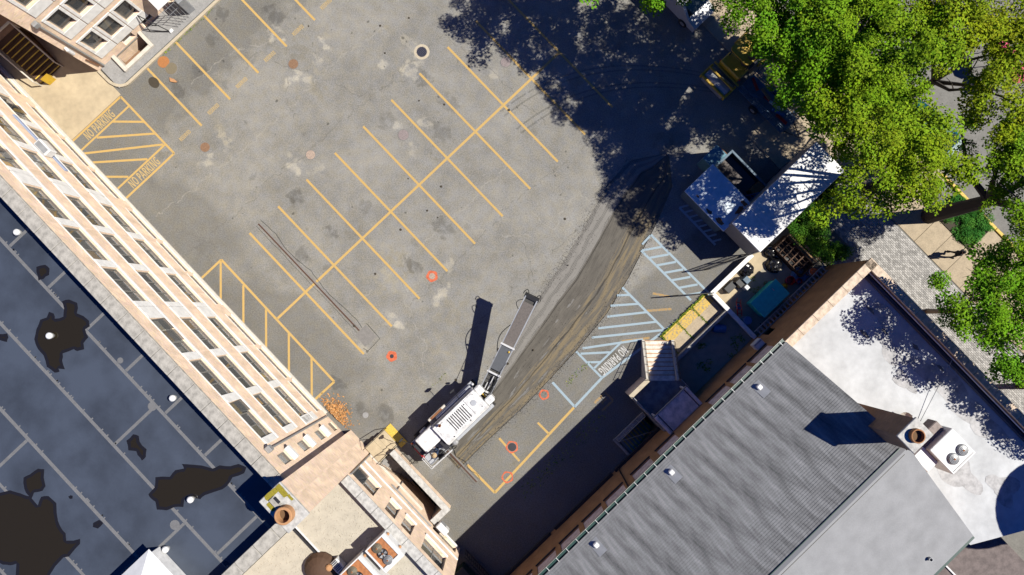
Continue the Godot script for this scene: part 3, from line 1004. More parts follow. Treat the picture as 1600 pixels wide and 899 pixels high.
	var pipe := obj("downpipe", s, M.galvanised, t)
	s = st()
	bx(s, -3.68, -3.32, -14.29, -14.0, 11.9, 12.3, 0.03)
	obj("hopper_head", s, M.galvanised, pipe)
	# pale blue band over the apron
	part("blue_band", -30.6, -25.7, -14.298, -14.2, 4.82, 5.12, M.blue_pale, t, 0.02)
	var wa := thing("window_unit", "white box air conditioner hung on the facade above the pale blue band", "air conditioner", -27.2, -14.1, 5.4)
	part("cabinet", -27.75, -26.7, -14.29, -13.75, 5.35, 6.05, M.white_metal, wa, 0.05)
	part("grille", -27.65, -26.8, -14.2, -13.85, 6.052, 6.07, M.grey_metal, wa, 0.004)
	O = Vector3(-20, 0, -20)
	# puddles
	var puddles := [
		["large brown puddle round a white roof vent on the dark flat roof", [Vector2(-16.58, -16.72), Vector2(-16.38, -16.39), Vector2(-15.97, -16.20), Vector2(-15.57, -16.57), Vector2(-14.86, -16.37), Vector2(-14.61, -16.54), Vector2(-14.66, -16.83), Vector2(-14.24, -16.99), Vector2(-14.20, -17.37), Vector2(-13.92, -17.57), Vector2(-14.12, -17.89), Vector2(-14.30, -17.96), Vector2(-14.55, -18.52), Vector2(-14.30, -18.80), Vector2(-13.85, -18.99), Vector2(-14.11, -19.21), Vector2(-13.96, -19.29), Vector2(-14.10, -19.50), Vector2(-14.60, -19.60), Vector2(-15.18, -19.30), Vector2(-15.62, -19.29), Vector2(-16.12, -19.09), Vector2(-16.42, -18.68), Vector2(-16.65, -18.19), Vector2(-16.51, -17.86), Vector2(-16.64, -17.57), Vector2(-16.40, -17.45), Vector2(-16.16, -17.61), Vector2(-15.93, -17.20), Vector2(-16.21, -16.89)]],
		["widest dark puddle spreading over two roof seams of the school block", [Vector2(-11.80, -26.08), Vector2(-11.21, -25.28), Vector2(-10.69, -24.97), Vector2(-10.28, -24.78), Vector2(-10.76, -24.69), Vector2(-11.21, -24.33), Vector2(-11.10, -23.98), Vector2(-11.03, -23.48), Vector2(-10.77, -23.27), Vector2(-10.09, -23.80), Vector2(-10.01, -24.08), Vector2(-10.26, -24.46), Vector2(-10.13, -24.75), Vector2(-9.63, -24.76), Vector2(-9.85, -24.33), Vector2(-9.62, -24.04), Vector2(-9.07, -23.98), Vector2(-8.34, -24.53), Vector2(-7.87, -24.69), Vector2(-7.57, -24.68), Vector2(-7.27, -24.90), Vector2(-6.85, -24.33), Vector2(-6.67, -24.50), Vector2(-6.62, -25.21), Vector2(-6.58, -25.36), Vector2(-6.75, -25.59), Vector2(-6.58, -26.70), Vector2(-6.27, -27.10), Vector2(-7.47, -28.35), Vector2(-8.19, -27.58), Vector2(-8.36, -27.87), Vector2(-8.65, -28.12), Vector2(-9.35, -28.32)]],
		["long jagged brown puddle beside the chimney tower on the dark roof", [Vector2(-6.11, -20.23), Vector2(-6.15, -19.74), Vector2(-6.49, -19.37), Vector2(-6.00, -18.81), Vector2(-6.04, -18.37), Vector2(-5.79, -17.99), Vector2(-6.06, -17.91), Vector2(-5.65, -17.55), Vector2(-4.76, -16.90), Vector2(-4.65, -16.55), Vector2(-4.22, -16.16), Vector2(-4.02, -15.78), Vector2(-3.62, -15.59), Vector2(-3.46, -15.90), Vector2(-3.74, -16.49), Vector2(-3.64, -16.75), Vector2(-3.63, -17.27), Vector2(-4.05, -18.13), Vector2(-4.07, -18.45), Vector2(-4.45, -18.66), Vector2(-4.61, -19.08), Vector2(-4.37, -19.36), Vector2(-4.68, -19.69), Vector2(-4.85, -20.10), Vector2(-5.22, -20.43), Vector2(-5.58, -20.21), Vector2(-5.87, -20.28)]],
		["small kidney shaped puddle between two roof seams", [Vector2(-8.91, -19.17), Vector2(-8.93, -18.71), Vector2(-8.66, -18.55), Vector2(-8.42, -18.72), Vector2(-7.86, -18.73), Vector2(-7.62, -19.01), Vector2(-7.61, -19.30), Vector2(-7.97, -19.25), Vector2(-8.17, -19.17), Vector2(-8.49, -19.45)]],
		["small round puddle near the parapet of the dark roof", [Vector2(-18.83, -16.48), Vector2(-18.60, -16.06), Vector2(-18.28, -16.02), Vector2(-18.06, -16.27), Vector2(-18.11, -16.63), Vector2(-18.22, -16.87), Vector2(-18.64, -16.65)]],
		["smallest oval puddle drop on the dark roof", [Vector2(-8.88, -23.31), Vector2(-8.85, -23.17), Vector2(-8.74, -23.11), Vector2(-8.66, -23.21), Vector2(-8.73, -23.34)]],
		["little puddle touching a pale roof seam", [Vector2(-6.99, -23.30), Vector2(-6.89, -22.95), Vector2(-6.62, -22.91), Vector2(-6.59, -23.17), Vector2(-6.61, -23.31), Vector2(-6.84, -23.44)]],
		["little puddle beside the end coping of the dark roof", [Vector2(-0.90, -19.81), Vector2(-0.84, -19.63), Vector2(-0.58, -19.59), Vector2(-0.64, -19.83)]],
		["puddle crossing the edge of the picture by a roof seam", [Vector2(-17.76, -20.45), Vector2(-17.42, -20.08), Vector2(-17.30, -19.90), Vector2(-17.12, -20.01), Vector2(-16.99, -20.24), Vector2(-17.26, -20.40), Vector2(-17.58, -20.61)]]]
	puddles[8][0] = "narrow puddle lying along the second roof seam from the parapet"
	for p in puddles:
		var c := Vector2.ZERO
		for v in p[1]: c += v
		c /= p[1].size()
		var o := thing("puddle", p[0], "puddle", c.x, c.y, 12.2, "puddles on the dark flat roof")
		# soften the outline with a second, smaller wobble between the corners
		var poly := []
		for i in p[1].size():
			var v0: Vector2 = p[1][i]
			var v1: Vector2 = p[1][(i + 1) % p[1].size()]
			poly.append(v0)
			poly.append((v0 + v1) * 0.5 + Vector2(rng.randf_range(-1, 1), rng.randf_range(-1, 1)) * 0.06 * v0.distance_to(v1))
		var pv := PackedVector2Array(poly)
		if Geometry2D.is_polygon_clockwise(pv):
			pv.reverse()
		for ring in [[0.0, 12.209, "wet_edge", M.water_edge], [-0.16, 12.211, "water_film", M.water]]:
			for op in Geometry2D.offset_polygon(pv, ring[0], Geometry2D.JOIN_ROUND):
				if op.size() < 3: continue
				var wob := []
				for i in op.size():
					wob.append(op[i] + Vector2(rng.randf_range(-1, 1), rng.randf_range(-1, 1)) * 0.012)
				s = st()
				sheet(s, wob, ring[1])
				obj(ring[2], s, ring[3], o)
	# roof vents
	var vents := [[-20.76, -15.89, "white round roof vent near the small round puddle by the parapet"], [-8.83, -15.86, "white round roof vent by the parapet beside a round roof patch"], [-15.61, -18.3, "white roof vent standing in the large brown puddle"], [-3.39, -21.38, "white roof vent next to the white roof hatch"], [-4.37, -18.73, "white roof vent at the edge of the jagged puddle"]]
	for v in vents:
		var o := thing("roof_vent", v[2], "roof vent", v[0], v[1], 12.2, "round vents on the dark flat roof")
		s = st()
		llathe(s, Vector3.ZERO, [Vector2(0.13, 0), Vector2(0.13, 0.22)], 14)
		obj("stack", s, M.galvanised, o)
		s = st()
		llathe(s, Vector3.ZERO, [Vector2(0.17, 0.18), Vector2(0.17, 0.28), Vector2(0.12, 0.33), Vector2(0, 0.34)], 14)
		obj("cap", s, M.white_metal, o)
	# white roof hatch hut whose corner shows
	var hut := thing("roof_hut", "white metal roof hut with a low pyramid top on the dark roof", "roof hut", -2.4, -23.5, 12.2)
	part("wall_box", -3.75, -0.9, -25.5, -21.6, 12.2, 13.3, M.white_metal, hut, 0.03)
	s = st()
	var tip := L(-2.3, -23.5, 14.1)
	var cs := [L(-3.9, -25.6, 13.303), L(-0.8, -25.6, 13.303), L(-0.8, -21.45, 13.303), L(-3.9, -21.45, 13.303)]
	for i in 4:
		face(s, [cs[i], cs[(i + 1) % 4], tip], L(-2.3, -23.5, 13.0))
	obj("roof_panel", s, M.white_metal, hut)

# ---------------------------------------------------------------- chimney tower and lower wing
func fan_disc(parent: Node, a: float, b: float, y: float, r: float, m: Material) -> void:
	var s := st()
	llathe(s, L(a, b, y), [Vector2(r, 0), Vector2(r, 0.06), Vector2(r * 0.86, 0.12), Vector2(r * 0.2, 0.17), Vector2(0, 0.17)], 18)
	var f := obj("fan_guard", s, m, parent)
	s = st()
	llathe(s, L(a, b, y), [Vector2(r * 0.2, 0.165), Vector2(r * 0.18, 0.2), Vector2(0, 0.21)], 10)
	obj("hub", s, M.rust, f)
	for k in [0.4, 0.6, 0.8]:
		s = st()
		var pts := []
		for i in 17:
			pts.append(L(a, b, y) + Vector3(cos(TAU * i / 16) * r * k, 0.175 - (k - 0.2) * 0.075, sin(TAU * i / 16) * r * k))
		ltube(s, pts, 0.012, 4)
		obj("guard_ring", s, M.dark_metal, f)

func open_fan(parent: Node, a: float, b: float, y: float, r: float) -> void:
	var s := st()
	llathe(s, L(a, b, y), [Vector2(r, 0), Vector2(r, 0.1), Vector2(r * 0.93, 0.1), Vector2(r * 0.93, 0.012), Vector2(0, 0.012)], 18)
	var f := obj("fan_well", s, M.dark_metal, parent)
	for i in 5:
		s = st()
		var t := TAU * i / 5
		var c := L(a, b, y + 0.07)
		var p := []
		for q in [[0.12, -0.25], [0.9, -0.42], [0.9, 0.3], [0.12, 0.2]]:
			p.append(c + Vector3(cos(t + q[1]), 0, sin(t + q[1])) * r * q[0] + Vector3.UP * q[1] * 0.08)
		face(s, p, c - Vector3.UP)
		obj("blade", s, M.grey_metal, f)
	s = st()
	llathe(s, L(a, b, y), [Vector2(r * 0.18, 0.05), Vector2(r * 0.16, 0.14), Vector2(0, 0.15)], 10)
	obj("hub", s, M.rust, f)

func connector() -> void:
	var s := st()
	var t := thing("chimney_tower", "tall plain brick chimney tower with pale stone cap and clay pot", "chimney", -0.7, -14.4)
	part("shaft", -1.7, 0.32, -15.08, -13.79, 0, 14.8, M.brick, t)
	var cap := part("stone_cap", -1.74, 0.36, -15.12, -13.75, 14.8, 15.0, M.stone_white, t, 0.03)
	for q in [[-1.7, -1.05, -14.1, -13.8], [-1.7, -1.45, -14.75, -14.1], [-1.0, -0.7, -13.95, -13.8], [-1.4, -0.95, -14.95, -14.75]]:
		s = st()
		var poly := []
		for e in [[0, 0], [0.5, -0.06], [1, 0], [1.08, 0.5], [1, 1], [0.5, 1.05], [0, 1], [-0.03, 0.4]]:
			poly.append(Vector2(lerpf(q[0], q[1], e[0]), lerpf(q[2], q[3], e[1])) + Vector2(rng.randf_range(-0.03, 0.03), rng.randf_range(-0.03, 0.03)))
		sheet(s, poly, 15.001, 15.015)
		obj("moss_patch", s, M.moss, cap)
	part("flue_slab", -1.45, -0.85, -14.72, -14.35, 15.0, 15.09, M.stone, t, 0.03)
	part("flue_slab", -1.36, -1.0, -14.45, -14.3, 15.09, 15.14, M.dark_metal, t, 0.02)
	s = st()
	llathe(s, L(-0.42, -14.55, 15.0), [Vector2(0.45, 0), Vector2(0.43, 0.42), Vector2(0.40, 0.45), Vector2(0.31, 0.45), Vector2(0.29, 0.012)], 24)
	obj("clay_pot", s, M.clay, t)
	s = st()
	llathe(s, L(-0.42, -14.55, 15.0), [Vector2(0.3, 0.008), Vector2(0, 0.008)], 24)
	obj("flue_shade_disc", s, M.flue_shade, t)  # flat dark disc painted as the shaded depth of the pot

	t = thing("lower_wing", "two storey pale brick wing with gravel roof below the chimney tower", "building", 5, -16)
	var holes := [[0.5, 2.36, 3.75, 5.85], [3.38, 4.26, 3.75, 5.9], [4.78, 5.65, 3.75, 5.8], [6.6, 8.52, 3.6, 5.95], [6.9, 9.1, 0.5, 1.5]]
	s = st()
	wall(s, "b", -13.9, 0.33, 9.4, -2.9, 6.6, holes, -0.17)
	obj("brick_wall", s, M.brick, t)
	s = st()
	wall(s, "a", 9.4, -30.0, -13.9, 0, 6.6, [], -0.1)
	obj("brick_wall", s, M.brick, t)
	for h in holes:
		window(t, "+b", -13.9, h[0], h[1], h[2], h[3], 0.17, 2 if h[1] - h[0] > 1.2 else 1, M.frame_grey, h[3] > 5.9)
		part("sill", h[0] - 0.05, h[1] + 0.05, -13.898, -13.78, h[2] - 0.17, h[2] - 0.01, M.white, t, 0.02)
	part("belt_course", 0.4, 9.38, -13.898, -13.82, 2.2, 2.42, M.white, t, 0.02)
	part("belt_course", 0.4, 5.6, -13.898, -13.72, 0.5, 0.62, M.offwhite, t, 0.02)
	part("parapet", 0.34, 9.42, -14.4, -13.902, 6.2, 6.66, M.brick, t)
	for i in 7:
		inst("coping_stone", box_mesh(Vector3(1.285, 0.18, 0.6), 0.02), M.stone_white, t, L(1.0 + i * 1.3, -14.13, 6.75))
	var roof := part("roof", 0.34, 9.4, -30, -14.41, 5.9, 6.2, M.gravel_roof, t)
	part("roof_divider", 0.4, 9.3, -18.42, -18.33, 6.2, 6.38, M.white_metal, t, 0.02)
	part("roof_gutter", 0.4, 9.3, -18.62, -18.51, 6.2, 6.34, M.dark_metal, t)
	s = st()
	var stones := RandomNumberGenerator.new()
	stones.seed = 8
	for i in 2600:
		var a := stones.randf_range(0.5, 9.2)
		var b := stones.randf_range(-22, -14.5)
		var r := stones.randf_range(0.02, 0.05)
		var c := L(a, b, 6.2)
		var tp := c + Vector3(stones.randf_range(-0.3, 0.3) * r, r * 0.8, stones.randf_range(-0.3, 0.3) * r)
		var q := []
		for k in 4:
			q.append(c + Vector3(cos(k * 1.57 + r * 90), 0, sin(k * 1.57 + r * 90)) * r)
		for k in 4:
			tri(s, q[k], tp, q[(k + 1) % 4])
	var gr := obj("loose_gravel", s, M.gravel_roof, roof)
	gr.set_meta("kind", "stuff")
	s = st()
	tube(s, [Vector3(0.45, 6.3, -13.84), Vector3(0.45, 0.3, -13.84)], 0.055, 8)
	obj("downpipe", s, M.galvanised, t)
	s = st()
	tube(s, [Vector3(2.9, 1.6, -13.84), Vector3(6.7, 1.6, -13.84)], 0.05, 6)
	tube(s, [Vector3(3.4, 1.6, -13.84), Vector3(3.4, -0.8, -13.84)], 0.04, 6)
	obj("service_pipe", s, M.galvanised, t)
	# rooftop air conditioners
	for q in [[4.22, 6.0, -15.85, -14.35, "white rooftop air conditioner with three fans on a rusty deck"], [4.2, 6.9, -17.9, -16.2, "white rooftop air conditioner with rusty deck beside the roof divider"]]:
		var u := thing("air_conditioner", q[4], "air conditioner", (q[0] + q[1]) / 2, (q[2] + q[3]) / 2, 6.2, "rooftop air conditioners on the gravel roof")
		var a0: float = q[0]
		var a1: float = q[1]
		var b0: float = q[2]
		var b1: float = q[3]
		part("base_frame", a0 + 0.1, a1 - 0.1, b0 + 0.1, b1 - 0.1, 6.205, 6.4, M.dark_metal, u)
		part("cabinet", a0, a1, b0, b1, 6.4, 7.55, M.white_metal, u, 0.03)
		part("rim", a0, a1, b0, b0 + 0.1, 7.552, 7.68, M.white_metal, u, 0.02)
		part("rim", a0, a1, b1 - 0.24, b1, 7.552, 7.68, M.white_metal, u, 0.02)
		part("rim", a0, a0 + 0.08, b0 + 0.102, b1 - 0.242, 7.552, 7.68, M.white_metal, u, 0.02)
		part("rim", a1 - 0.3, a1, b0 + 0.102, b1 - 0.242, 7.552, 7.68, M.white_metal, u, 0.02)
		part("deck", a0 + 0.082, a1 - 0.302, b0 + 0.102, b1 - 0.242, 7.552, 7.59, M.terracotta, u)
		var bc := (b0 + b1) / 2 - 0.08
		fan_disc(u, a0 + 0.38, bc - 0.05, 7.592, 0.30, M.fan_tan)
		open_fan(u, a0 + 0.84, bc - 0.02, 7.592, 0.30)
		fan_disc(u, a0 + 1.3, bc - 0.05, 7.592, 0.30, M.grey_metal)
		for e in [[a0 + 0.25, b1 + 0.03], [a1 - 0.5, b1 + 0.03]]:
			s = st()
			llathe(s, L(e[0], e[1], 7.3), [Vector2(0, -0.08), Vector2(0.09, -0.06), Vector2(0.1, 0.02), Vector2(0.05, 0.08), Vector2(0, 0.09)], 10)
			obj("pipe_cap", s, M.clay, u)
	var cov := thing("covered_unit", "round brown tarpaulin cover over equipment on the gravel roof", "tarpaulin", 3.25, -18.95, 6.2)
	s = st()
	var prof := []
	for i in 8:
		var th := i / 7.0 * PI / 2
		prof.append(Vector2(cos(th) * 0.95 * (1.0 + 0.04 * (i % 2)), sin(th) * 0.85))
	llathe(s, Vector3.ZERO, prof, 15)
	obj("tarp", s, M.wood_dark, cov)
	s = st()
	llathe(s, Vector3(0.3, 0.62, -0.6), [Vector2(0.2, -0.1), Vector2(0.2, 0.12), Vector2(0.12, 0.2), Vector2(0, 0.22)], 10)
	obj("knob", s, M.clay, cov)
	cov = thing("louvre_box", "white louvred exhaust box beside the roof divider", "exhaust box", 3.9, -17.95, 6.2)
	part("body", 3.45, 4.15, -18.28, -17.7, 6.2, 6.75, M.white_metal, cov, 0.03)
	for i in 6:
		part("louvre", 3.5 + i * 0.105, 3.55 + i * 0.105, -18.2, -17.8, 6.752, 6.79, M.dark_metal, cov)
	# sunken areaway with stairs along the wing
	var p := thing("areaway", "sunken areaway with steps behind a tan stone kerb wall", "areaway", 4, -13.3)
	s = st()
	for e in [[1.35, 6.5, -12.7, -12.7], [6.5, 6.5, -13.95, -12.7], [1.35, 1.35, -13.95, -12.7]]:
		face(s, [L(e[0], e[2], -2.9), L(e[1], e[3], -2.9), L(e[1], e[3], 0.0), L(e[0], e[2], 0.0)], L(20, -20, 0))
	obj("pit_wall", s, M.stone, p)
	part("pit_floor", 1.35, 6.5, -13.899, -12.7, -3.1, -2.9, M.soil, p)
	part("kerb_wall", 1.35, 6.86, -12.7, -12.36, 0, 0.86, M.brick, p)
	part("kerb_wall", 6.5, 6.86, -13.8, -12.702, 0, 0.86, M.brick, p)
	part("kerb_coping", 1.3, 6.9, -12.74, -12.32, 0.86, 0.98, M.stone_white, p, 0.02)
	part("kerb_coping", 6.46, 6.9, -13.82, -12.742, 0.86, 0.98, M.stone_white, p, 0.02)
	for i in 9:
		part("step", 1.36 + i * 0.29, 1.36 + (i + 1) * 0.29, -13.88, -12.72, -2.88, -0.15 - i * 0.28, M.concrete, p, 0.015)
	for b in [-13.7, -12.95]:
		s = st()
		tube(s, [Vector3(1.3, 0.95, b), Vector3(3.9, -1.5, b), Vector3(4.2, -1.5, b)], 0.022, 6)
		for i in 2:
			tube(s, [Vector3(1.4 + i * 1.6, 0.86 - i * 1.5, b), Vector3(1.4 + i * 1.6, -0.2 - i * 1.5, b)], 0.018, 5)
		obj("handrail", s, M.dark_metal, p)
	# side entrance steps by the tower
	p = thing("side_steps", "tan concrete side steps with iron rails and yellow painted foot", "steps", 0.6, -12.6)
	for i in 4:
		part("step", -0.15, 1.28, -13.74, -12.1 - i * 0.3, 0.17 * i + 0.003, 0.17 * (i + 1), M.concrete_warm, p, 0.012)
	part("yellow_foot", -0.15, 1.6, -12.095, -11.5, 0.004, 0.05, M.safety, p, 0.01)
	for a in [-0.1, 1.2]:
		s = st()
		tube(s, [Vector3(a, 0.0, -11.9), Vector3(a, 0.95, -12.0), Vector3(a, 1.55, -13.0), Vector3(a, 1.55, -13.7)], 0.025, 6)
		tube(s, [Vector3(a, 0.5, -12.95), Vector3(a, 1.55, -13.0)], 0.02, 5)
		obj("handrail", s, M.dark_metal, p)

# ---------------------------------------------------------------- brick building in the corner beyond the concrete apron
func corner_building() -> void:
	var t := thing("corner_building", "peach brick building with white framed windows beside the concrete apron", "building", -36, -2)
	var holes := []
	var floors := [[1.75, 3.6], [5.15, 6.95], [8.5, 10.3]]
	for f in floors:
		for g in [-8.33, -2.9, 2.6, 8.1]:
			for i in 3:
				holes.append([g + i * 1.48, g + i * 1.48 + 1.02, f[0], f[1]])
	for b in [-6.8, -4.95, -3.1, -0.7, 1.4]:
		holes.append([b, b + 0.95, 0.12, 0.88])
	var s := st()
	wall(s, "a", -32.2, -9.44, 14.0, -1.3, 11.8, holes, -0.2)
	obj("brick_wall", s, M.brick, t)
	s = st()
	wall(s, "b", -9.44, -60.0, -32.2, 0, 11.8, [], 0.2)
	obj("brick_wall", s, M.brick, t)
	part("roof", -60, -32.2, -9.44, 14, 11.8, 12.1, M.membrane, t)
	for h in holes:
		window(t, "+a", -32.2, h[0], h[1], h[2], h[3], 0.2, 1, M.frame_grey if h[3] > 1.0 else M.white, h[3] > 1.0)
		if h[3] > 1.0:
			part("white_panel", -32.198, -32.14, h[0] - 0.2, h[1] + 0.2, h[2] - 0.85, h[2] - 0.02, M.white, t, 0.012)
			part("head_course", -32.198, -32.14, h[0] - 0.2, h[1] + 0.2, h[3] + 0.02, h[3] + 0.2, M.white, t, 0.012)
			part("pier", -32.198, -32.145, h[1] + 0.01, h[1] + 0.2, h[2], h[3], M.white, t, 0.012)
			part("pier", -32.198, -32.145, h[0] - 0.2, h[0] - 0.01, h[2], h[3], M.white, t, 0.012)
	s = st()
	tube(s, [Vector3(-32.1, 7.3, -8.85), Vector3(-32.1, 0.3, -8.85)], 0.075, 8)
	var pipe := obj("downpipe", s, M.galvanised, t)
	s = st()
	bx(s, -32.19, -31.9, -9.03, -8.67, 7.2, 7.6, 0.04)
	obj("hopper_head", s, M.galvanised, pipe)
	s = st()
	bx(s, -32.19, -31.85, -9.3, -9.1, 3.4, 4.2, 0.05)
	obj("wall_lamp", s, M.white_metal, t)
	s = st()
	tube(s, [Vector3(-32.12, 2.0, -9.15), Vector3(-32.12, 0.6, -9.05)], 0.04, 6)
	obj("rusty_bracket", s, M.rust, t)
	# pavement with kerb
	var pv := thing("pavement", "pale concrete pavement with cream kerb along the corner building", "pavement", -31, 0, 0, "", "structure")
	for q in [[-32.2, -30.3, -5.35, 12.0], [-32.2, -30.3, -9.2, -8.1], [-30.75, -30.3, -8.1, -5.35]]:
		part("slab", q[0], q[1], q[2], q[3], 0.003, 0.13, M.concrete, pv)
	var arc := []
	for i in 9:
		var th := PI / 2 * i / 8
		arc.append(Vector2(-31.3 + sin(th) * 1.18, -8.45 - cos(th) * 0.95))
	var kp := [Vector2(-32.2, -9.42)] + arc + [Vector2(-30.12, 12.0)]
	for i in kp.size() - 1:
		s = st()
		var d: Vector2 = (kp[i + 1] - kp[i]).normalized()
		var nn := Vector2(-d.y, d.x) * 0.1
		sheet(s, [kp[i] + nn, kp[i + 1] + nn, kp[i + 1] - nn, kp[i] - nn], 0.0, 0.15)
		obj("kerb_stone", s, M.kerb, pv)
	var wl := thing("window_well", "rectangular window well with cream rim and rusty floor in the pavement", "window well", -31.5, -6.7)
	for q in [[-32.19, -30.76, -8.1, -7.83], [-32.19, -30.76, -5.62, -5.36], [-31.03, -30.76, -7.828, -5.622]]:
		part("rim", q[0], q[1], q[2], q[3], -0.4, 0.34, M.offwhite, wl, 0.02)
	s = st()
	for e in [[-32.1, -31.0, -7.85, -7.85], [-32.1, -31.0, -5.6, -5.6], [-31.0, -31.0, -7.85, -5.6]]:
		face(s, [L(e[0], e[2], -1.1), L(e[1], e[3], -1.1), L(e[1], e[3], 0.0), L(e[0], e[2], 0.0)], L(20, -20, 0))
	obj("well_wall", s, M.brick_chimney, wl)
	part("well_floor", -32.1, -31.0, -7.85, -5.6, -1.2, -1.1, M.lid, wl)
	var ap := thing("concrete_apron", "smooth tan concrete apron between two brick buildings", "apron", -34, -12, 0, "", "structure")
	part("slab", -60, -29.95, -14.29, -9.45, 0.003, 0.022, M.concrete_warm, ap)
	# external stairs in the alley
	var stp := thing("alley_stairs", "shaded stairs with yellow edged treads and pale timber rails in the alley", "stairs", -36, -12)
	for i in 9:
		var a := -34.3 - i * 0.32
		part("step", -37.4, a, -13.0, -11.1, 0.023 + 0.17 * i, 0.02 + 0.17 * (i + 1), M.wood_dark, stp, 0.01)
		part("yellow_nosing", a - 0.07, a + 0.012, -12.95, -11.15, 0.022 + 0.17 * (i + 1), 0.03 + 0.17 * (i + 1), M.safety, stp)
	part("landing", -42, -37.41, -13.0, -9.6, 0.03, 1.56, M.brick_chimney, stp)
	for b in [-13.05, -11.05]:
		s = st()
		tube(s, [Vector3(-34.2, 0.95, b), Vector3(-37.2, 2.5, b)], 0.055, 6)
		tube(s, [Vector3(-34.2, 0.03, b), Vector3(-34.2, 0.95, b)], 0.05, 6)
		tube(s, [Vector3(-37.2, 1.5, b), Vector3(-37.2, 2.5, b)], 0.05, 6)
		obj("rail", s, M.offwhite, stp)
	s = st()
	tube(s, [Vector3(-37.2, 2.5, -13.05), Vector3(-37.2, 2.5, -11.05)], 0.09, 6)
	obj("rail", s, M.offwhite, stp)
	var sg := thing("traffic_sign", "yellow and white folding warning board at the foot of the stairs", "warning sign", -34.0, -12.3)
	for q in [[-34.2, -33.95, 0.35], [-33.85, -33.6, -0.35]]:
		s = st()
		face(s, [L(q[0], -12.6, 0.03), L(q[0], -12.0, 0.03), L(q[0] + q[2] * 0.5, -12.0, 0.9), L(q[0] + q[2] * 0.5, -12.6, 0.9)], L(-50, -12, 0))
		obj("panel", s, M.yellow, sg)
	# white door hood and black easel on the pavement
	var hood := thing("door_hood", "white sloping door hood with metal rack on the pavement wall", "canopy", -31.2, -2.6)
	s = st()
	face(s, [L(-32.18, -3.3, 3.0), L(-32.18, -2.2, 3.0), L(-30.9, -2.2, 2.5), L(-30.9, -3.3, 2.5)], L(-32, -2.6, 0))
	face(s, [L(-32.18, -3.3, 2.95), L(-32.18, -2.2, 2.95), L(-30.9, -2.2, 2.45), L(-30.9, -3.3, 2.45)], L(-32, -2.6, 9))
	obj("hood_panel", s, M.white_metal, hood)
	for i in 5:
		s = st()
		tube(s, [Vector3(-30.95, 2.5, -3.25 + i * 0.25), Vector3(-30.95, 1.2, -3.25 + i * 0.25), Vector3(-30.6, 0.13, -3.25 + i * 0.25)], 0.02, 5)
		obj("rack_bar", s, M.aluminium, hood)
	for y in [1.2, 1.9]:
		s = st()
		tube(s, [Vector3(-30.95, y, -3.3), Vector3(-30.95, y, -2.2)], 0.02, 5)
		obj("rack_bar", s, M.aluminium, hood)
	part("end_box", -31.6, -30.7, -2.1, -1.5, 0.13, 1.9, M.grey_metal, hood, 0.04)
	var ez := thing("easel_frame", "black triangular metal easel with white foot on the pavement", "easel", -31.3, -4.3)
	s = st()
	tube(s, [Vector3(-32.0, 1.9, -4.6), Vector3(-31.7, 0.15, -4.9)], 0.035, 5)
	tube(s, [Vector3(-31.7, 0.15, -4.9), Vector3(-30.75, 0.25, -3.9)], 0.035, 5)
	tube(s, [Vector3(-32.0, 1.9, -4.6), Vector3(-30.75, 0.25, -3.9)], 0.035, 5)
	tube(s, [Vector3(-31.9, 0.9, -4.7), Vector3(-31.3, 0.8, -4.25)], 0.03, 5)
	obj("bracket", s, M.black, ez)
	part("foot", -30.85, -30.6, -3.95, -3.65, 0.135, 0.25, M.white_metal, ez, 0.04)

# ---------------------------------------------------------------- gabled building
func slope(s: SurfaceTool, a0: float, y0: float, a1: float, y1: float, b0: float, b1: float, n: int) -> void:
	for i in n:
		var f0 := i / float(n)
		var f1 := (i + 1) / float(n)
		var pa := lerpf(a0, a1, f0)
		var pb := lerpf(a0, a1, f1)
		var ya := lerpf(y0, y1, f0)
		var yb := lerpf(y0, y1, f1)
		var seg := 6
		for k in seg:
			var c0 := lerpf(b0, b1, k / float(seg))
			var c1 := lerpf(b0, b1, (k + 1) / float(seg))
			var q := [[pa, c0, ya + 0.02], [pb, c0, yb + 0.004], [pb, c1, yb + 0.004], [pa, c1, ya + 0.02]]
			var r := [[pa, c0, ya - 0.002], [pa, c0, ya + 0.02], [pa, c1, ya + 0.02], [pa, c1, ya - 0.002]]
			for g in [q, r]:
				var ord := [0, 1, 2, 0, 2, 3]
				var n0: Vector3 = (L(g[2][0], g[2][1], g[2][2]) - L(g[0][0], g[0][1], g[0][2])).cross(L(g[1][0], g[1][1], g[1][2]) - L(g[0][0], g[0][1], g[0][2]))
				if n0.y < -0.0001:
					ord = [0, 2, 1, 0, 3, 2]
				for e in ord:
					s.set_uv(Vector2(g[e][1] / 8.0, g[e][0] / 8.0))
					s.add_vertex(L(g[e][0], g[e][1], g[e][2]))

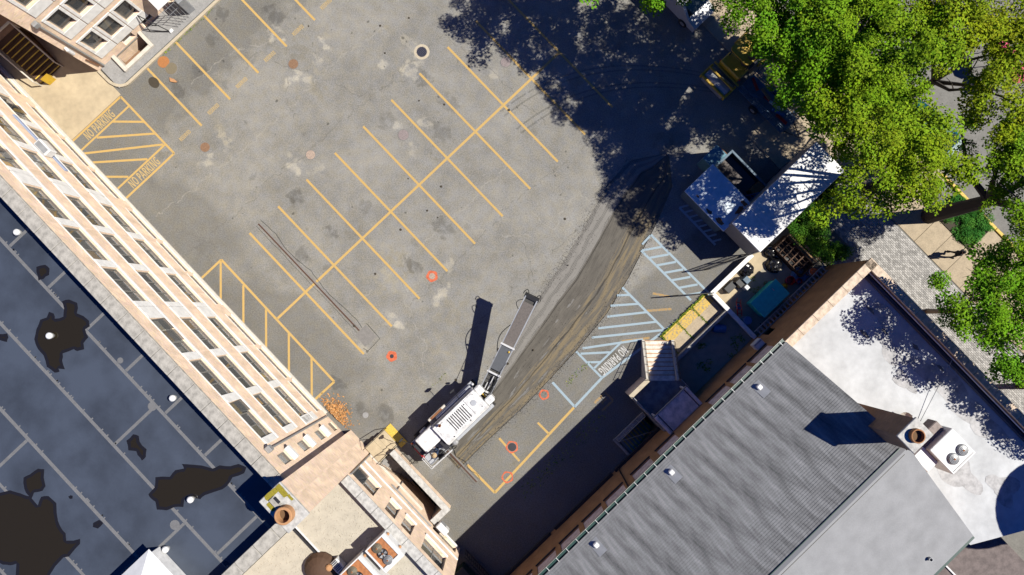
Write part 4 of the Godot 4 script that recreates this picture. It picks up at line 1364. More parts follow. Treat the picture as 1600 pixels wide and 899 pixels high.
func gable_building() -> void:
	var t := thing("gabled_building", "brick building with long grey shingle gable roof and dark green gutter", "building", 20.5, -4)
	var starts := [-18.2, -16.2, -14.2, -12.2, -10.15, -8.1, -6.1, -4.15, -1.75, 0.45, 5.0, 6.9, 8.75]
	var holes := []
	for b in starts:
		holes.append([b, b + 1.62, 3.45, 6.0])
	var s := st()
	wall(s, "a", 12.95, -26.0, 10.5, -2.0, 7.0, holes, 0.12)
	obj("brick_wall", s, M.brick_tan, t)
	for h in holes:
		part("window_board", 13.03, 13.07, h[0], h[1], h[2], h[3], M.pink, t)
		part("sill", 12.87, 12.948, h[0] - 0.06, h[1] + 0.06, h[2] - 0.14, h[2] - 0.01, M.dark_metal, t, 0.01)
	for q in [[-2.5, 2.2], [-8.2, -2.75], [-14.0, -8.6], [-20.0, -14.4]]:
		part("plinth_ledge", 12.72, 12.948, q[0], q[1], 0.3, 0.5, M.dark_metal, t, 0.02)
	s = st()
	face(s, [L(12.95, 10.45, 5.0), L(28.1, 10.45, 5.0), L(28.1, 10.45, 7.0), L(20.3, 10.45, 10.15), L(12.95, 10.45, 7.0)], L(20, 0, 7))
	face(s, [L(28.1, 10.45, 0), L(28.1, -26, 0), L(28.1, -26, 7.0), L(28.1, 10.45, 7.0)], L(20, 0, 4))
	obj("brick_wall", s, M.brick_tan, t)
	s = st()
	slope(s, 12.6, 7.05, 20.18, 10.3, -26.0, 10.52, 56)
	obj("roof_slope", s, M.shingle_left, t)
	s = st()
	slope(s, 28.4, 7.05, 20.42, 10.3, -26.0, 10.52, 56)
	obj("roof_slope", s, M.shingle_right, t)
	# ridge vent
	s = st()
	face(s, [L(20.1, -26, 10.28), L(20.3, -26, 10.4), L(20.3, 10.3, 10.4), L(20.1, 10.3, 10.28)], L(20.5, 0, 9.0))
	face(s, [L(20.5, -26, 10.28), L(20.3, -26, 10.4), L(20.3, 10.3, 10.4), L(20.5, 10.3, 10.28)], L(20.5, 0, 9.0))
	obj("ridge_cap", s, M.shingle_right, t)
	part("ridge_gap", 20.06, 20.10, -26, 10.1, 10.25, 10.33, M.green_gutter, t)
	part("ridge_gap", 20.50, 20.52, -26, 10.1, 10.25, 10.31, M.frame_grey, t)
	# white verge trim and gutter
	part("fascia", 12.62, 12.68, -26, 10.5, 6.85, 7.03, M.green_gutter, t)
	s = st()
	bx(s, 12.36, 12.6, -26, 10.5, 6.9, 6.93)
	bx(s, 12.34, 12.37, -26, 10.5, 6.9, 7.06)
	var gut := obj("gutter", s, M.green_gutter, t)
	part("gutter_lip", 12.328, 12.342, -26, 10.5, 7.05, 7.07, M.offwhite, gut)
	for i in 45:
		part("gutter_bracket", 12.34, 12.62, -25.0 + i * 0.8, -24.97 + i * 0.8, 7.06, 7.085, M.white_metal, gut)
	s = st()
	tube(s, [Vector3(12.46, 6.9, -2.45), Vector3(12.86, 6.3, -2.35), Vector3(12.88, 0.1, -2.2)], 0.05, 6)
	obj("downpipe", s, M.dark_metal, t)
	part("gutter", 28.41, 28.55, -26, 10.5, 6.95, 7.06, M.green_gutter, t)
	# roof vents, each a white box on a paler flashing
	var vl := ["white box vent on the shingles near the annex corner", "white box vent on the shingles above the pink canopy", "white box vent on the shingles farthest from the annex"]
	for i in 3:
		var b: float = [7.41, 0.21, -5.9][i]
		var y := 7.05 + (13.3 - 12.6) * 0.4288
		var v := thing("box_vent", vl[i], "roof vent", 13.3, b, y, "box vents along the shingle eave")
		s = st()
		face(s, [L(13.0, b - 0.3, y - 0.11), L(13.9, b - 0.3, y + 0.31), L(13.9, b + 0.3, y + 0.31), L(13.0, b + 0.3, y - 0.11)], L(13.3, b, y - 3))
		obj("flashing", s, M.grey_metal, v)
		part("cowl", 13.15, 13.46, b - 0.15, b + 0.15, y - 0.05, y + 0.24, M.white_metal, v, 0.05)
	s = st()
	var v2 := thing("pipe_vent", "short grey pipe vent low on the sunlit shingle slope", "roof vent", 27.2, 7.6, 7.45)
	llathe(s, Vector3.ZERO, [Vector2(0.12, -0.05), Vector2(0.12, 0.35), Vector2(0.09, 0.35), Vector2(0.09, 0.1), Vector2(0, 0.1)], 12)
	obj("pipe", s, M.grey_metal, v2)

# ---------------------------------------------------------------- flat roofed annex
func flat_annex() -> void:
	var t := thing("flat_annex", "flat white roofed brick annex with cream coping beside the gable", "building", 20, 14)
	var s := st()
	wall(s, "a", 12.95, 10.5, 18.1, -0.2, 5.85, [[11.2, 11.9, 1.0, 2.2]], 0.1)
	obj("brick_wall", s, M.brick_tan, t)
	s = st()
	face(s, [L(12.95, 18.1, 0), L(33.8, 18.1, 0), L(33.8, 18.1, 5.85), L(12.95, 18.1, 5.85)], L(20, 12, 3))
	obj("brick_wall", s, M.brick_tan, t)
	s = st()
	sheet(s, [Vector2(13.35, 10.48), Vector2(30.0, 10.48), Vector2(31.65, 13.47), Vector2(33.9, 17.5), Vector2(33.9, 17.62), Vector2(13.35, 17.62)], 4.8, 5.1)
	var roof := obj("roof", s, M.white_roof, t)
	part("parapet", 12.952, 13.36, 10.53, 18.098, 5.0, 5.86, M.brick_tan, t)
	part("parapet", 13.362, 33.9, 17.66, 18.098, 5.0, 5.86, M.brick_chimney, t)
	for i in 6:
		inst("coping_stone", box_mesh(Vector3(0.56, 0.15, 1.25), 0.02), M.coping_cream, t, L(13.14, 11.2 + i * 1.26, 5.935))
	inst("coping_stone", box_mesh(Vector3(0.56, 0.15, 0.60), 0.02), M.coping_cream, t, L(13.14, 17.86, 5.935))
	for i in 16:
		inst("coping_stone", box_mesh(Vector3(1.25, 0.15, 0.56), 0.02), M.coping_cream, t, L(14.06 + i * 1.26, 17.88, 5.935))
	s = st()
	tube(s, [Vector3(13.5, 5.55, 17.6), Vector3(33.8, 5.55, 17.6)], 0.05, 5)
	obj("flashing", s, M.white_metal, t)
	part("roof_kerb", 13.4, 33.6, 17.3, 17.64, 5.102, 5.3, M.membrane, t, 0.08)
	# ponding stains with their own outlines
	var lift := 0.0
	for q in [[22.0, 16.2, 2.6, 0.8], [18.2, 15.4, 1.4, 0.6], [26.4, 13.1, 1.5, 0.9], [25.4, 16.4, 1.6, 0.7], [16.0, 16.5, 1.2, 0.5], [29.0, 14.4, 1.0, 0.8], [20.0, 14.6, 0.9, 0.4]]:
		s = st()
		var poly := []
		for i in 24:
			var th := TAU * i / 24
			var r := 1.0 + 0.3 * sin(th * 3 + q[0]) + rng.randf_range(-0.1, 0.1)
			poly.append(Vector2(q[0] + cos(th) * q[2] * r, minf(q[1] + sin(th) * q[3] * r, 17.25)))
		sheet(s, poly, 5.104 + lift)
		lift += 0.002
		obj("roof_stain", s, M.roof_stain, roof)
	for q in [[15.4, 16.2], [17.0, 15.9], [19.0, 16.6], [16.2, 14.9], [21.0, 16.8]]:
		s = st()
		var poly := []
		for i in 12:
			var th := TAU * i / 12
			poly.append(Vector2(q[0] + cos(th) * rng.randf_range(0.15, 0.45), q[1] + sin(th) * rng.randf_range(0.06, 0.16)))
		sheet(s, poly, 5.122)
		obj("dirt_patch", s, M.roof_dirt, roof)
	s = st()
	tube(s, [Vector3(22.6, 5.2, 13.0), Vector3(20.9, 5.6, 17.5)], 0.02, 4)
	obj("guy_cable", s, M.grey_metal, t)
	# chimney
	var c := thing("brick_chimney", "square brown brick chimney with pale cap and round flue by the ridge", "chimney", 18.95, 10.55, 5.1)
	part("stack", 18.38, 19.52, 9.92, 11.2, 5.11, 12.5, M.brick_chimney, c)
	part("cap", 18.32, 19.58, 9.86, 11.26, 12.5, 12.65, M.stone_white, c, 0.02)
	s = st()
	llathe(s, L(18.95, 10.56, 12.65), [Vector2(0.38, 0), Vector2(0.37, 0.26), Vector2(0.34, 0.28), Vector2(0.31, 0.28), Vector2(0.30, 0.015)], 22)
	obj("flue_ring", s, M.clay_brown, c)
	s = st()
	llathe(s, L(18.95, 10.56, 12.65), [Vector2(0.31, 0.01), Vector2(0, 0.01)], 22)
	obj("flue_shade_disc", s, M.flue_shade, c)  # disc in place of a deep flue, its shade is in the colour
	# rooftop unit and its ducts
	var u := thing("roof_unit", "big white rooftop cooling unit with two fans on the white roof", "air conditioner", 23.9, 13.1, 5.1)
	part("cabinet", 23.1, 25.1, 12.2, 14.1, 5.3, 7.0, M.white_metal, u, 0.04)
	part("skid", 23.2, 25.0, 12.3, 14.0, 5.105, 5.3, M.dark_metal, u)
	part("panel_seam", 23.13, 25.0, 12.42, 12.45, 7.002, 7.012, M.grey_metal, u)
	part("panel_seam", 24.95, 24.98, 12.3, 14.0, 7.002, 7.012, M.dark_metal, u)
	fan_disc(u, 24.4, 12.85, 7.003, 0.36, M.grey_metal)
	fan_disc(u, 24.4, 13.6, 7.003, 0.36, M.grey_metal)
	part("duct", 22.4, 23.09, 11.75, 13.9, 5.6, 6.5, M.duct_tan, u, 0.05)
	part("duct_cover", 22.9, 24.2, 11.3, 12.19, 5.3, 6.6, M.white_metal, u, 0.04)
	var d := thing("satellite_dish", "small pale satellite dish standing beside the chimney on the white roof", "satellite dish", 21.6, 13.3, 5.1)
	s = st()
	llathe(s, Vector3(0, 0.55, 0), [Vector2(0, 0), Vector2(0.2, 0.03), Vector2(0.36, 0.12)], 14)
	obj("dish", s, M.offwhite, d).rotation = Vector3(0.5, 0.3, 0.4)
	s = st()
	ltube(s, [Vector3(0, 0, 0), Vector3(0, 0.56, 0)], 0.03, 6)
	obj("mast", s, M.dark_metal, d)
	for q in [[13.75, 10.75, "dark bent roof hook where the shingles meet the white roof"], [18.8, 10.75, "thin bent rod lying at the edge of the shingles near the chimney"]]:
		var h := thing("roof_hook", q[2], "hook", q[0], q[1], 5.1)
		s = st()
		ltube(s, [Vector3(0, 0.02, 0), Vector3(0.3, 0.3, -0.1), Vector3(0.6, 0.25, -0.25), Vector3(0.5, 0.05, -0.1)], 0.03, 5)
		obj("rod", s, M.dark_metal, h)
	var rt := thing("shadow_tower", "unseen round brick tower added beyond the annex roof for its curved shadow", "tower", 35.4, 20.1)  # out of view, sized to throw a round shadow on the annex
	s = st()
	llathe(s, Vector3.ZERO, [Vector2(3.0, 0), Vector2(3.0, 12.2), Vector2(3.15, 12.2), Vector2(3.15, 12.5), Vector2(0, 13.0)], 32)
	obj("drum", s, M.brick_tan, rt)
	var lr := thing("low_roof", "low brown flat roof in shade behind the gabled building", "roof", 33, 8)
	part("deck", 28.2, 40, -5, 13.0, 0.02, 2.2, M.roof_brown, lr, 0.03)
	part("edge_pipe", 30.0, 33.5, 9.0, 9.1, 2.202, 2.32, M.white_metal, lr)

# ---------------------------------------------------------------- entrance of the gabled building
func flat_thing(called: String, label: String, category: String, x: float, z: float) -> Node3D:
	# a thing squared to the picture's own axes instead of the site's: a is x, b is -z
	var t := thing(called, label, category, 0, 0)
	t.position = Vector3(x, 0, z)
	t.rotation.y = 0
	O = Vector3(x, 0, -z)
	return t

func rail(s: SurfaceTool, p0: Vector3, p1: Vector3, h: float, n: int, r := 0.022) -> void:
	var u := Vector3.UP * h
	tube(s, [p0 + u, p1 + u], r, 6)
	tube(s, [p0 + u * 0.5, p1 + u * 0.5], r * 0.8, 5)
	for i in n:
		var p := p0.lerp(p1, i / float(n - 1))
		tube(s, [p, p + u], r, 5)

func entrance() -> void:
	var t := flat_thing("entrance_stairs", "pale entrance stairs with low white side walls and iron rails", "stairs", 10.1, 3.4)
	var s: SurfaceTool
	for i in 9:
		var z0 := 2.1 + i * 0.28
		part("step", 9.16, 11.0, -4.75, -z0, 0.003 + 0.16 * i, 0.16 * (i + 1), M.concrete_pale, t, 0.012)
		part("nosing", 9.18, 10.98, -z0 - 0.05, -z0 + 0.006, 0.16 * (i + 1) + 0.001, 0.16 * (i + 1) + 0.006, M.clay, t)
	for x in [[8.98, 9.15], [11.01, 11.2]]:
		s = st()
		var lo := []
		var hi := []
		for q in [[2.05, 0.0], [2.05, 0.3], [4.7, 1.85], [4.7, 0.0]]:
			lo.append(L(x[0], -q[0], q[1]))
			hi.append(L(x[1], -q[0], q[1]))
		var mid := L((x[0] + x[1]) / 2, -3.6, 0.6)
		face(s, lo, mid)
		face(s, hi, mid)
		for i in 4:
			face(s, [lo[i], lo[(i + 1) % 4], hi[(i + 1) % 4], hi[i]], mid)
		obj("side_wall", s, M.offwhite, t)
		s = st()
		var xm: float = (x[0] + x[1]) / 2
		rail(s, Vector3(xm, 0.25, -2.15), Vector3(xm, 1.8, -4.65), 0.75, 6, 0.02)
		obj("handrail", s, M.dark_metal, t)
	var l := thing("entrance_landing", "dark felted entrance landing with cream wall and thin white rails", "landing", 10.9, 3.2)
	s = st()
	sheet(s, [Vector2(9.72, 3.3), Vector2(11.1, 4.95), Vector2(12.94, 4.95), Vector2(12.94, 1.9), Vector2(9.72, 1.9)], 0.0, 1.42)
	obj("deck", s, M.felt, l)
	part("side_wall", 9.5, 9.715, 1.75, 3.3, 0.0, 1.95, M.brick, l, 0.02)
	part("wall_cap", 9.45, 9.76, 1.7, 3.36, 1.952, 2.05, M.kerb, l, 0.02)
	part("side_kerb", 9.72, 12.94, 1.76, 1.895, 0.0, 1.6, M.stone, l, 0.02)
	s = st()
	rail(s, Vector3(9.75, 1.6, 1.83), Vector3(11.5, 1.6, 1.83), 0.8, 4, 0.025)
	obj("handrail", s, M.aluminium, l)
	s = st()
	tube(s, [Vector3(11.1, 2.2, 4.95), Vector3(11.9, 2.2, 4.95)], 0.03, 6)
	tube(s, [Vector3(11.1, 1.42, 4.95), Vector3(11.1, 2.2, 4.95)], 0.03, 6)
	obj("handrail", s, M.aluminium, l)
	var c := thing("entrance_canopy", "flat pinkish brown canopy slab over the entrance door", "canopy", 12.3, 3.3)
	part("slab", 11.45, 12.94, 1.85, 4.8, 2.75, 3.0, M.pink, c, 0.03)
	for b in [[1.85, 2.05], [4.6, 4.8]]:
		part("kerb_strip", 11.47, 12.92, b[0], b[1], 3.002, 3.1, M.pink, c, 0.02)
	for b in [2.13, 4.5]:
		part("seam", 11.5, 12.9, b, b + 0.06, 3.002, 3.014, M.wood_dark, c)
	part("edge_strip", 11.4, 11.448, 1.85, 4.8, 2.8, 3.05, M.grey_metal, c)
	for b in [2.0, 4.65]:
		part("post", 11.5, 11.62, b - 0.06, b + 0.06, 1.42, 2.748, M.white, c)
	var bs := thing("basement_steps", "shaded basement steps with worn yellow edges going under the landing", "stairs", 12.2, 0.4)
	s = st()
	for e in [[11.55, 11.55, -0.85, 1.75], [11.55, 12.95, 1.75, 1.75]]:
		face(s, [L(e[0], e[2], -2.0), L(e[1], e[3], -2.0), L(e[1], e[3], 0.0), L(e[0], e[2], 0.0)], L(-20, 20, 0))
	obj("pit_wall", s, M.stone, bs)
	part("pit_floor", 11.55, 12.95, -0.85, 1.75, -2.1, -2.0, M.soil, bs)
	for i in 9:
		var b := -0.84 + i * 0.26
		part("step", 11.56, 12.94, b, b + 0.258, -1.99, -0.05 - i * 0.19, M.concrete, bs, 0.01)
		part("yellow_edge", 11.56, 12.94, b + 0.17, b + 0.255, -0.049 - i * 0.19, -0.042 - i * 0.19, M.safety, bs)
	part("kerb", 11.3, 11.545, -0.95, 1.7, 0.003, 0.3, M.stone, bs, 0.02)
	part("kerb", 11.3, 12.94, -1.15, -0.955, 0.003, 0.2, M.stone, bs, 0.02)
	s = st()
	rail(s, Vector3(11.42, 0.3, -0.9), Vector3(11.42, 0.3, 1.6), 0.85, 5, 0.03)
	tube(s, [Vector3(11.42, 1.15, -0.9), Vector3(12.9, 0.2, 1.6)], 0.025, 6)
	obj("handrail", s, M.aluminium, bs)
	# tan walk with yellow edge and grassy joints
	var w := thing("side_walk", "tan concrete walk slabs with yellow painted kerb beside the stairs", "pavement", 9.3, 8.2, 0, "", "structure")
	for q in [[8.62, 10.12, 9.2, 10.6], [8.62, 10.12, 7.75, 9.17], [8.62, 10.12, 6.3, 7.72], [9.0, 10.12, 4.9, 6.27]]:
		part("slab", q[0], q[1], q[2], q[3], 0.003, 0.12, M.concrete_walk, w, 0.012)
	part("yellow_kerb", 8.46, 8.615, 6.3, 10.65, 0.003, 0.12, M.safety, w, 0.02)
	var yp := st()
	for q in [[9.22, 10.58], [7.77, 9.15], [6.32, 7.7]]:
		sheet(yp, [Vector2(8.65, q[0]), Vector2(9.25, q[0]), Vector2(9.2, q[1]), Vector2(8.65, q[1])], 0.124)
	obj("worn_yellow_paint", yp, M.kerb_paint, w)
	for b in [9.185, 7.735, 6.285]:
		tuft_row(w, 8.5, b, 10.1, b, 150, 0.08)
	tuft_row(w, 8.44, 6.2, 8.44, 10.6, 420, 0.1)
	part("retaining_wall", 10.14, 10.4, 4.6, 10.7, 0.003, 0.62, M.stone, w, 0.02)
	var gb := thing("gravel_bed", "shaded gravel bed with weeds along the annex wall", "gravel bed", 11.6, 8, 0, "", "structure")
	s = st()
	sheet(s, [Vector2(10.41, 4.96), Vector2(12.94, 4.96), Vector2(12.94, 10.72), Vector2(10.41, 10.72)], 0.02)
	obj("gravel", s, M.gravel_bed, gb)
	tuft_patch(gb, 10.5, 12.8, 6.5, 10.5, 170, 0.12, 0.022)

# ---------------------------------------------------------------- grass tufts
func blade_mesh(n: int, spread: Vector2, blade: float, seed_: int, cols: Array) -> ArrayMesh:
	var r := RandomNumberGenerator.new()
	r.seed = seed_
	var v := PackedVector3Array()
	var c := PackedColorArray()
	var nn := PackedVector3Array()
	for i in n:
		var p := Vector3(r.randf_range(-0.5, 0.5) * spread.x, 0.0, r.randf_range(-0.5, 0.5) * spread.y)
		var d := Vector3(r.randfn(), 0, r.randfn()).normalized()
		var l := blade * r.randf_range(0.6, 1.6)
		var side := Vector3(-d.z, 0, d.x) * l * 0.22
		var col: Color = cols[r.randi() % cols.size()] * r.randf_range(0.7, 1.2)
		var tipv := p + d * l + Vector3.UP * l * r.randf_range(0.3, 1.2)
		var nv := (tipv - p + side).cross(side * 2.0).normalized()
		var tri3 := [p - side, p + side, tipv]
		if nv.y < 0.0:
			nv = -nv
			tri3 = [p + side, p - side, tipv]
		for q in tri3:
			v.append(q); c.append(col); nn.append(nv)
	var arr := []
	arr.resize(Mesh.ARRAY_MAX)
	arr[Mesh.ARRAY_VERTEX] = v
	arr[Mesh.ARRAY_NORMAL] = nn
	arr[Mesh.ARRAY_COLOR] = c
	var m := ArrayMesh.new()
	m.add_surface_from_arrays(Mesh.PRIMITIVE_TRIANGLES, arr)
	return m

const GREENS := [Color(0.10, 0.17, 0.015), Color(0.16, 0.22, 0.02), Color(0.06, 0.12, 0.015), Color(0.22, 0.24, 0.03)]

func tuft_row(parent: Node, a0: float, b0: float, a1: float, b1: float, n: int, blade: float) -> void:
	var m := blade_mesh(n, Vector2(absf(a1 - a0) + 0.06, absf(b1 - b0) + 0.06), blade, int(a0 * 100 + b0 * 17) + n, GREENS)
	var o := inst("weeds", m, M.grass, parent, L((a0 + a1) / 2, (b0 + b1) / 2, 0.11))
	o.set_meta("kind", "stuff")

func tuft_patch(parent: Node, a0: float, a1: float, b0: float, b1: float, n: int, blade: float, y: float, clumps := 14) -> void:
	var arr: Array = []
	for i in clumps:
		var m := blade_mesh(n / clumps + 6, Vector2(0.35, 0.35), blade, i + n, GREENS)
		var o := inst("weeds", m, M.grass, parent, L(rng.randf_range(a0, a1), rng.randf_range(b0, b1), y))
		o.set_meta("kind", "stuff")
		arr.append(o)

# ---------------------------------------------------------------- service yard
func yard() -> void:
	var s: SurfaceTool
	var g := thing("yard_floor", "tan and grey dirt floor of the fenced service yard", "yard", 11, 15, 0, "", "structure")
	s = st()
	sheet(s, [Vector2(8.75, 10.78), Vector2(12.94, 10.78), Vector2(12.94, 18.1), Vector2(8.75, 18.1)], 0.008)
	obj("dirt", s, M.gravel_bed, g)
	s = st()
	sheet(s, [Vector2(8.8, 11.0), Vector2(10.0, 11.0), Vector2(10.1, 13.2), Vector2(9.9, 15.3), Vector2(8.8, 15.6)], 0.013)
	obj("concrete_patch", s, M.concrete_warm, g)
	tuft_patch(g, 9.9, 12.0, 12.5, 16.0, 90, 0.1, 0.012, 8)
	# white solid fence, two runs of boards
	var f := thing("white_fence", "white board fence folded round the corner of the service yard", "fence", 8.7, 10.8)
	for i in 14:
		part("board", 8.6, 8.72, 10.82 + i * 0.27, 10.82 + (i + 1) * 0.27 - 0.01, 0.01, 0.6, M.white, f, 0.012)
	part("top_rail", 8.5, 8.8, 10.72, 14.62, 0.602, 0.68, M.white, f, 0.015)
	for i in 15:
		part("board", 8.84 + i * 0.27, 8.84 + (i + 1) * 0.27 - 0.01, 10.72, 10.84, 0.01, 0.6, M.white, f, 0.012)
	part("top_rail", 8.82, 12.9, 10.63, 10.93, 0.602, 0.68, M.white, f, 0.015)
	# chain link gate leaves
	for q in [[8.5, 10.6, 7.0, 8.8, "open chain link gate frame at the fence corner"], [8.6, 14.7, 7.2, 11.6, "long chain link gate frame swung out by the trailer"]]:
		var gt := thing("gate_frame", q[4], "gate", q[0], q[1], 0, "chain link gates of the yard")
		var p0 := Vector3(q[0], 0.1, q[1])
		var p1 := Vector3(q[2], 0.1, q[3])
		s = st()
		for y in [0.0, 0.9, 1.75]:
			tube(s, [p0 + Vector3.UP * y, p1 + Vector3.UP * y], 0.03, 6)
		for k in 3:
			var p := p0.lerp(p1, k / 2.0)
			tube(s, [p, p + Vector3.UP * 1.78], 0.035, 6)
		obj("tube_frame", s, M.dark_metal, gt)
		s = st()
		for k in 24:
			var pa := p0.lerp(p1, k / 24.0)
			var pb := p0.lerp(p1, minf(1.0, (k + 3) / 24.0))
			tube(s, [pa, pb + Vector3.UP * 1.75], 0.005, 3)
			tube(s, [pb, pa + Vector3.UP * 1.75], 0.005, 3)
		obj("wire_mesh", s, M.galvanised, gt)
	# shed with white roof
	var sh := thing("site_office", "small site hut with dappled white roof and rust marks", "hut", 4.05, 15.1)
	part("walls", 2.3, 5.8, 13.95, 16.2, 0.15, 2.5, M.blue_grey, sh, 0.02)
	part("skid", 2.5, 5.6, 14.1, 16.0, 0.003, 0.15, M.dark_metal, sh)
	var rf := part("roof", 2.17, 5.9, 13.72, 16.35, 2.502, 2.62, M.roof_blue, sh, 0.03)
	for i in 12:
		part("roof_rib", 2.3 + i * 0.3, 2.33 + i * 0.3, 13.76, 16.3, 2.621, 2.635, M.roof_blue, rf)
	for q in [[5.2, 14.0, 0.4, 0.2], [5.6, 15.5, 0.22, 0.45], [4.3, 13.95, 0.35, 0.15], [5.5, 16.0, 0.3, 0.2], [3.0, 14.1, 0.16, 0.1]]:
		s = st()
		var poly := []
		for i in 11:
			var th := TAU * i / 11
			poly.append(Vector2(q[0] + cos(th) * q[2] * rng.randf_range(0.5, 1.1), q[1] + sin(th) * q[3] * rng.randf_range(0.5, 1.1)))
		sheet(s, poly, 2.638)
		obj("rust_patch", s, M.rust, rf)
	var sb := thing("tool_chest", "turquoise painted steel tool chest behind the site hut", "tool chest", 1.95, 16.85)
	part("body", 1.5, 2.36, 16.38, 17.65, 0.003, 1.9, M.teal_pale, sb, 0.02)
	part("lid", 1.45, 2.4, 16.34, 17.7, 1.902, 1.99, M.teal_pale, sb, 0.02)
	part("rusty_edge", 1.45, 2.4, 17.702, 17.74, 1.8, 1.98, M.rust, sb)
	# open skip
	var dp := thing("open_skip", "open rusty waste skip standing between hut and trailer", "skip", 4.2, 17.4)
	for q in [[2.45, 5.95, 16.6, 16.68], [2.45, 5.95, 18.2, 18.28], [2.45, 2.53, 16.68, 18.2], [5.87, 5.95, 16.68, 18.2]]:
		part("side_panel", q[0], q[1], q[2], q[3], 0.12, 1.6, M.dark_metal, dp)
		part("rim", q[0] - 0.04, q[1] + 0.04, q[2] - 0.04, q[3] + 0.04, 1.602, 1.68, M.blue_grey, dp, 0.02)
	part("skip_floor", 2.53, 5.87, 16.68, 18.2, 0.004, 0.15, M.soil, dp)
	part("rubble_fill", 2.54, 5.86, 16.69, 18.19, 0.152, 0.95, M.scrap, dp)
	part("plate", 5.2, 5.85, 17.2, 18.1, 0.16, 1.75, M.rust, dp, 0.02)
	var tl := thing("step_ladder", "blue folded step ladder leaning on the skip", "ladder", 5.5, 16.7)
	s = st()
	tube(s, [Vector3(5.3, 1.72, 16.75), Vector3(5.75, 1.9, 17.5)], 0.03, 5)
	tube(s, [Vector3(5.75, 1.72, 16.75), Vector3(5.75, 1.9, 17.5)], 0.03, 5)
	obj("stile", s, M.blue, tl)
	for i in 3:
		s = st()
		tube(s, [Vector3(5.4 + i * 0.1, 1.78 + i * 0.04, 16.95 + i * 0.17), Vector3(5.75, 1.78 + i * 0.04, 16.95 + i * 0.17)], 0.02, 5)
		obj("rung", s, M.blue, tl)
	# box trailer
	var tr := thing("box_trailer", "long white box trailer with shade dappled roof beside the hedge", "trailer", 7.05, 18.1)
	part("box", 5.78, 8.33, 14.25, 21.85, 0.95, 3.5, M.trailer_wall, tr, 0.03)
	rf = part("roof", 5.74, 8.37, 14.2, 21.9, 3.502, 3.6, M.white_metal, tr, 0.03)
	for i in 14:
		part("roof_bow", 5.8, 8.31, 14.6 + i * 0.53, 14.63 + i * 0.53, 3.601, 3.612, M.white_metal, rf)
	part("chassis", 6.2, 7.9, 14.4, 21.6, 0.6, 0.948, M.dark_metal, tr)
	for b in [19.4, 20.5]:
		for a in [5.95, 7.75]:
			wheel(tr, Vector3(a, 0.5, b), 0.5, 0.3, true)
	for a in [6.3, 7.6]:
		part("landing_leg", a, a + 0.12, 15.6, 15.72, 0.004, 0.598, M.dark_metal, tr)
	# teal skip bin
	var tb := thing("teal_bin", "closed teal steel dumpster beside the ladder", "dumpster", 11.5, 13.2)
	part("body", 10.86, 12.14, 12.1, 14.36, 0.1, 1.2, M.teal, tb, 0.04)
	part("lid", 10.8, 12.2, 12.02, 14.44, 1.202, 1.3, M.teal, tb, 0.03)
	part("lid_handle", 11.1, 11.3, 13.75, 13.8, 1.301, 1.36, M.aluminium, tb)
	for q in [[10.95, 12.2], [11.95, 12.2], [10.95, 14.2], [11.95, 14.2]]:
		part("caster", q[0] - 0.05, q[0] + 0.05, q[1] - 0.06, q[1] + 0.06, 0.01, 0.1, M.rubber, tb, 0.02)
	# aluminium ladder on edge against the wall
	var la := thing("long_ladder", "long aluminium ladder hung flat along the brown brick wall", "ladder", 12.7, 14, 1.0)
	for a in [12.42, 12.86]:
		part("stile", a, a + 0.06, 10.9, 17.5, 1.0, 1.09, M.aluminium, la, 0.01)
	for i in 21:
		part("rung", 12.482, 12.858, 11.1 + i * 0.31, 11.19 + i * 0.31, 1.02, 1.07, M.aluminium, la)
	for b in [11.6, 16.8]:
		part("wall_hook", 12.3, 12.945, b, b + 0.06, 0.93, 0.998, M.dark_metal, la)
	# timber pallets
	var pl := thing("pallet_stack", "upright dark timber crate frames with pale top rails by the hedge", "timber frame", 10.7, 16.8)
	for k in 2:
		var b := 17.25 + k * 0.28
		part("top_rail", 9.3, 12.1 if k == 0 else 10.2, b, b + 0.09, 1.02, 1.1, M.wood, pl, 0.01)
	part("top_rail", 10.6, 12.15, 17.53, 17.62, 1.02, 1.1, M.wood, pl, 0.01)
	for i in 7:
		var a := 9.35 + i * 0.44
		part("slat", a, a + 0.09, 16.0, 17.24, 0.72, 0.78, M.wood_dark, pl, 0.01)
	for q in [[9.3, 9.36, 16.0, 17.24], [12.04, 12.1, 16.0, 17.24], [9.36, 12.04, 16.0, 16.05], [9.36, 12.04, 17.19, 17.24]]:
		part("added_side", q[0], q[1], q[2], q[3], 0.02, 0.655, M.wood_dark, pl)  # sides added to keep the sun out of the frames
	part("shade_sheet", 9.36, 12.04, 16.05, 17.19, 0.014, 0.04, M.black, pl)  # black sheet painted in for the deep shade between the slats
	for i in 5:
		part("batten", 9.3, 12.1, 16.0 + i * 0.29, 16.05 + i * 0.29, 0.66, 0.715, M.wood_dark, pl, 0.01)
	for q in [[9.35, 16.05], [12.0, 16.05], [9.35, 17.2], [12.0, 17.2]]:
		part("leg", q[0], q[0] + 0.1, q[1], q[1] + 0.1, 0.01, 0.72, M.wood_dark, pl)
	# black tarped bundles
	for q in [[9.2, 13.75, 0.52, "round black tarped bundle on the tan concrete by the fence"], [9.45, 15.85, 0.48, "black tarped bundle under the corner of the trailer"], [10.3, 15.35, 0.55, "black tarped bundle beside the timber frames"]]:
		var o := thing("tarped_bundle", q[3], "bundle", q[0], q[1], 0.013, "black tarped bundles in the yard")
		s = st()
		var n := noise(int(q[0] * 10), 1.6, 3)
		var R: float = q[2]
		var ring := []
		for j in 9:
			var th := j / 8.0 * PI * 0.5
			var row := []
			for i in 18:
				var ph := TAU * i / 18
				var d := Vector3(cos(th) * cos(ph), sin(th) * 1.1, cos(th) * sin(ph))
				row.append(d * R * (1.0 + 0.22 * n.get_noise_3dv(d * 1.4)))
			ring.append(row)
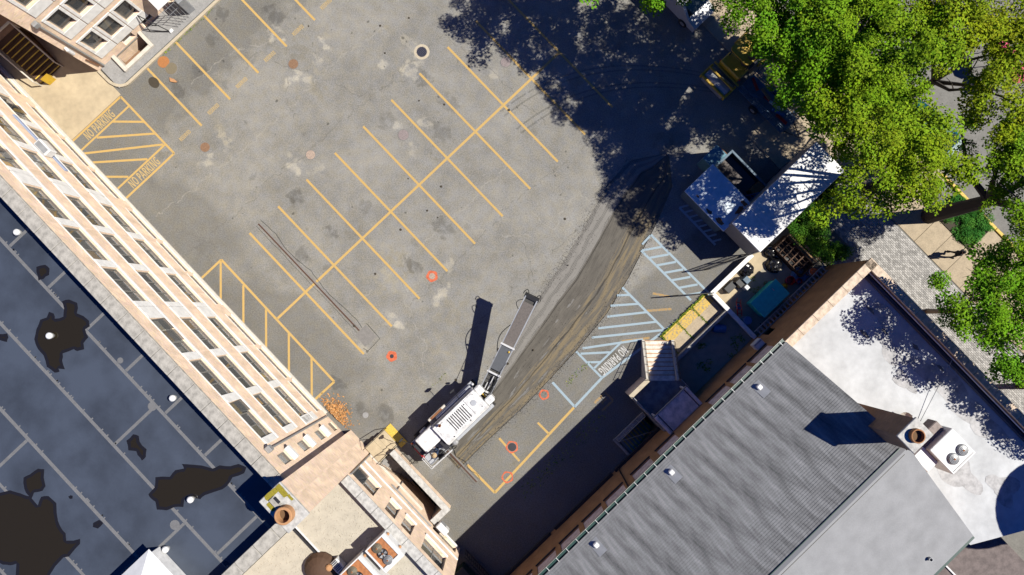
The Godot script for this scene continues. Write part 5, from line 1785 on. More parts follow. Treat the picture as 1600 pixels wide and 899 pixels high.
		for j in 8:
			for i in 18:
				face(s, [ring[j][i], ring[j][(i + 1) % 18], ring[j + 1][(i + 1) % 18], ring[j + 1][i]], Vector3(0, -0.5, 0))
		obj("tarp", s, M.tarp_black, o)
	# small yard clutter
	var ci := thing("cinder_stack", "stepped dark planter boxes beside the white fence", "planter", 9.4, 12.2)
	part("box", 9.0, 9.5, 11.6, 12.4, 0.014, 0.55, M.black, ci, 0.02)
	part("box", 9.2, 9.75, 12.42, 12.8, 0.014, 0.75, M.black, ci, 0.02)
	var bc := thing("blue_crate", "blue plastic crate with a white lid beside the planter boxes", "crate", 9.75, 12.95)
	part("body", 9.4, 9.85, 12.9, 13.3, 0.014, 0.8, M.blue_grey, bc, 0.02)
	part("lid", 9.87, 10.2, 12.65, 12.95, 0.014, 0.62, M.white_metal, bc, 0.03)
	var dr := thing("traffic_drum", "orange traffic drum with white bands beside the ladder end", "traffic drum", 12.35, 16.8)
	var prof := [[0.30, 0.01, 0.31, 0.35, "orange"], [0.295, 0.35, 0.285, 0.5, "white_metal"], [0.285, 0.5, 0.275, 0.65, "orange"], [0.27, 0.65, 0.26, 0.8, "white_metal"], [0.26, 0.8, 0.23, 1.0, "orange"]]
	for p in prof:
		s = st()
		llathe(s, Vector3.ZERO, [Vector2(p[0], p[1]), Vector2(p[2], p[3])] + ([Vector2(0.1, 1.02), Vector2(0, 1.02)] if p[3] > 0.9 else []), 18)
		obj("band", s, M[p[4]], dr)
	for q in [[12.05, 15.35, 0.3, "larger red plastic tub near the ladder"], [12.5, 15.75, 0.2, "smaller red bucket pressed against the ladder"]]:
		var o := thing("red_bucket", q[3], "bucket", q[0] - 0.25, q[1], 0.012, "red buckets in the yard")
		s = st()
		var r: float = q[2]
		llathe(s, Vector3.ZERO, [Vector2(r * 0.8, 0), Vector2(r, 0.42), Vector2(r * 1.08, 0.43), Vector2(r * 0.92, 0.45), Vector2(r * 0.75, 0.1), Vector2(0, 0.1)], 18)
		obj("tub", s, M.red, o)
	var tp := thing("blue_sheet", "crumpled pale blue plastic sheet between bucket and drum", "plastic sheet", 12.0, 16.1, 0.01)
	s = st()
	var gn := noise(5, 1.4, 3)
	var gr := []
	for i in 13:
		var row := []
		for j in 10:
			var p := Vector2(-0.5 + i * 0.085, -0.45 + j * 0.1)
			row.append(Vector3(p.x + gn.get_noise_2d(p.x * 9, p.y * 9) * 0.1, 0.16 + gn.get_noise_2d(p.x * 7 + 9, p.y * 7) * 0.3, p.y))
		gr.append(row)
	for i in 12:
		for j in 9:
			face(s, [gr[i][j], gr[i + 1][j], gr[i + 1][j + 1], gr[i][j + 1]], Vector3(0, -5, 0))
	obj("sheet", s, M.blue_film, tp)
	var yc := thing("yellow_cone", "little yellow cone at the corner of the teal dumpster", "cone", 11.9, 14.9, 0.01)
	s = st()
	llathe(s, Vector3.ZERO, [Vector2(0.22, 0), Vector2(0.22, 0.03), Vector2(0.14, 0.03), Vector2(0.03, 0.5), Vector2(0, 0.5)], 14)
	obj("cone_body", s, M.yellow, yc)
	var hk := thing("red_hand_truck", "red steel hand truck with dark tray beside the teal dumpster", "hand truck", 10.6, 11.45, 0.012)
	s = st()
	tube(s, [Vector3(10.2, 0.15, 11.9), Vector3(10.25, 0.5, 11.6), Vector3(10.6, 0.8, 11.2), Vector3(11.0, 0.5, 11.0)], 0.035, 6)
	tube(s, [Vector3(10.45, 0.15, 12.0), Vector3(10.5, 0.5, 11.75), Vector3(10.85, 0.8, 11.4), Vector3(11.2, 0.5, 11.2)], 0.035, 6)
	for k in 4:
		tube(s, [Vector3(10.25 + k * 0.2, 0.5, 11.55 - k * 0.15), Vector3(10.5 + k * 0.2, 0.5, 11.75 - k * 0.15)], 0.03, 5)
	obj("frame", s, M.red, hk)
	part("tray", 10.45, 10.85, 11.3, 11.65, 0.3, 0.42, M.blue, hk, 0.03)
	for q in [[10.8, 9.5, "x", "blue plastic drum lying on the gravel bed by the walk"], [11.65, 11.2, "y", "blue plastic drum standing beside the white fence"]]:
		var o := thing("blue_drum", q[3], "drum", q[0], q[1], 0.022, "blue plastic drums")
		s = st()
		llathe(s, Vector3.ZERO, [Vector2(0, -0.42), Vector2(0.27, -0.42), Vector2(0.29, -0.38), Vector2(0.29, -0.1), Vector2(0.305, -0.08), Vector2(0.29, -0.06), Vector2(0.29, 0.1), Vector2(0.305, 0.12), Vector2(0.29, 0.14), Vector2(0.29, 0.38), Vector2(0.27, 0.42), Vector2(0, 0.42)], 20)
		var d := obj("shell", s, M.blue, o)
		if q[2] == "x":
			d.position.y = 0.3
			d.rotation = Vector3(0, 0.75, PI / 2)
		else:
			d.position.y = 0.42
	var wc := thing("wall_unit", "white wall mounted air unit on the brick wall beside the ladder end", "air conditioner", 12.7, 10.15, 2.6)
	part("body", 12.45, 12.94, 9.75, 10.45, 2.6, 3.2, M.white_metal, wc, 0.04)
	part("grille", 12.5, 12.6, 9.8, 10.4, 3.202, 3.215, M.grey_metal, wc)

# ---------------------------------------------------------------- wheels
func wheel(parent: Node, at: Vector3, r: float, w: float, along_a: bool) -> void:
	# at: site point of the hub; axle along a (along_a) or along b
	var s := st()
	llathe(s, Vector3.ZERO, [Vector2(r * 0.55, -w / 2), Vector2(r * 0.92, -w / 2), Vector2(r, -w * 0.35), Vector2(r, w * 0.35), Vector2(r * 0.92, w / 2), Vector2(r * 0.55, w / 2)], 20)
	var o := obj("wheel", s, M.rubber, parent)
	o.position = Lp(at)
	o.rotation = Vector3(0, 0, PI / 2) if along_a else Vector3(PI / 2, 0, 0)
	s = st()
	llathe(s, Vector3.ZERO, [Vector2(0, -w * 0.4), Vector2(r * 0.55, -w * 0.45), Vector2(r * 0.55, w * 0.45), Vector2(0, w * 0.4)], 14)
	obj("rim", s, M.grey_metal, o)

# ---------------------------------------------------------------- plaza, planting and street
func plaza() -> void:
	var s := st()
	var p := thing("plaza", "grey paved plaza between the annex and the concrete footpath", "plaza", 20, 20, 0, "", "structure")
	sheet(s, [Vector2(12.96, 18.12), Vector2(45, 18.12), Vector2(45, 23.6), Vector2(9.6, 23.6), Vector2(9.6, 20.0), Vector2(12.96, 20.0)], 0.02)
	obj("paving_bed", s, M.asphalt, p)
	# small pavers in running bond, too fine to pick apart
	var mm := MultiMesh.new()
	mm.transform_format = MultiMesh.TRANSFORM_3D
	mm.use_colors = true
	mm.mesh = box_mesh(Vector3(0.225, 0.05, 0.112), 0.008)
	var keep := []
	for j in 44:
		for i in 105:
			var q := Vector2(9.8 + i * 0.235 + (0.117 if j % 2 else 0.0), 18.2 + j * 0.122)
			if q.x > 13.05 or q.y > 20.05:
				keep.append(q)
	mm.instance_count = keep.size()
	for i in keep.size():
		mm.set_instance_transform(i, Transform3D(Basis(), L(keep[i].x, keep[i].y, 0.03 + rng.randf_range(-0.004, 0.004))))
		var g := rng.randf_range(0.17, 0.34)
		mm.set_instance_color(i, Color(g * 1.04, g, g * 0.95))
	var mi := MultiMeshInstance3D.new()
	mi.name = "pavers"
	mi.multimesh = mm
	mi.material_override = M.paver
	mi.set_meta("kind", "stuff")
	p.add_child(mi)
	var w := thing("footpath", "tan concrete footpath slabs along the kerb beneath the trees", "footpath", 16, 26, 0, "", "structure")
	for i in 34:
		var a := -9.6 + i * 1.5
		part("slab", a, a + 1.48, 23.62, 25.9, 0.003, 0.05 + rng.randf_range(-0.003, 0.003), M.concrete_walk, w, 0.01)
		if a < 14.2 or a > 18.8:
			part("slab", a, a + 1.48, 25.92, 28.2, 0.003, 0.05 + rng.randf_range(-0.003, 0.003), M.concrete_walk, w, 0.01)
	for i in 28:
		part("kerb_stone", -9.6 + i * 1.8, -7.83 + i * 1.8, 28.22, 28.45, 0.0, 0.16, M.safety if i > 12 and i < 17 else M.kerb, w, 0.02)
	part("slab", 2.6, 8.5, 20.4, 23.6, 0.003, 0.04, M.concrete_walk, w, 0.01)
	var bed := thing("planting_bed", "bright green ground cover bed beside the yellow kerb", "planting bed", 16.9, 27, 0, "", "structure")
	part("earth", 15.6, 18.98, 25.95, 28.2, 0.003, 0.06, M.soil, bed)
	var spots := []
	for i in 26:
		spots.append([rng.randf_range(15.85, 18.75), rng.randf_range(26.2, 28.0), 0.12, rng.randf_range(0.3, 0.5)])
	leaf_mass(bed, "ground_cover", spots, 30.0, [Color(0.03, 0.12, 0.02), Color(0.045, 0.15, 0.025), Color(0.06, 0.17, 0.025)], 44, 0.105, 0.5)
	# hedge between trailer and plaza
	var hd := thing("hedge", "clipped leafy hedge between the box trailer and the plaza", "hedge", 11.2, 19.0)
	leaf_mass(hd, "foliage", [[8.9, 18.7, 1.0, 0.9], [9.6, 18.4, 0.9, 0.8], [10.4, 18.35, 0.9, 0.8], [11.2, 18.4, 0.85, 0.8], [12.0, 18.5, 0.8, 0.75], [12.5, 18.9, 0.6, 0.6], [9.3, 19.3, 1.1, 0.9], [8.6, 19.8, 1.1, 0.9], [8.75, 20.8, 1.0, 0.8], [10.0, 19.0, 0.9, 0.7], [8.6, 22.0, 0.9, 0.7]], 20.0, [Color(0.035, 0.10, 0.012), Color(0.06, 0.15, 0.016), Color(0.11, 0.21, 0.02), Color(0.02, 0.06, 0.01)], 55, 0.105, 0.6)
	s = st()
	for q in [[9.0, 18.8], [9.9, 18.5], [10.9, 18.4], [11.9, 18.5], [8.8, 19.9], [8.8, 21.0]]:
		tube(s, [Vector3(q[0], 0.0, q[1]), Vector3(q[0] + 0.05, 0.9, q[1] + 0.04)], 0.04, 5, 0.015)
	obj("stem", s, M.bark, hd)
	# person on the path
	person("person", "person in black clothes walking on the footpath by the green bed", 18.2, 24.75, 0.05, -0.5, M.cloth_black, M.cloth_black, false, "")
	var bn := thing("bench", "dark iron bench on the footpath slabs beyond the annex coping", "bench", 26.6, 22.4)
	for i in 4:
		part("seat_slat", 26.0, 27.4, 22.1 + i * 0.12, 22.2 + i * 0.12, 0.45, 0.49, M.dark_metal, bn, 0.01)
	for i in 3:
		part("back_slat", 26.0, 27.4, 22.62, 22.65, 0.58 + i * 0.13, 0.68 + i * 0.13, M.dark_metal, bn, 0.01)
	for a in [26.05, 27.3]:
		part("leg", a, a + 0.06, 22.1, 22.16, 0.055, 0.449, M.dark_metal, bn)
		part("leg", a, a + 0.06, 22.56, 22.62, 0.055, 0.9, M.dark_metal, bn)
		part("armrest", a - 0.01, a + 0.07, 22.08, 22.6, 0.64, 0.68, M.dark_metal, bn, 0.01)

# ---------------------------------------------------------------- people: one smooth skin over a jointed skeleton
func skin_mesh(caps: Array, cell: float, k := 0.03) -> ArrayMesh:
	var lo := Vector3(1e9, 1e9, 1e9)
	var hi := -lo
	for c in caps:
		for e in 2:
			var r = Vector3.ONE * (c[2 + e] + cell * 2.0)
			lo = lo.min(c[e] - r)
			hi = hi.max(c[e] + r)
	var n := Vector3i(((hi - lo) / cell).ceil()) + Vector3i.ONE
	var f := PackedFloat32Array()
	f.resize(n.x * n.y * n.z)
	for z in n.z:
		for y in n.y:
			for x in n.x:
				var p := lo + Vector3(x, y, z) * cell
				var d := 1e9
				for c in caps:
					var pa: Vector3 = p - c[0]
					var ba: Vector3 = c[1] - c[0]
					var t := clampf(pa.dot(ba) / maxf(ba.length_squared(), 1e-9), 0.0, 1.0)
					var q: float = (pa - ba * t).length() - lerpf(c[2], c[3], t)
					var h := clampf(0.5 + 0.5 * (d - q) / k, 0.0, 1.0)
					d = q if d > 1e8 else lerpf(d, q, h) - k * h * (1.0 - h)
				f[(z * n.y + y) * n.x + x] = d
	var id := {}
	var v := PackedVector3Array()
	for z in n.z - 1:
		for y in n.y - 1:
			for x in n.x - 1:
				var sum := Vector3.ZERO
				var m := 0
				for e in [[0, 1], [2, 3], [4, 5], [6, 7], [0, 2], [1, 3], [4, 6], [5, 7], [0, 4], [1, 5], [2, 6], [3, 7]]:
					var a := Vector3i(x + (e[0] & 1), y + ((e[0] >> 1) & 1), z + (e[0] >> 2))
					var b := Vector3i(x + (e[1] & 1), y + ((e[1] >> 1) & 1), z + (e[1] >> 2))
					var fa := f[(a.z * n.y + a.y) * n.x + a.x]
					var fb := f[(b.z * n.y + b.y) * n.x + b.x]
					if (fa < 0.0) != (fb < 0.0):
						sum += Vector3(a).lerp(Vector3(b), fa / (fa - fb))
						m += 1
				if m > 0:
					id[Vector3i(x, y, z)] = v.size()
					v.append(lo + sum / m * cell)
	var s := SurfaceTool.new()
	s.begin(Mesh.PRIMITIVE_TRIANGLES)
	s.set_smooth_group(0)
	for p in v:
		s.add_vertex(p)
	for z in range(1, n.z - 1):
		for y in range(1, n.y - 1):
			for x in range(1, n.x - 1):
				var f0 := f[(z * n.y + y) * n.x + x]
				for ax in 3:
					var g := Vector3i(x, y, z)
					g[ax] += 1
					var f1 := f[(g.z * n.y + g.y) * n.x + g.x]
					if (f0 < 0.0) == (f1 < 0.0): continue
					var u := (ax + 1) % 3
					var w := (ax + 2) % 3
					var du := Vector3i.ZERO
					var dw := Vector3i.ZERO
					du[u] = 1
					dw[w] = 1
					var c := Vector3i(x, y, z)
					var q := [c - du - dw, c - dw, c, c - du]
					if not (id.has(q[0]) and id.has(q[1]) and id.has(q[2]) and id.has(q[3])): continue
					if f0 < 0.0:
						q.reverse()
					for i in [0, 1, 2, 0, 2, 3]:
						s.add_index(id[q[i]])
	s.generate_normals()
	return s.commit()

func person(called: String, label: String, a: float, b: float, y: float, turn: float, top: Material, legs: Material, helmet: bool, group: String) -> void:
	var t := thing(called, label, "person", a, b, y, group)
	t.rotation.y = turn
	# joints in metres; the figure looks along +x, mid stride
	var hipL := Vector3(0, 0.92, 0.10)
	var hipR := Vector3(0, 0.92, -0.10)
	var st0 := 0.0 if helmet else 1.0
	var kneeL := Vector3(0.14 * st0 + 0.02, 0.50, 0.11)
	var kneeR := Vector3(0.03, 0.50, -0.11)
	var ankL := Vector3(0.22 * st0, 0.09, 0.11)
	var ankR := Vector3(-0.24 * st0, 0.11, -0.11)
	var shL := Vector3(0.0, 1.43, 0.19)
	var shR := Vector3(0.0, 1.43, -0.19)
	var elL := Vector3(-0.12 * st0 + 0.03, 1.15, 0.26)
	var elR := Vector3(0.08, 1.15, -0.26)
	var haL := Vector3(0.02 + (0.26 if helmet else 0.0), 0.92 + (0.16 if helmet else 0.0), 0.24)
	var haR := Vector3(0.26, 0.98 + (0.1 if helmet else 0.0), -0.22)
	var head := Vector3(0.03, 1.63, 0)
	var body := [[hipL, kneeL, 0.085, 0.058], [kneeL, ankL, 0.056, 0.042], [hipR, kneeR, 0.085, 0.058], [kneeR, ankR, 0.056, 0.042],
		[ankL, ankL + Vector3(0.17, -0.045, 0.01), 0.045, 0.035], [ankR, ankR + Vector3(0.17, -0.05, -0.01), 0.045, 0.035],
		[Vector3(0, 0.95, 0.07), Vector3(0, 0.95, -0.07), 0.115, 0.115], [Vector3(0, 0.98, 0), Vector3(0, 1.2, 0), 0.12, 0.125], [Vector3(0, 1.36, 0.1), Vector3(0, 1.36, -0.1), 0.11, 0.11], [Vector3(0, 1.2, 0), Vector3(0, 1.4, 0), 0.125, 0.12],
		[shL, elL, 0.055, 0.043], [elL, haL, 0.042, 0.03], [shR, elR, 0.055, 0.043], [elR, haR, 0.042, 0.03],
		[Vector3(0, 1.42, 0), head, 0.06, 0.055], [head + Vector3(0, -0.04, 0), head + Vector3(0.0, 0.05, 0), 0.085, 0.098]]
	inst("body", skin_mesh(body, 0.026), M.skin, t)
	var jac := []
	for i in [6, 7, 8, 9, 10, 11, 12, 13]:
		var c: Array = body[i]
		var e: Vector3 = c[1]
		if i == 11 or i == 13:
			e = c[0].lerp(c[1], 0.9)
		jac.append([c[0], e, c[2] + 0.014, c[3] + 0.014])
	inst("jacket", skin_mesh(jac, 0.028), top, t)
	var tro := []
	for i in 6:
		var c: Array = body[i]
		tro.append([c[0], c[1], c[2] + 0.012, c[3] + 0.012])
	tro.append([Vector3(0, 0.93, 0.08), Vector3(0, 0.93, -0.08), 0.12, 0.12])
	inst("trousers", skin_mesh(tro, 0.028), legs, t)
	for h in [haL, haR]:
		var s := st()
		var d: Vector3 = Vector3(0.5, -0.86, 0).normalized()
		ltube(s, [h, h + d * 0.09], 0.034, 7, 0.032)
		for i in 4:
			var o := Vector3(0, 0, (i - 1.5) * 0.019)
			var ln: float = [0.06, 0.07, 0.066, 0.052][i]
			ltube(s, [h + d * 0.085 + o, h + d * (0.085 + ln * 0.5) + o + Vector3(0.01, 0, 0), h + d * (0.085 + ln) + o + Vector3(-0.01, 0, 0)], 0.0095, 5, 0.007)
		ltube(s, [h + d * 0.03 + Vector3(0.02, 0, 0.01), h + d * 0.07 + Vector3(0.05, 0, 0.012), h + d * 0.1 + Vector3(0.05, 0, 0.012)], 0.011, 5, 0.008)
		obj("hand", s, M.skin, t)
	var s2 := st()
	if helmet:
		llathe(s2, head + Vector3(0, 0.06, 0), [Vector2(0.17, 0.0), Vector2(0.17, 0.012), Vector2(0.125, 0.02), Vector2(0.118, 0.06), Vector2(0.08, 0.105), Vector2(0, 0.12)], 18)
		obj("straw_hat", s2, M.hat, t)
	else:
		inst("hair", skin_mesh([[head + Vector3(-0.02, 0.03, 0), head + Vector3(-0.012, 0.07, 0), 0.098, 0.092]], 0.02), M.cloth_black, t)
	s2 = st()
	ltube(s2, [head + Vector3(0.088, 0.03, 0), head + Vector3(0.118, -0.01, 0)], 0.012, 5, 0.018)
	for z in [0.1, -0.1]:
		ltube(s2, [head + Vector3(0, 0.02, z * 0.95), head + Vector3(-0.01, -0.02, z)], 0.02, 5, 0.014)
	obj("nose_and_ears", s2, M.skin, t)

# ---------------------------------------------------------------- foliage and trees
# one tuft of leaves, a rough dome about 0.6 m across, in several variants
func tuft_mesh(k: int, size: float, tint: Color) -> ArrayMesh:
	var key := "t%d_%.3f_%s" % [k, size, tint.to_html()]
	if cache.has(key):
		return cache[key]
	var r := RandomNumberGenerator.new()
	r.seed = 900 + k
	var v := PackedVector3Array()
	var nn := PackedVector3Array()
	var cc := PackedColorArray()
	for i in 260:
		var e3 := Vector3(r.randfn(), absf(r.randfn()) * 0.8 - 0.25, r.randfn()).normalized()
		var q := e3 * Vector3(1.0, 0.65, 1.0) * 0.62 * pow(r.randf(), 0.4) + Vector3(sin(k * 2.0), 0, cos(k * 3.0)) * 0.12 * (i % 3)
		var nrm := (e3 * 0.5 + Vector3.UP * 0.8 + Vector3(r.randfn(), r.randfn(), r.randfn()) * 0.4).normalized()
		var th := r.randf() * TAU
		var e := Vector3(cos(th), -0.2, sin(th))
		e = (e - nrm * e.dot(nrm)).normalized()
		var w := nrm.cross(e)
		var ln := size * r.randf_range(0.5, 1.7)
		var g := r.randf_range(0.78, 1.2)
		var col := Color(tint.r * g * r.randf_range(0.9, 1.15), tint.g * g, tint.b * g)
		var a := q - e * ln * 0.5
		var b := q + e * ln * 0.6 - nrm * ln * 0.12
		var m0 := q + w * ln * 0.42
		var m1 := q - w * ln * 0.42
		for x in [a, m0, b, a, b, m1]:
			v.append(x); nn.append(nrm); cc.append(col)
	var arr := []
	arr.resize(Mesh.ARRAY_MAX)
	arr[Mesh.ARRAY_VERTEX] = v
	arr[Mesh.ARRAY_NORMAL] = nn
	arr[Mesh.ARRAY_COLOR] = cc
	var mesh := ArrayMesh.new()
	mesh.add_surface_from_arrays(Mesh.PRIMITIVE_TRIANGLES, arr)
	cache[key] = mesh
	return mesh

# lobes: [a, b, y, radius]; each lobe is filled with tufts
func leaf_mass(parent: Node, called: String, lobes: Array, per: float, cols: Array, seed_: int, size: float, scale_ := 1.0) -> void:
	var r := RandomNumberGenerator.new()
	r.seed = seed_
	var s := SurfaceTool.new()
	s.begin(Mesh.PRIMITIVE_TRIANGLES)
	for l in lobes:
		var c := L(l[0], l[1], l[2])
		var R: float = l[3]
		for k in maxi(4, int(per * R * R)):
			var d := Vector3(r.randfn(), r.randfn() * 0.8 + 0.2, r.randfn()).normalized()
			var p := c + d * Vector3(1, 0.8, 1) * R * pow(r.randf(), 0.38) * 1.1
			var bas := Basis(Vector3.UP, r.randf() * TAU) * Basis(Vector3(r.randfn(), 0, r.randfn()).normalized(), r.randf_range(0.0, 0.45))
			s.append_from(tuft_mesh(r.randi() % 4, size, cols[r.randi() % cols.size()]), 0, Transform3D(bas.scaled(Vector3.ONE * scale_ * r.randf_range(0.7, 1.3)), p))
	inst(called, s.commit(), M.leaf, parent)

func tree(called: String, label: String, base: Vector2, fork: float, lobes: Array, per: float, cols: Array, seed_: int, r0: float, bark: Material, size := 0.14) -> void:
	var t := thing(called, label, "tree", base.x, base.y, 0, "trees along the street")
	var r := RandomNumberGenerator.new()
	r.seed = seed_ + 3
	var s := st()
	var p0 := Vector3(base.x, 0, base.y)
	var pf := Vector3(base.x + r.randf_range(-0.2, 0.2), fork, base.y + r.randf_range(-0.2, 0.2))
	tube(s, [p0, p0 + Vector3(0.02, 0.25, 0.0), p0.lerp(pf, 0.5) + Vector3(0.06, 0, 0.05), pf], r0 * 1.25, 10, r0 * 0.75)
	obj("trunk", s, bark, t)
	for l in lobes:
		s = st()
		var e := Vector3(l[0], l[2] + l[3] * 0.2, l[1])
		var m := pf.lerp(e, 0.45) + Vector3(r.randf_range(-0.4, 0.4), r.randf_range(-0.6, 0.2), r.randf_range(-0.4, 0.4))
		tube(s, [pf - Vector3.UP * 0.3, m, e], r0 * 0.5, 7, r0 * 0.12)
		for k in 5:
			var q := m.lerp(e, r.randf_range(0.1, 0.9))
			var d := Vector3(r.randfn(), r.randf_range(-0.1, 0.6), r.randfn()).normalized() * float(l[3]) * r.randf_range(0.5, 0.95)
			tube(s, [q, q + d * 0.5 + Vector3.UP * 0.15, q + d], r0 * 0.14, 5, r0 * 0.04)
		obj("limb", s, bark, t)
	leaf_mass(t, "crown", lobes, per, cols, seed_, size)

func lobe(p: Vector2, y: float, r: float) -> Array:
	return [p.x, p.y, y, r]

func trees() -> void:
	# leaf colours by species
	var maple := [Color(0.100, 0.218, 0.010), Color(0.110, 0.215, 0.012), Color(0.092, 0.220, 0.012)]
	var linden := [Color(0.125, 0.220, 0.010), Color(0.135, 0.218, 0.012), Color(0.116, 0.223, 0.012)]
	var locust := [Color(0.175, 0.225, 0.010), Color(0.185, 0.222, 0.012), Color(0.165, 0.228, 0.012)]
	tree("street_tree", "broad dark green tree beside the yellow roller", Vector2(-1.34, 23.05), 4.2, [
		lobe(Vector2(-1.87, 21.51), 11, 2.4), lobe(Vector2(0.63, 21.17), 10.5, 2.2), lobe(Vector2(-4.25, 22.47), 11, 2.9), lobe(Vector2(-0.54, 22.70), 11.5, 2.5), lobe(Vector2(1.64, 20.87), 9, 1.6), lobe(Vector2(2.20, 20.95), 9.5, 1.6)], 6.6, maple, 101, 0.32, M.bark, 0.095)
	tree("street_tree", "tall mid green tree between the trailer and the street", Vector2(2.44, 24.38), 5.0, [
		lobe(Vector2(1.98, 23.04), 12, 2.6), lobe(Vector2(2.32, 25.70), 11.5, 2.5), lobe(Vector2(4.34, 22.51), 11.5, 2.4), lobe(Vector2(3.45, 21.05), 11, 2.0), lobe(Vector2(4.95, 24.65), 12, 2.3), lobe(Vector2(-0.47, 25.14), 11, 2.6), lobe(Vector2(-1.03, 27.35), 10, 2.8), lobe(Vector2(-3.11, 25.96), 10, 2.4), lobe(Vector2(0.97, 28.92), 10, 2.4), lobe(Vector2(5.03, 24.75), 8, 2.1), lobe(Vector2(3.28, 24.46), 8, 1.9), lobe(Vector2(6.95, 24.66), 7.5, 1.6)], 6.2, linden, 202, 0.34, M.bark, 0.095)
	tree("street_tree", "wide light green tree spreading over hedge and trailer", Vector2(10.90, 23.75), 5.0, [
		lobe(Vector2(6.03, 20.57), 12, 2.3), lobe(Vector2(7.54, 20.42), 12, 2.4), lobe(Vector2(4.94, 20.07), 11, 1.4), lobe(Vector2(9.07, 22.11), 11, 2.1), lobe(Vector2(8.78, 19.80), 10, 1.6), lobe(Vector2(10.35, 20.66), 10, 1.6), lobe(Vector2(8.86, 17.60), 8.5, 1.0), lobe(Vector2(11.21, 23.68), 9, 1.5)], 5.2, [Color(0.145, 0.222, 0.010), Color(0.155, 0.219, 0.012), Color(0.136, 0.225, 0.012)], 303, 0.3, M.bark, 0.095)
	tree("street_tree", "yellow green tree over the street with red awnings below", Vector2(8.04, 29.60), 5.0, [
		lobe(Vector2(5.51, 28.59), 11, 2.4), lobe(Vector2(8.21, 28.86), 11, 2.2), lobe(Vector2(4.26, 29.20), 10, 2.2), lobe(Vector2(6.85, 30.70), 11.5, 2.6), lobe(Vector2(11.22, 28.35), 10, 1.9), lobe(Vector2(9.34, 27.92), 9.5, 1.2)], 6.0, locust, 404, 0.3, M.bark, 0.095)
	tree("street_tree", "big trunked tree with thick dark limbs by the planting bed", Vector2(15.33, 25.67), 6.5, [
		lobe(Vector2(13.34, 27.25), 9, 1.7), lobe(Vector2(16.64, 25.45), 10, 3.0), lobe(Vector2(12.84, 26.19), 9, 1.0), lobe(Vector2(15.35, 28.77), 10, 3.0), lobe(Vector2(10.67, 26.15), 8, 1.0)], 6.4, linden, 505, 0.5, M.bark, 0.095)
	tree("street_tree", "thin pale branched tree leaning over the annex coping", Vector2(20.0, 20.9), 4.2, [
		[17.6, 19.0, 9.0, 1.6], [19.0, 20.2, 9.5, 1.9], [21.8, 19.4, 9.0, 1.6], [21.0, 21.6, 9.5, 2.2], [18.2, 23.6, 8.8, 1.8], [16.6, 22.4, 8.2, 1.1], [17.2, 21.0, 8.5, 1.1], [23.2, 20.8, 9.0, 1.5], [19.8, 18.7, 8.5, 1.1], [18.6, 22.6, 8.0, 1.1], [15.9, 18.6, 8.4, 0.9], [24.6, 19.6, 8.8, 1.1], [23.0, 19.2, 8.2, 0.9]], 5.6, maple, 606, 0.16, M.bark_pale, 0.095)
	tree("street_tree", "street tree at the far end of the annex shading its roof edge", Vector2(28.0, 21.8), 4.2, [
		[25.6, 20.4, 9.2, 1.4], [27.4, 20.6, 9.4, 1.7], [29.4, 20.8, 9.0, 1.7], [28.6, 22.6, 9.6, 1.9], [26.6, 22.4, 9.0, 1.5]], 6.4, linden, 808, 0.2, M.bark, 0.095)
	var c := Vector2(-10.58, 21.63)
	tree("street_tree", "dark tree outside the car park entrance casting shade on the bays", c, 4.5, [
		[c.x - 1.0, c.y - 3.4, 8.6, 2.3], [c.x - 2.6, c.y - 0.6, 9.5, 2.6], [c.x, c.y + 1.2, 10, 3.0], [c.x + 2.2, c.y - 1.4, 9, 2.4], [c.x + 2.6, c.y + 2.0, 9, 2.6], [c.x - 4.4, c.y - 1.2, 8.2, 1.7], [c.x - 4.2, c.y + 2.2, 9, 2.6]], 7.0, maple, 707, 0.35, M.bark, 0.095)

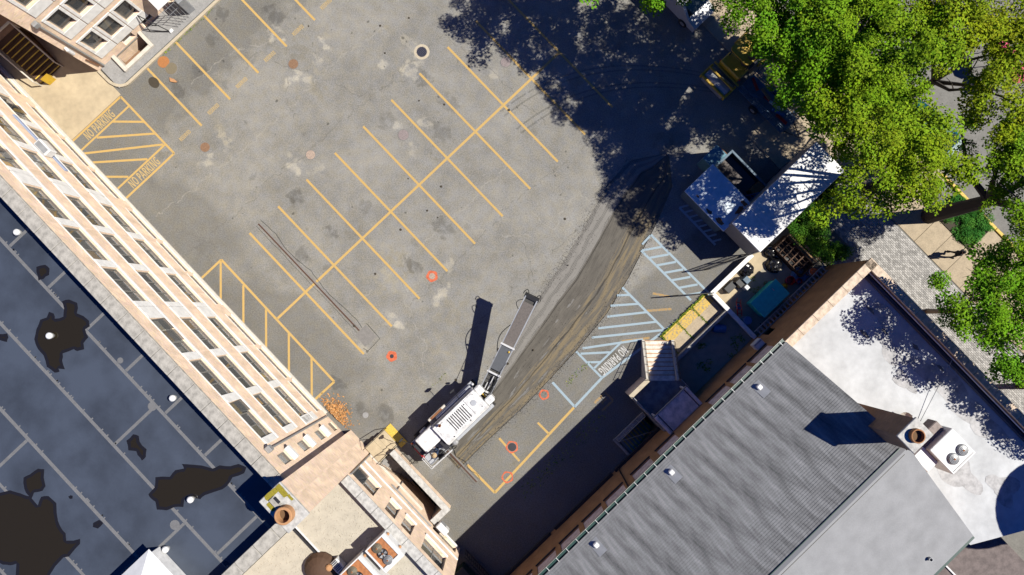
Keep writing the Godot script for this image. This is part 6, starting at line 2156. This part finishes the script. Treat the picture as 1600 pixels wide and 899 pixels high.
# ---------------------------------------------------------------- cold milling machine
func machine() -> void:
	var s: SurfaceTool
	var t := thing("milling_machine", "white road milling machine with long conveyor standing on the scraped strip", "milling machine", 2.8, -8.0)
	part("chassis", 1.95, 3.65, -10.7, -5.3, 0.75, 1.5, M.dark_metal, t, 0.05)
	part("drum_housing", 1.75, 3.85, -8.6, -6.9, -0.02, 0.9, M.grey_metal, t, 0.04)
	for q in [[1.55, -6.1], [3.55, -6.1], [1.55, -10.0], [3.55, -10.0]]:
		s = st()
		var prof := []
		for i in 17:
			var th := TAU * i / 16
			prof.append(Vector2(cos(th) * 0.34 + (0.5 if cos(th) > 0 else -0.5), sin(th) * 0.33 + 0.34))
		var mid := L(q[0] + 0.18, q[1], 0.34)
		for i in 16:
			face(s, [L(q[0], q[1] + prof[i].x, prof[i].y - 0.03), L(q[0] + 0.36, q[1] + prof[i].x, prof[i].y - 0.03), L(q[0] + 0.36, q[1] + prof[i + 1].x, prof[i + 1].y - 0.03), L(q[0], q[1] + prof[i + 1].x, prof[i + 1].y - 0.03)], mid)
		for e in [0.0, 0.36]:
			for i in 16:
				face(s, [L(q[0] + e, q[1], 0.31), L(q[0] + e, q[1] + prof[i].x, prof[i].y - 0.03), L(q[0] + e, q[1] + prof[i + 1].x, prof[i + 1].y - 0.03)], mid)
		var tr := obj("crawler_track", s, M.rubber, t)
		s = st()
		bx(s, q[0] + 0.08, q[0] + 0.28, q[1] - 0.2, q[1] + 0.2, 0.6, 1.3, 0.03)
		obj("leg_post", s, M.white_metal, tr)
	# hood: main shell with chamfered shoulders, side ledges, rear deck
	s = st()
	var ho := [[1.86, 1.5], [1.86, 2.45], [2.02, 2.74], [3.42, 2.74], [3.58, 2.45], [3.58, 1.5]]
	var f0 := []
	var f1 := []
	for p in ho:
		f0.append(L(p[0], -9.1, p[1]))
		f1.append(L(p[0], -5.45, p[1]))
	var mid := L(2.7, -7.3, 2.1)
	face(s, f0, mid)
	face(s, f1, mid)
	for i in 6:
		face(s, [f0[i], f0[(i + 1) % 6], f1[(i + 1) % 6], f1[i]], mid)
	var hood := obj("hood", s, M.machine_white, t)
	for i in 9:
		part("vent_slot", 2.22, 3.22, -8.05 + i * 0.165, -7.98 + i * 0.165, 2.742, 2.752, M.black, hood)
	part("hatch", 2.1, 3.3, -6.4, -5.65, 2.742, 2.79, M.machine_white, hood, 0.02)
	part("hatch", 2.15, 3.3, -8.95, -8.3, 2.742, 2.78, M.machine_white, hood, 0.02)
	s = st()
	llathe(s, L(2.65, -6.0, 2.79), [Vector2(0.2, 0), Vector2(0.2, 0.03), Vector2(0, 0.03)], 16)
	obj("filler_cap", s, M.white_grey, hood)
	for q in [[2.2, -5.7], [3.2, -5.75], [2.3, -6.55], [3.35, -6.9], [3.38, -8.4]]:
		s = st()
		llathe(s, L(q[0], q[1], 2.742), [Vector2(0.045, 0), Vector2(0.04, 0.05), Vector2(0, 0.055)], 8)
		obj("latch", s, M.dark_metal, hood)
	part("side_ledge", 1.52, 1.858, -9.2, -5.3, 1.35, 1.5, M.white_grey, t, 0.03)
	part("side_ledge", 3.582, 3.86, -9.0, -5.3, 1.35, 1.5, M.white_grey, t, 0.03)
	part("side_cover", 1.62, 1.856, -8.6, -5.5, 1.502, 2.2, M.white_grey, t, 0.06)
	part("side_cover", 3.584, 3.76, -8.6, -5.5, 1.502, 2.1, M.white_grey, t, 0.06)
	part("tool_box", 1.40, 1.615, -9.1, -7.6, 1.502, 2.05, M.offwhite, t, 0.04)
	part("box_groove", 1.44, 1.58, -8.9, -7.9, 2.051, 2.06, M.rust, t)
	part("front_block", 2.0, 2.62, -5.448, -4.95, 1.4, 2.55, M.machine_white, t, 0.08)
	part("front_block", 3.0, 3.5, -5.448, -4.85, 1.4, 2.5, M.machine_white, t, 0.08)
	s = st()
	llathe(s, L(1.75, -5.25, 2.2), [Vector2(0.07, 0), Vector2(0.07, 0.25), Vector2(0, 0.26)], 8)
	obj("work_lamp", s, M.white_metal, t)
	part("hood_rail", 1.9, 1.94, -9.0, -5.6, 2.62, 2.70, M.dark_metal, t, 0.01)
	for q in [[3.6, -7.8], [3.6, -7.0], [3.6, -6.2]]:
		part("side_door", q[0] + 0.162, q[0] + 0.175, q[1] - 0.33, q[1] + 0.33, 1.55, 2.02, M.white_metal, t, 0.005)
	part("hazard_plate", 2.62, 3.0, -5.3, -5.24, 1.6, 1.95, M.yellow, t, 0.01)
	s = st()
	llathe(s, L(2.2, -8.6, 2.75), [Vector2(0.09, 0), Vector2(0.09, 0.3), Vector2(0.06, 0.3), Vector2(0.06, 0.05), Vector2(0, 0.05)], 12)
	obj("exhaust_pipe", s, M.rust, t)
	for k in 4:
		s = st()
		tube(s, [Vector3(3.0 + k * 0.07, 1.75, -5.4), Vector3(2.95 + k * 0.06, 1.95, -4.9), Vector3(2.8 + k * 0.05, 1.9, -4.4), Vector3(2.55 + k * 0.04, 2.15, -3.9)], 0.022, 5)
		obj("hose", s, M.rubber, t)
	# operator deck
	part("deck_plate", 1.75, 3.8, -11.05, -9.11, 1.42, 1.52, M.grey_metal, t, 0.02)
	part("rear_bin", 1.8, 2.95, -10.55, -9.12, 1.522, 2.45, M.machine_white, t, 0.05)
	part("rear_bumper", 1.7, 3.7, -11.15, -10.75, 0.7, 1.4, M.dark_metal, t, 0.05)
	part("red_panel", 2.15, 3.1, -11.1, -10.98, 1.52, 1.75, M.red, t, 0.02)
	part("grille_box", 2.0, 2.9, -10.95, -10.6, 1.522, 2.1, M.dark_metal, t, 0.03)
	part("blue_panel", 3.05, 3.75, -11.05, -10.7, 1.522, 1.62, M.white_grey, t, 0.02)
	s = st()
	llathe(s, L(1.85, -11.0, 1.52), [Vector2(0.08, 0), Vector2(0.08, 0.16), Vector2(0.04, 0.2), Vector2(0, 0.2)], 10)
	obj("beacon", s, M.orange, t)
	part("console", 3.0, 3.7, -9.5, -9.15, 1.522, 2.45, M.dark_metal, t, 0.05)
	part("seat", 3.5, 3.85, -10.3, -9.8, 1.522, 1.95, M.black, t, 0.06)
	part("seat_back", 3.78, 3.87, -10.3, -9.8, 1.952, 2.4, M.black, t, 0.03)
	s = st()
	for z in [2.0, 2.5]:
		tube(s, [Vector3(3.0, z, -11.0), Vector3(3.9, z, -11.0), Vector3(3.95, z, -9.2)], 0.025, 6)
	for q in [[3.0, -11.0], [3.9, -11.0], [3.95, -9.9], [3.95, -9.2]]:
		tube(s, [Vector3(q[0], 1.5, q[1]), Vector3(q[0], 2.5, q[1])], 0.022, 5)
	obj("deck_rail", s, M.white_metal, t)
	for q in [[3.75, -8.9, 0.30], [3.95, -9.05, 0.16]]:
		s = st()
		var pts := []
		for i in 13:
			pts.append(Vector3(q[0] + cos(TAU * i / 12) * q[2] * 0.5, 1.9 + 0.1 * sin(i * 1.0), q[1] + sin(TAU * i / 12) * q[2]))
		tube(s, pts, 0.03, 6)
		obj("hose", s, M.rubber, t)
	s = st()
	llathe(s, L(3.72, -8.75, 1.8), [Vector2(0.2, 0), Vector2(0.24, 0.2), Vector2(0.2, 0.42), Vector2(0.1, 0.5), Vector2(0, 0.5)], 12)
	obj("water_filter", s, M.galvanised, t)
	s = st()
	tube(s, [Vector3(1.9, 2.2, -10.9), Vector3(1.2, 2.35, -11.2)], 0.02, 5)
	tube(s, [Vector3(1.88, 2.2, -6.6), Vector3(1.2, 2.3, -6.5)], 0.02, 5)
	obj("mirror_arm", s, M.dark_metal, t)
	part("mirror", 1.08, 1.2, -6.75, -6.4, 2.15, 2.45, M.dark_metal, t, 0.02)
	part("mirror", 1.08, 1.2, -11.35, -11.05, 2.2, 2.5, M.dark_metal, t, 0.02)
	s = st()
	tube(s, [Vector3(2.0, 1.45, -11.2), Vector3(2.2, 0.2, -11.25)], 0.03, 5)
	tube(s, [Vector3(2.7, 1.45, -11.2), Vector3(2.6, 0.2, -11.25)], 0.03, 5)
	for i in 4:
		tube(s, [Vector3(2.05 + i * 0.03, 1.2 - i * 0.28, -11.22), Vector3(2.68 - i * 0.02, 1.2 - i * 0.28, -11.22)], 0.025, 5)
	obj("access_ladder", s, M.dark_metal, t)
	# conveyor: foot, tip and the frame between them
	var A := Vector3(2.75, 1.55, -5.2)
	var B := Vector3(0.30, 4.0, 1.45)
	var d := (B - A).normalized()
	var side := Vector3(d.z, 0, -d.x).normalized()
	var up := side.cross(d).normalized()
	if up.y < 0: up = -up
	var bar := func(st_: SurfaceTool, f0_: float, f1_: float, o0: float, o1: float, h0: float, h1: float) -> void:
		var c0 := A.lerp(B, f0_)
		var c1 := A.lerp(B, f1_)
		var p := []
		for c in [c0, c1]:
			for o in [o0, o1]:
				for h in [h0, h1]:
					p.append(Lp(c + side * o + up * h))
		var m: Vector3 = (p[0] + p[7]) * 0.5
		for f in [[0, 1, 3, 2], [4, 5, 7, 6], [0, 1, 5, 4], [2, 3, 7, 6], [0, 2, 6, 4], [1, 3, 7, 5]]:
			face(st_, [p[f[0]], p[f[1]], p[f[2]], p[f[3]]], m)
	s = st()
	bar.call(s, 0.0, 1.0, -0.36, 0.36, -0.06, 0.0)
	var belt := obj("conveyor_belt", s, M.belt, t)
	for i in 24:
		s = st()
		bar.call(s, 0.02 + i * 0.04, 0.025 + i * 0.04, -0.33, 0.33, 0.0, 0.025)
		obj("cleat", s, M.rubber, belt)
	for o in [[-0.44, -0.37], [0.37, 0.44]]:
		s = st()
		bar.call(s, 0.0, 1.0, o[0], o[1], -0.22, 0.12)
		obj("side_beam", s, M.white_grey, t)
	s = st()
	bar.call(s, 0.52, 0.95, -0.36, 0.36, 0.125, 0.15)
	obj("belt_cover", s, M.cover_tan, t)
	s = st()
	bar.call(s, 0.26, 0.50, -0.36, 0.36, 0.125, 0.15)
	obj("belt_cover", s, M.grey_cover, t)
	for f in [0.03, 0.22, 0.51]:
		s = st()
		bar.call(s, f, f + 0.014, -0.5, 0.5, 0.16, 0.24)
		obj("cross_beam", s, M.white_metal, t)
	s = st()
	bar.call(s, 0.06, 0.12, -0.15, -0.1, 0.1, 0.2)
	bar.call(s, 0.06, 0.2, 0.05, 0.1, 0.1, 0.2)
	obj("tension_rod", s, M.white_metal, t)
	s = st()
	bar.call(s, 0.985, 1.02, -0.5, 0.5, -0.2, 0.1)
	obj("head_drum", s, M.black, t)
	s = st()
	for o in [-0.45, 0.42]:
		var pts := []
		for i in 9:
			var th := PI * i / 8
			pts.append(B + side * (o + 0.16 * cos(th)) + d * (0.05 + 0.35 * sin(th)) + up * 0.05)
		tube(s, pts, 0.03, 5)
	obj("hose", s, M.rubber, t)
	s = st()
	var hp := []
	for i in 9:
		var f := i / 8.0
		hp.append(A.lerp(B, 0.42 + f * 0.28) - side * (0.45 + 0.32 * sin(f * PI)) + up * 0.05)
	tube(s, hp, 0.03, 6)
	hp = []
	for i in 9:
		var f := i / 8.0
		hp.append(A.lerp(B, 0.86 + f * 0.1) - side * (0.45 + 0.3 * sin(f * PI)) + up * 0.05)
	tube(s, hp, 0.025, 6)
	obj("hydraulic_hose", s, M.rubber, t)
	s = st()
	llathe(s, Lp(A.lerp(B, 0.47) + side * 0.25 + up * 0.15), [Vector2(0.07, 0), Vector2(0.07, 0.05), Vector2(0, 0.07)], 8)
	obj("beacon", s, M.yellow, t)
	s = st()
	tube(s, [A + Vector3(0, 0.9, 0) - side * 0.4, A.lerp(B, 0.4) - side * 0.42 + up * 0.05], 0.02, 5)
	tube(s, [A + Vector3(0, 0.9, 0) + side * 0.4, A.lerp(B, 0.4) + side * 0.42 + up * 0.05], 0.02, 5)
	obj("stay_cable", s, M.grey_metal, t)
	person("person", "worker in navy shirt and straw hat standing on the milling machine deck", 3.35, -10.1, 1.52, 2.4, M.cloth_navy, M.cloth_denim, true, "")

# ---------------------------------------------------------------- other vehicles
func vehicles() -> void:
	var s: SurfaceTool
	var t := thing("road_roller", "yellow road roller with rounded canopy in deep tree shade", "road roller", -1.7, 22.6)
	for b in [21.2, 24.6]:
		s = st()
		llathe(s, Vector3.ZERO, [Vector2(0, -1.0), Vector2(0.55, -1.0), Vector2(0.6, -0.95), Vector2(0.6, 0.95), Vector2(0.55, 1.0), Vector2(0, 1.0)], 24)
		var dr := obj("drum", s, M.grey_metal, t)
		dr.position = L(-1.6, b, 0.6)
		dr.rotation = Vector3(0, 0, PI / 2)
		part("drum_yoke", -2.78, -2.62, b - 0.55, b + 0.55, 0.45, 1.1, M.yellow, t, 0.04)
		part("drum_yoke", -0.58, -0.42, b - 0.55, b + 0.55, 0.45, 1.1, M.yellow, t, 0.04)
	part("scraper_bar", -2.76, -0.4, 21.85, 21.97, 1.0, 1.15, M.yellow, t, 0.03)
	part("front_frame", -2.78, -0.42, 20.56, 20.72, 0.95, 1.12, M.yellow, t, 0.03)
	part("front_frame", -2.78, -0.42, 21.28, 21.42, 1.22, 1.32, M.yellow, t, 0.03)
	part("engine_hood", -2.5, -0.7, 22.0, 23.0, 0.8, 1.6, M.yellow, t, 0.08)
	part("floor", -2.5, -0.7, 23.0, 24.4, 0.8, 1.0, M.black, t, 0.03)
	part("seat", -1.9, -1.3, 23.5, 24.0, 1.002, 1.5, M.black, t, 0.06)
	for q in [[-2.4, 22.7], [-0.9, 22.7], [-2.4, 24.0], [-0.9, 24.0]]:
		part("post", q[0], q[0] + 0.08, q[1], q[1] + 0.08, 1.0, 2.68, M.black, t)
	s = st()
	var poly := []
	for q in [[-2.3, 22.75, PI, 1.5 * PI], [-1.15, 22.75, 1.5 * PI, TAU], [-1.15, 23.85, 0.0, 0.5 * PI], [-2.3, 23.85, 0.5 * PI, PI]]:
		for i in 6:
			var th := lerpf(q[2], q[3], i / 5.0)
			poly.append(Vector2(q[0] + cos(th) * 0.28, q[1] + sin(th) * 0.28))
	sheet(s, poly, 2.68, 2.82)
	obj("canopy_roof", s, M.yellow, t)
	for q in [[-2.6, 22.15], [-0.7, 22.15]]:
		part("tail_lamp", q[0], q[0] + 0.1, q[1], q[1] + 0.1, 1.15, 1.28, M.red, t, 0.02)
	# flat work truck
	t = thing("work_truck", "white work van with roof ladder rack parked at the shaded entrance", "van", -8.2, 23.6)
	s = st()
	var pr := [[-5.35, 0.45], [-5.3, 1.0], [-6.1, 1.3], [-6.9, 2.1], [-10.9, 2.2], [-11.0, 0.45]]
	var f0 := []
	var f1 := []
	for p in pr:
		f0.append(L(p[0], 22.5, p[1]))
		f1.append(L(p[0], 24.5, p[1]))
	var mid := L(-8.4, 23.5, 1.0)
	face(s, f0, mid); face(s, f1, mid)
	for i in pr.size():
		face(s, [f0[i], f0[(i + 1) % 6], f1[(i + 1) % 6], f1[i]], mid)
	obj("body", s, M.van_white, t)
	s = st()
	face(s, [L(-6.12, 22.65, 1.33), L(-6.12, 24.35, 1.33), L(-6.83, 24.25, 2.07), L(-6.83, 22.75, 2.07)], L(-8, 23.5, 0.5))
	obj("windscreen", s, M.car_glass, t)
	for b in [22.7, 24.2]:
		part("rack_rail", -10.6, -6.95, b, b + 0.06, 2.28, 2.34, M.white_metal, t)
	for i in 5:
		part("rack_bar", -10.4 + i * 0.8, -10.34 + i * 0.8, 22.7, 24.26, 2.341, 2.38, M.blue, t)
	for q in [[-6.3, 22.55], [-6.3, 24.45], [-9.9, 22.55], [-9.9, 24.45]]:
		wheel(t, Vector3(q[0], 0.36, q[1]), 0.36, 0.24, false)
	for b in [22.7, 24.1]:
		part("headlamp", -5.36, -5.3, b, b + 0.25, 0.75, 0.95, M.white_metal, t, 0.02)
	# wire sided utility trailer
	t = thing("utility_trailer", "blue wire sided utility trailer loaded with red scraps under the trees", "trailer", 2.0, 22.6)
	part("bed", -0.3, 4.0, 21.95, 23.5, 0.5, 0.6, M.blue_grey, t, 0.02)
	for b in [21.95, 23.47]:
		for y in [0.85, 1.15, 1.45]:
			part("side_rail", -0.3, 4.0, b, b + 0.04, y, y + 0.05, M.blue_steel, t)
		for i in 8:
			part("stanchion", -0.3 + i * 0.6, -0.25 + i * 0.6, b - 0.002, b + 0.045, 0.602, 1.5, M.blue_steel, t)
	for a in [-0.3, 3.97]:
		for y in [0.85, 1.45]:
			part("end_rail", a, a + 0.035, 22.0, 23.46, y, y + 0.05, M.blue_steel, t)
	for q in [[1.5, 21.8], [1.5, 23.65]]:
		wheel(t, Vector3(q[0], 0.36, q[1]), 0.36, 0.2, false)
	s = st()
	tube(s, [Vector3(4.0, 0.55, 22.2), Vector3(5.1, 0.5, 22.7), Vector3(4.0, 0.55, 23.2)], 0.05, 6)
	obj("drawbar", s, M.dark_metal, t)
	for i in 7:
		var o := thing("scrap_board", ["red painted scrap board lying in the wire sided trailer", "blue grey scrap board lying in the wire sided trailer", "bare wooden scrap board lying in the wire sided trailer", "red painted scrap board lying in the wire sided trailer", "pale cream scrap board lying in the wire sided trailer", "bright blue scrap board lying in the wire sided trailer", "red painted scrap board lying in the wire sided trailer"][i], "board", 0.3 + i * 0.5, 22.7, 0.605 + 0.1 * (i % 3), "scrap in the utility trailer")
		inst("plank", box_mesh(Vector3(0.95, 0.08, 0.2), 0.01), [M.red, M.blue_grey, M.wood, M.red, M.offwhite, M.blue, M.red][i], o, Vector3(0, 0.05, rng.randf_range(-0.45, 0.45)), rng.randf_range(-0.6, 0.6))
	# parked teal car
	t = thing("parked_car", "dark teal car parked at the kerb under the trees", "car", 11.0, 29.6)
	s = st()
	var car := [[8.9, 0.3], [8.85, 0.75], [9.5, 0.95], [10.2, 1.42], [12.0, 1.45], [12.8, 1.0], [13.3, 0.9], [13.3, 0.3]]
	var g0 := []
	var g1 := []
	for p in car:
		var inset := 0.16 if p[1] > 1.2 else 0.0
		g0.append(L(p[0], 28.75 + inset, p[1]))
		g1.append(L(p[0], 30.5 - inset, p[1]))
	mid = L(11, 29.6, 0.7)
	for i in range(1, 7):
		face(s, [g0[0], g0[i], g0[i + 1]], mid)
		face(s, [g1[0], g1[i], g1[i + 1]], mid)
	for i in 8:
		face(s, [g0[i], g0[(i + 1) % 8], g1[(i + 1) % 8], g1[i]], mid)
	obj("body", s, M.car_teal, t)
	s = st()
	face(s, [L(9.56, 28.95, 1.0), L(9.56, 30.3, 1.0), L(10.16, 30.2, 1.4), L(10.16, 29.05, 1.4)], L(11, 29.6, 0.5))
	face(s, [L(12.74, 28.95, 1.05), L(12.74, 30.3, 1.05), L(12.06, 30.2, 1.445), L(12.06, 29.05, 1.445)], L(11, 29.6, 0.5))
	obj("window_glass", s, M.car_glass, t)
	for q in [[9.7, 28.82], [9.7, 30.43], [12.4, 28.82], [12.4, 30.43]]:
		wheel(t, Vector3(q[0], 0.32, q[1]), 0.32, 0.2, false)
	for b in [28.85, 30.1]:
		part("headlamp", 8.83, 8.9, b, b + 0.3, 0.6, 0.75, M.white_metal, t, 0.02)
	# red parasols by the street, seen through leaves
	for i in 3:
		var q: Array = [[9.6, 36.3], [10.6, 36.0], [11.9, 35.7]][i]
		t = thing("parasol", ["red parasol under the yellow green tree beside the pole stand", "red parasol under the yellow green tree, between two others", "red parasol under the yellow green tree, next to the big trunk"][i], "parasol", q[0], q[1], 0, "red parasols by the street")
		s = st()
		llathe(s, Vector3.ZERO, [Vector2(0.75, 2.1), Vector2(0.4, 2.35), Vector2(0, 2.5)], 8)
		obj("canopy", s, M.magenta, t)
		s = st()
		ltube(s, [Vector3.ZERO, Vector3(0, 2.5, 0)], 0.03, 6)
		obj("pole", s, M.white_metal, t)


# ---------------------------------------------------------------- covers, drains and litter
func disc(called: String, label: String, cat: String, a: float, b: float, r: float, m: Material, group: String, ring := true) -> Node3D:
	var t := thing(called, label, cat, a, b, 0, group)
	var s := st()
	llathe(s, Vector3.ZERO, [Vector2(r, 0.004), Vector2(r * 0.985, 0.014), Vector2(0, 0.016)], 26)
	var lid := obj("lid", s, m, t)
	for k in 5:
		var w := r * 0.8 * sqrt(1.0 - pow((k - 2) * 0.36, 2)) * 0.95
		inst("rib", box_mesh(Vector3(snappedf(w * 2, 0.02), 0.012, 0.03)), m, lid, Vector3(0, 0.018, (k - 2) * r * 0.32))
	if ring:
		s = st()
		llathe(s, Vector3.ZERO, [Vector2(r * 1.14, 0.003), Vector2(r * 1.13, 0.012), Vector2(r * 1.03, 0.012), Vector2(r * 1.02, 0.0045)], 26)
		obj("frame_ring", s, M.kerb_dull, t)
	return t

func small_things() -> void:
	var s: SurfaceTool
	var g := "utility covers in the car park"
	disc("manhole_cover", "brown manhole cover with white chalky splashes around it", "manhole cover", -23.17, 0.81, 0.34, M.lid, g)
	disc("manhole_cover", "brown manhole cover near the NO PARKING corner", "manhole cover", -23.13, -7.7, 0.33, M.lid, g)
	disc("manhole_cover", "pale pinkish manhole cover ringed by cream deposits", "manhole cover", -17.63, -2.71, 0.32, M.lid_pale, g)
	disc("manhole_cover", "pinkish grey manhole cover at the end of a bay line", "manhole cover", -14.16, 2.96, 0.36, M.lid_pink, g)
	disc("manhole_cover", "grey manhole cover inside the bays at the edge of tree shade", "manhole cover", -12.95, 11.72, 0.34, M.lid_pink, g)
	disc("manhole_cover", "small brown cover in an orange sprayed disc near the bay ends", "manhole cover", -5.56, -2.4, 0.22, M.lid_pale, g, false)
	disc("manhole_cover", "dark iron cover inside an orange ring by the yellow line", "manhole cover", 6.85, -6.53, 0.28, M.iron, g)
	disc("manhole_cover", "little grey valve cover beside the side steps", "manhole cover", -1.74, -12.36, 0.2, M.galvanised, g)
	disc("manhole_cover", "small cover inside the orange ring on the open asphalt", "manhole cover", -3.45, -8.25, 0.14, M.iron, g, false)
	# drain grate
	var t := thing("drain_grate", "round dark drain grate with bars in pale concrete", "drain grate", -17.55, 7.95, 0, "")
	s = st()
	llathe(s, Vector3.ZERO, [Vector2(0.55, 0.004), Vector2(0.42, 0.007), Vector2(0.36, 0.007)], 22)
	obj("collar", s, M.kerb, t)
	s = st()
	llathe(s, Vector3.ZERO, [Vector2(0.36, 0.006), Vector2(0, 0.006)], 22)
	obj("pit", s, M.black, t)
	for k in 6:
		var z := -0.275 + k * 0.11
		var w := sqrt(0.36 * 0.36 - z * z) * 2
		inst("bar", box_mesh(Vector3(snappedf(w, 0.02), 0.03, 0.05)), M.iron_blue, t, Vector3(0, 0.02, z), 0.0)
	# opened manhole by the pavement
	disc("open_cover", "rusty round cover lying by the kerb with spoked face", "manhole cover", -29.58, -5.71, 0.42, M.rust_bright, "loose covers by the kerb", false)
	disc("open_cover", "tan round cover with rim lying beside the spoked one", "manhole cover", -28.87, -5.63, 0.42, M.fan_tan, "loose covers by the kerb")
	t = thing("sunk_hole", "dark oval hole in the asphalt beside the first bay line", "hole", -28.97, -7.19)
	s = st()
	var poly := []
	for i in 20:
		var th := TAU * i / 20
		poly.append(Vector2(-28.97 + cos(th) * 0.45, -7.19 + sin(th) * 0.33))
	sheet(s, poly, 0.004, 0.008)
	obj("dark_patch", s, M.soil, t)
	t = thing("clay_shard", "broken orange clay shard on the asphalt near the loose covers", "shard", -28.2, -6.25)
	s = st()
	sheet(s, [Vector2(-28.45, -6.15), Vector2(-28.2, -6.3), Vector2(-27.9, -6.1), Vector2(-27.85, -5.95), Vector2(-28.15, -6.0)], 0.004, 0.09)
	obj("shard_body", s, M.clay, t)
	# backfilled trench with its saw cut
	for q in [[-16.6, -6.3, -8.67, "long narrow rusty trench cut along a parking bay"], [3.9, 6.9, -9.95, "short rusty trench behind the milling machine"]]:
		t = thing("trench_cut", q[3], "trench", (q[0] + q[1]) / 2, q[2], 0, "saw cut trenches")
		part("fill", q[0], q[1], q[2] - 0.045, q[2] + 0.045, 0.003, 0.012, M.trench, t)
		part("edge_band", q[0], q[1], q[2] + 0.06, q[2] + 0.16, 0.003, 0.007, M.kerb_dull, t)
		s = st()
		var pts := []
		for i in 30:
			pts.append(Vector3(lerpf(q[0] - 0.1, q[1], i / 29.0), 0.006, q[2] + 0.3 + 0.16 * sin(i * 0.55) * rng.randf_range(0.3, 1.0)))
		tube(s, pts, 0.018, 3)
		obj("crack", s, M.black, t)
		s = st()
		pts = []
		for i in 24:
			pts.append(Vector3(lerpf(q[0], q[1], i / 23.0), 0.006, q[2] - 0.2 + rng.randf_range(-0.03, 0.03)))
		tube(s, pts, 0.012, 3)
		obj("crack", s, M.black, t)
	t = thing("asphalt_patch", "square pale asphalt patch with dark edge at the trench end", "patch", -5.4, -8.6)
	s = st()
	sheet(s, [Vector2(-6.25, -9.1), Vector2(-5.2, -9.15), Vector2(-5.15, -8.1), Vector2(-6.3, -8.05)], 0.004)
	obj("patch_fill", s, M.kerb_dull, t)
	s = st()
	tube(s, [Vector3(-6.3, 0.006, -7.95), Vector3(-4.9, 0.006, -8.0), Vector3(-4.85, 0.006, -9.2), Vector3(-5.2, 0.006, -9.3)], 0.02, 3)
	obj("crack", s, M.black, t)
	# fallen leaves in the corner
	t = thing("leaf_litter", "heap of dry orange leaves in the corner below the downpipe", "leaves", -3.3, -14.0, 0, "", "stuff")
	var r := RandomNumberGenerator.new()
	r.seed = 12
	s = SurfaceTool.new()
	s.begin(Mesh.PRIMITIVE_TRIANGLES)
	s.set_smooth_group(-1)
	for i in 750:
		var a := -3.3 + r.randfn() * 0.6
		var b := -13.95 + absf(r.randfn()) * 0.42
		var y := 0.02 + 0.22 * exp(-pow((a + 3.3) / 0.8, 2) - (b + 13.95) * 2.0) * r.randf()
		var c := L(a, b, y)
		var e := Vector3(r.randfn(), r.randfn() * 0.5, r.randfn()).normalized() * r.randf_range(0.05, 0.1)
		var w := e.cross(Vector3(r.randfn() * 0.4, 1, r.randfn() * 0.4)).normalized() * 0.04
		s.set_color(Color(0.42, 0.18, 0.05).lerp(Color(0.30, 0.18, 0.08), r.randf()) * r.randf_range(0.6, 1.3))
		for v in [c - e, c + w, c + e, c - e, c + e, c - w]:
			s.add_vertex(v)
	obj("dry_leaves", s, M.dry_leaf, t)
	# condenser by the wing
	t = thing("condenser", "white outdoor condenser on brackets beside the lower wing", "air conditioner", 7.4, -13.6, 0.0)
	part("body", 6.98, 7.85, -13.78, -13.3, 0.62, 1.3, M.white_metal, t, 0.06)
	part("grille", 7.05, 7.5, -13.298, -13.285, 0.7, 1.2, M.grey_metal, t)
	for a in [7.1, 7.7]:
		part("bracket", a, a + 0.05, -13.89, -13.35, 0.55, 0.618, M.dark_metal, t)
	s = st()
	tube(s, [Vector3(6.95, 0.8, -13.8), Vector3(6.85, 0.5, -13.86), Vector3(6.8, 0.2, -13.86)], 0.03, 5)
	obj("pipe", s, M.galvanised, t)
	# dark gate and stores beyond the wing end
	t = thing("yard_gate", "dark steel gate leaf in the shaded gap past the lower wing", "gate", 11.0, -13.6)
	for y in [0.2, 0.9, 1.6]:
		part("rail", 9.7, 12.9, -13.66, -13.6, y, y + 0.06, M.dark_metal, t)
	for i in 17:
		part("bar", 9.72 + i * 0.195, 9.75 + i * 0.195, -13.65, -13.61, 0.02, 1.75, M.dark_metal, t)
	t = thing("store_bin", "dark green covered store bin in the shaded gap past the gate", "bin", 11.2, -15.6)
	part("body", 10.2, 12.4, -17.0, -14.3, 0.01, 1.2, M.green_gutter, t, 0.05)
	part("lid", 10.15, 12.45, -17.05, -14.25, 1.202, 1.28, M.dark_metal, t, 0.03)
	# weeds along joints and kerbs
	var wl := [["weeds growing along the cream kerb of the pavement", -30.0, -3.0, 0.25, 5.0, 160], ["weeds along the wall foot by the yellow bay edge", 9.6, -4.0, 1.1, 8.5, 260], ["weeds beside the pale blue bay line", 6.3, 0.3, 0.3, 2.4, 50], ["weeds in the crack of the open asphalt", 0.0, -7.0, 0.15, 2.0, 16]]
	for q in wl:
		t = thing("weeds", q[0], "weeds", q[1], q[2], 0, "", "stuff")
		var m := blade_mesh(q[5], Vector2(q[3], q[4]), 0.09, int(q[5]) + 5, GREENS + [Color(0.25, 0.27, 0.05)])
		inst("weed_blades", m, M.grass, t, Vector3(0, 0.004, 0))
	# little debris lumps
	for i in 22:
		var p := Vector2(rng.randf_range(-26, 4), rng.randf_range(-11, 12))
		t = thing("asphalt_crumb", "loose crumb of broken asphalt on the car park", "crumb", p.x, p.y, 0, "loose asphalt crumbs")
		s = st()
		var rad := rng.randf_range(0.05, 0.11)
		llathe(s, Vector3.ZERO, [Vector2(rad, 0.0), Vector2(rad * rng.randf_range(0.6, 0.9), 0.04), Vector2(0, 0.05)], 6)
		obj("lump", s, M.soil, t)
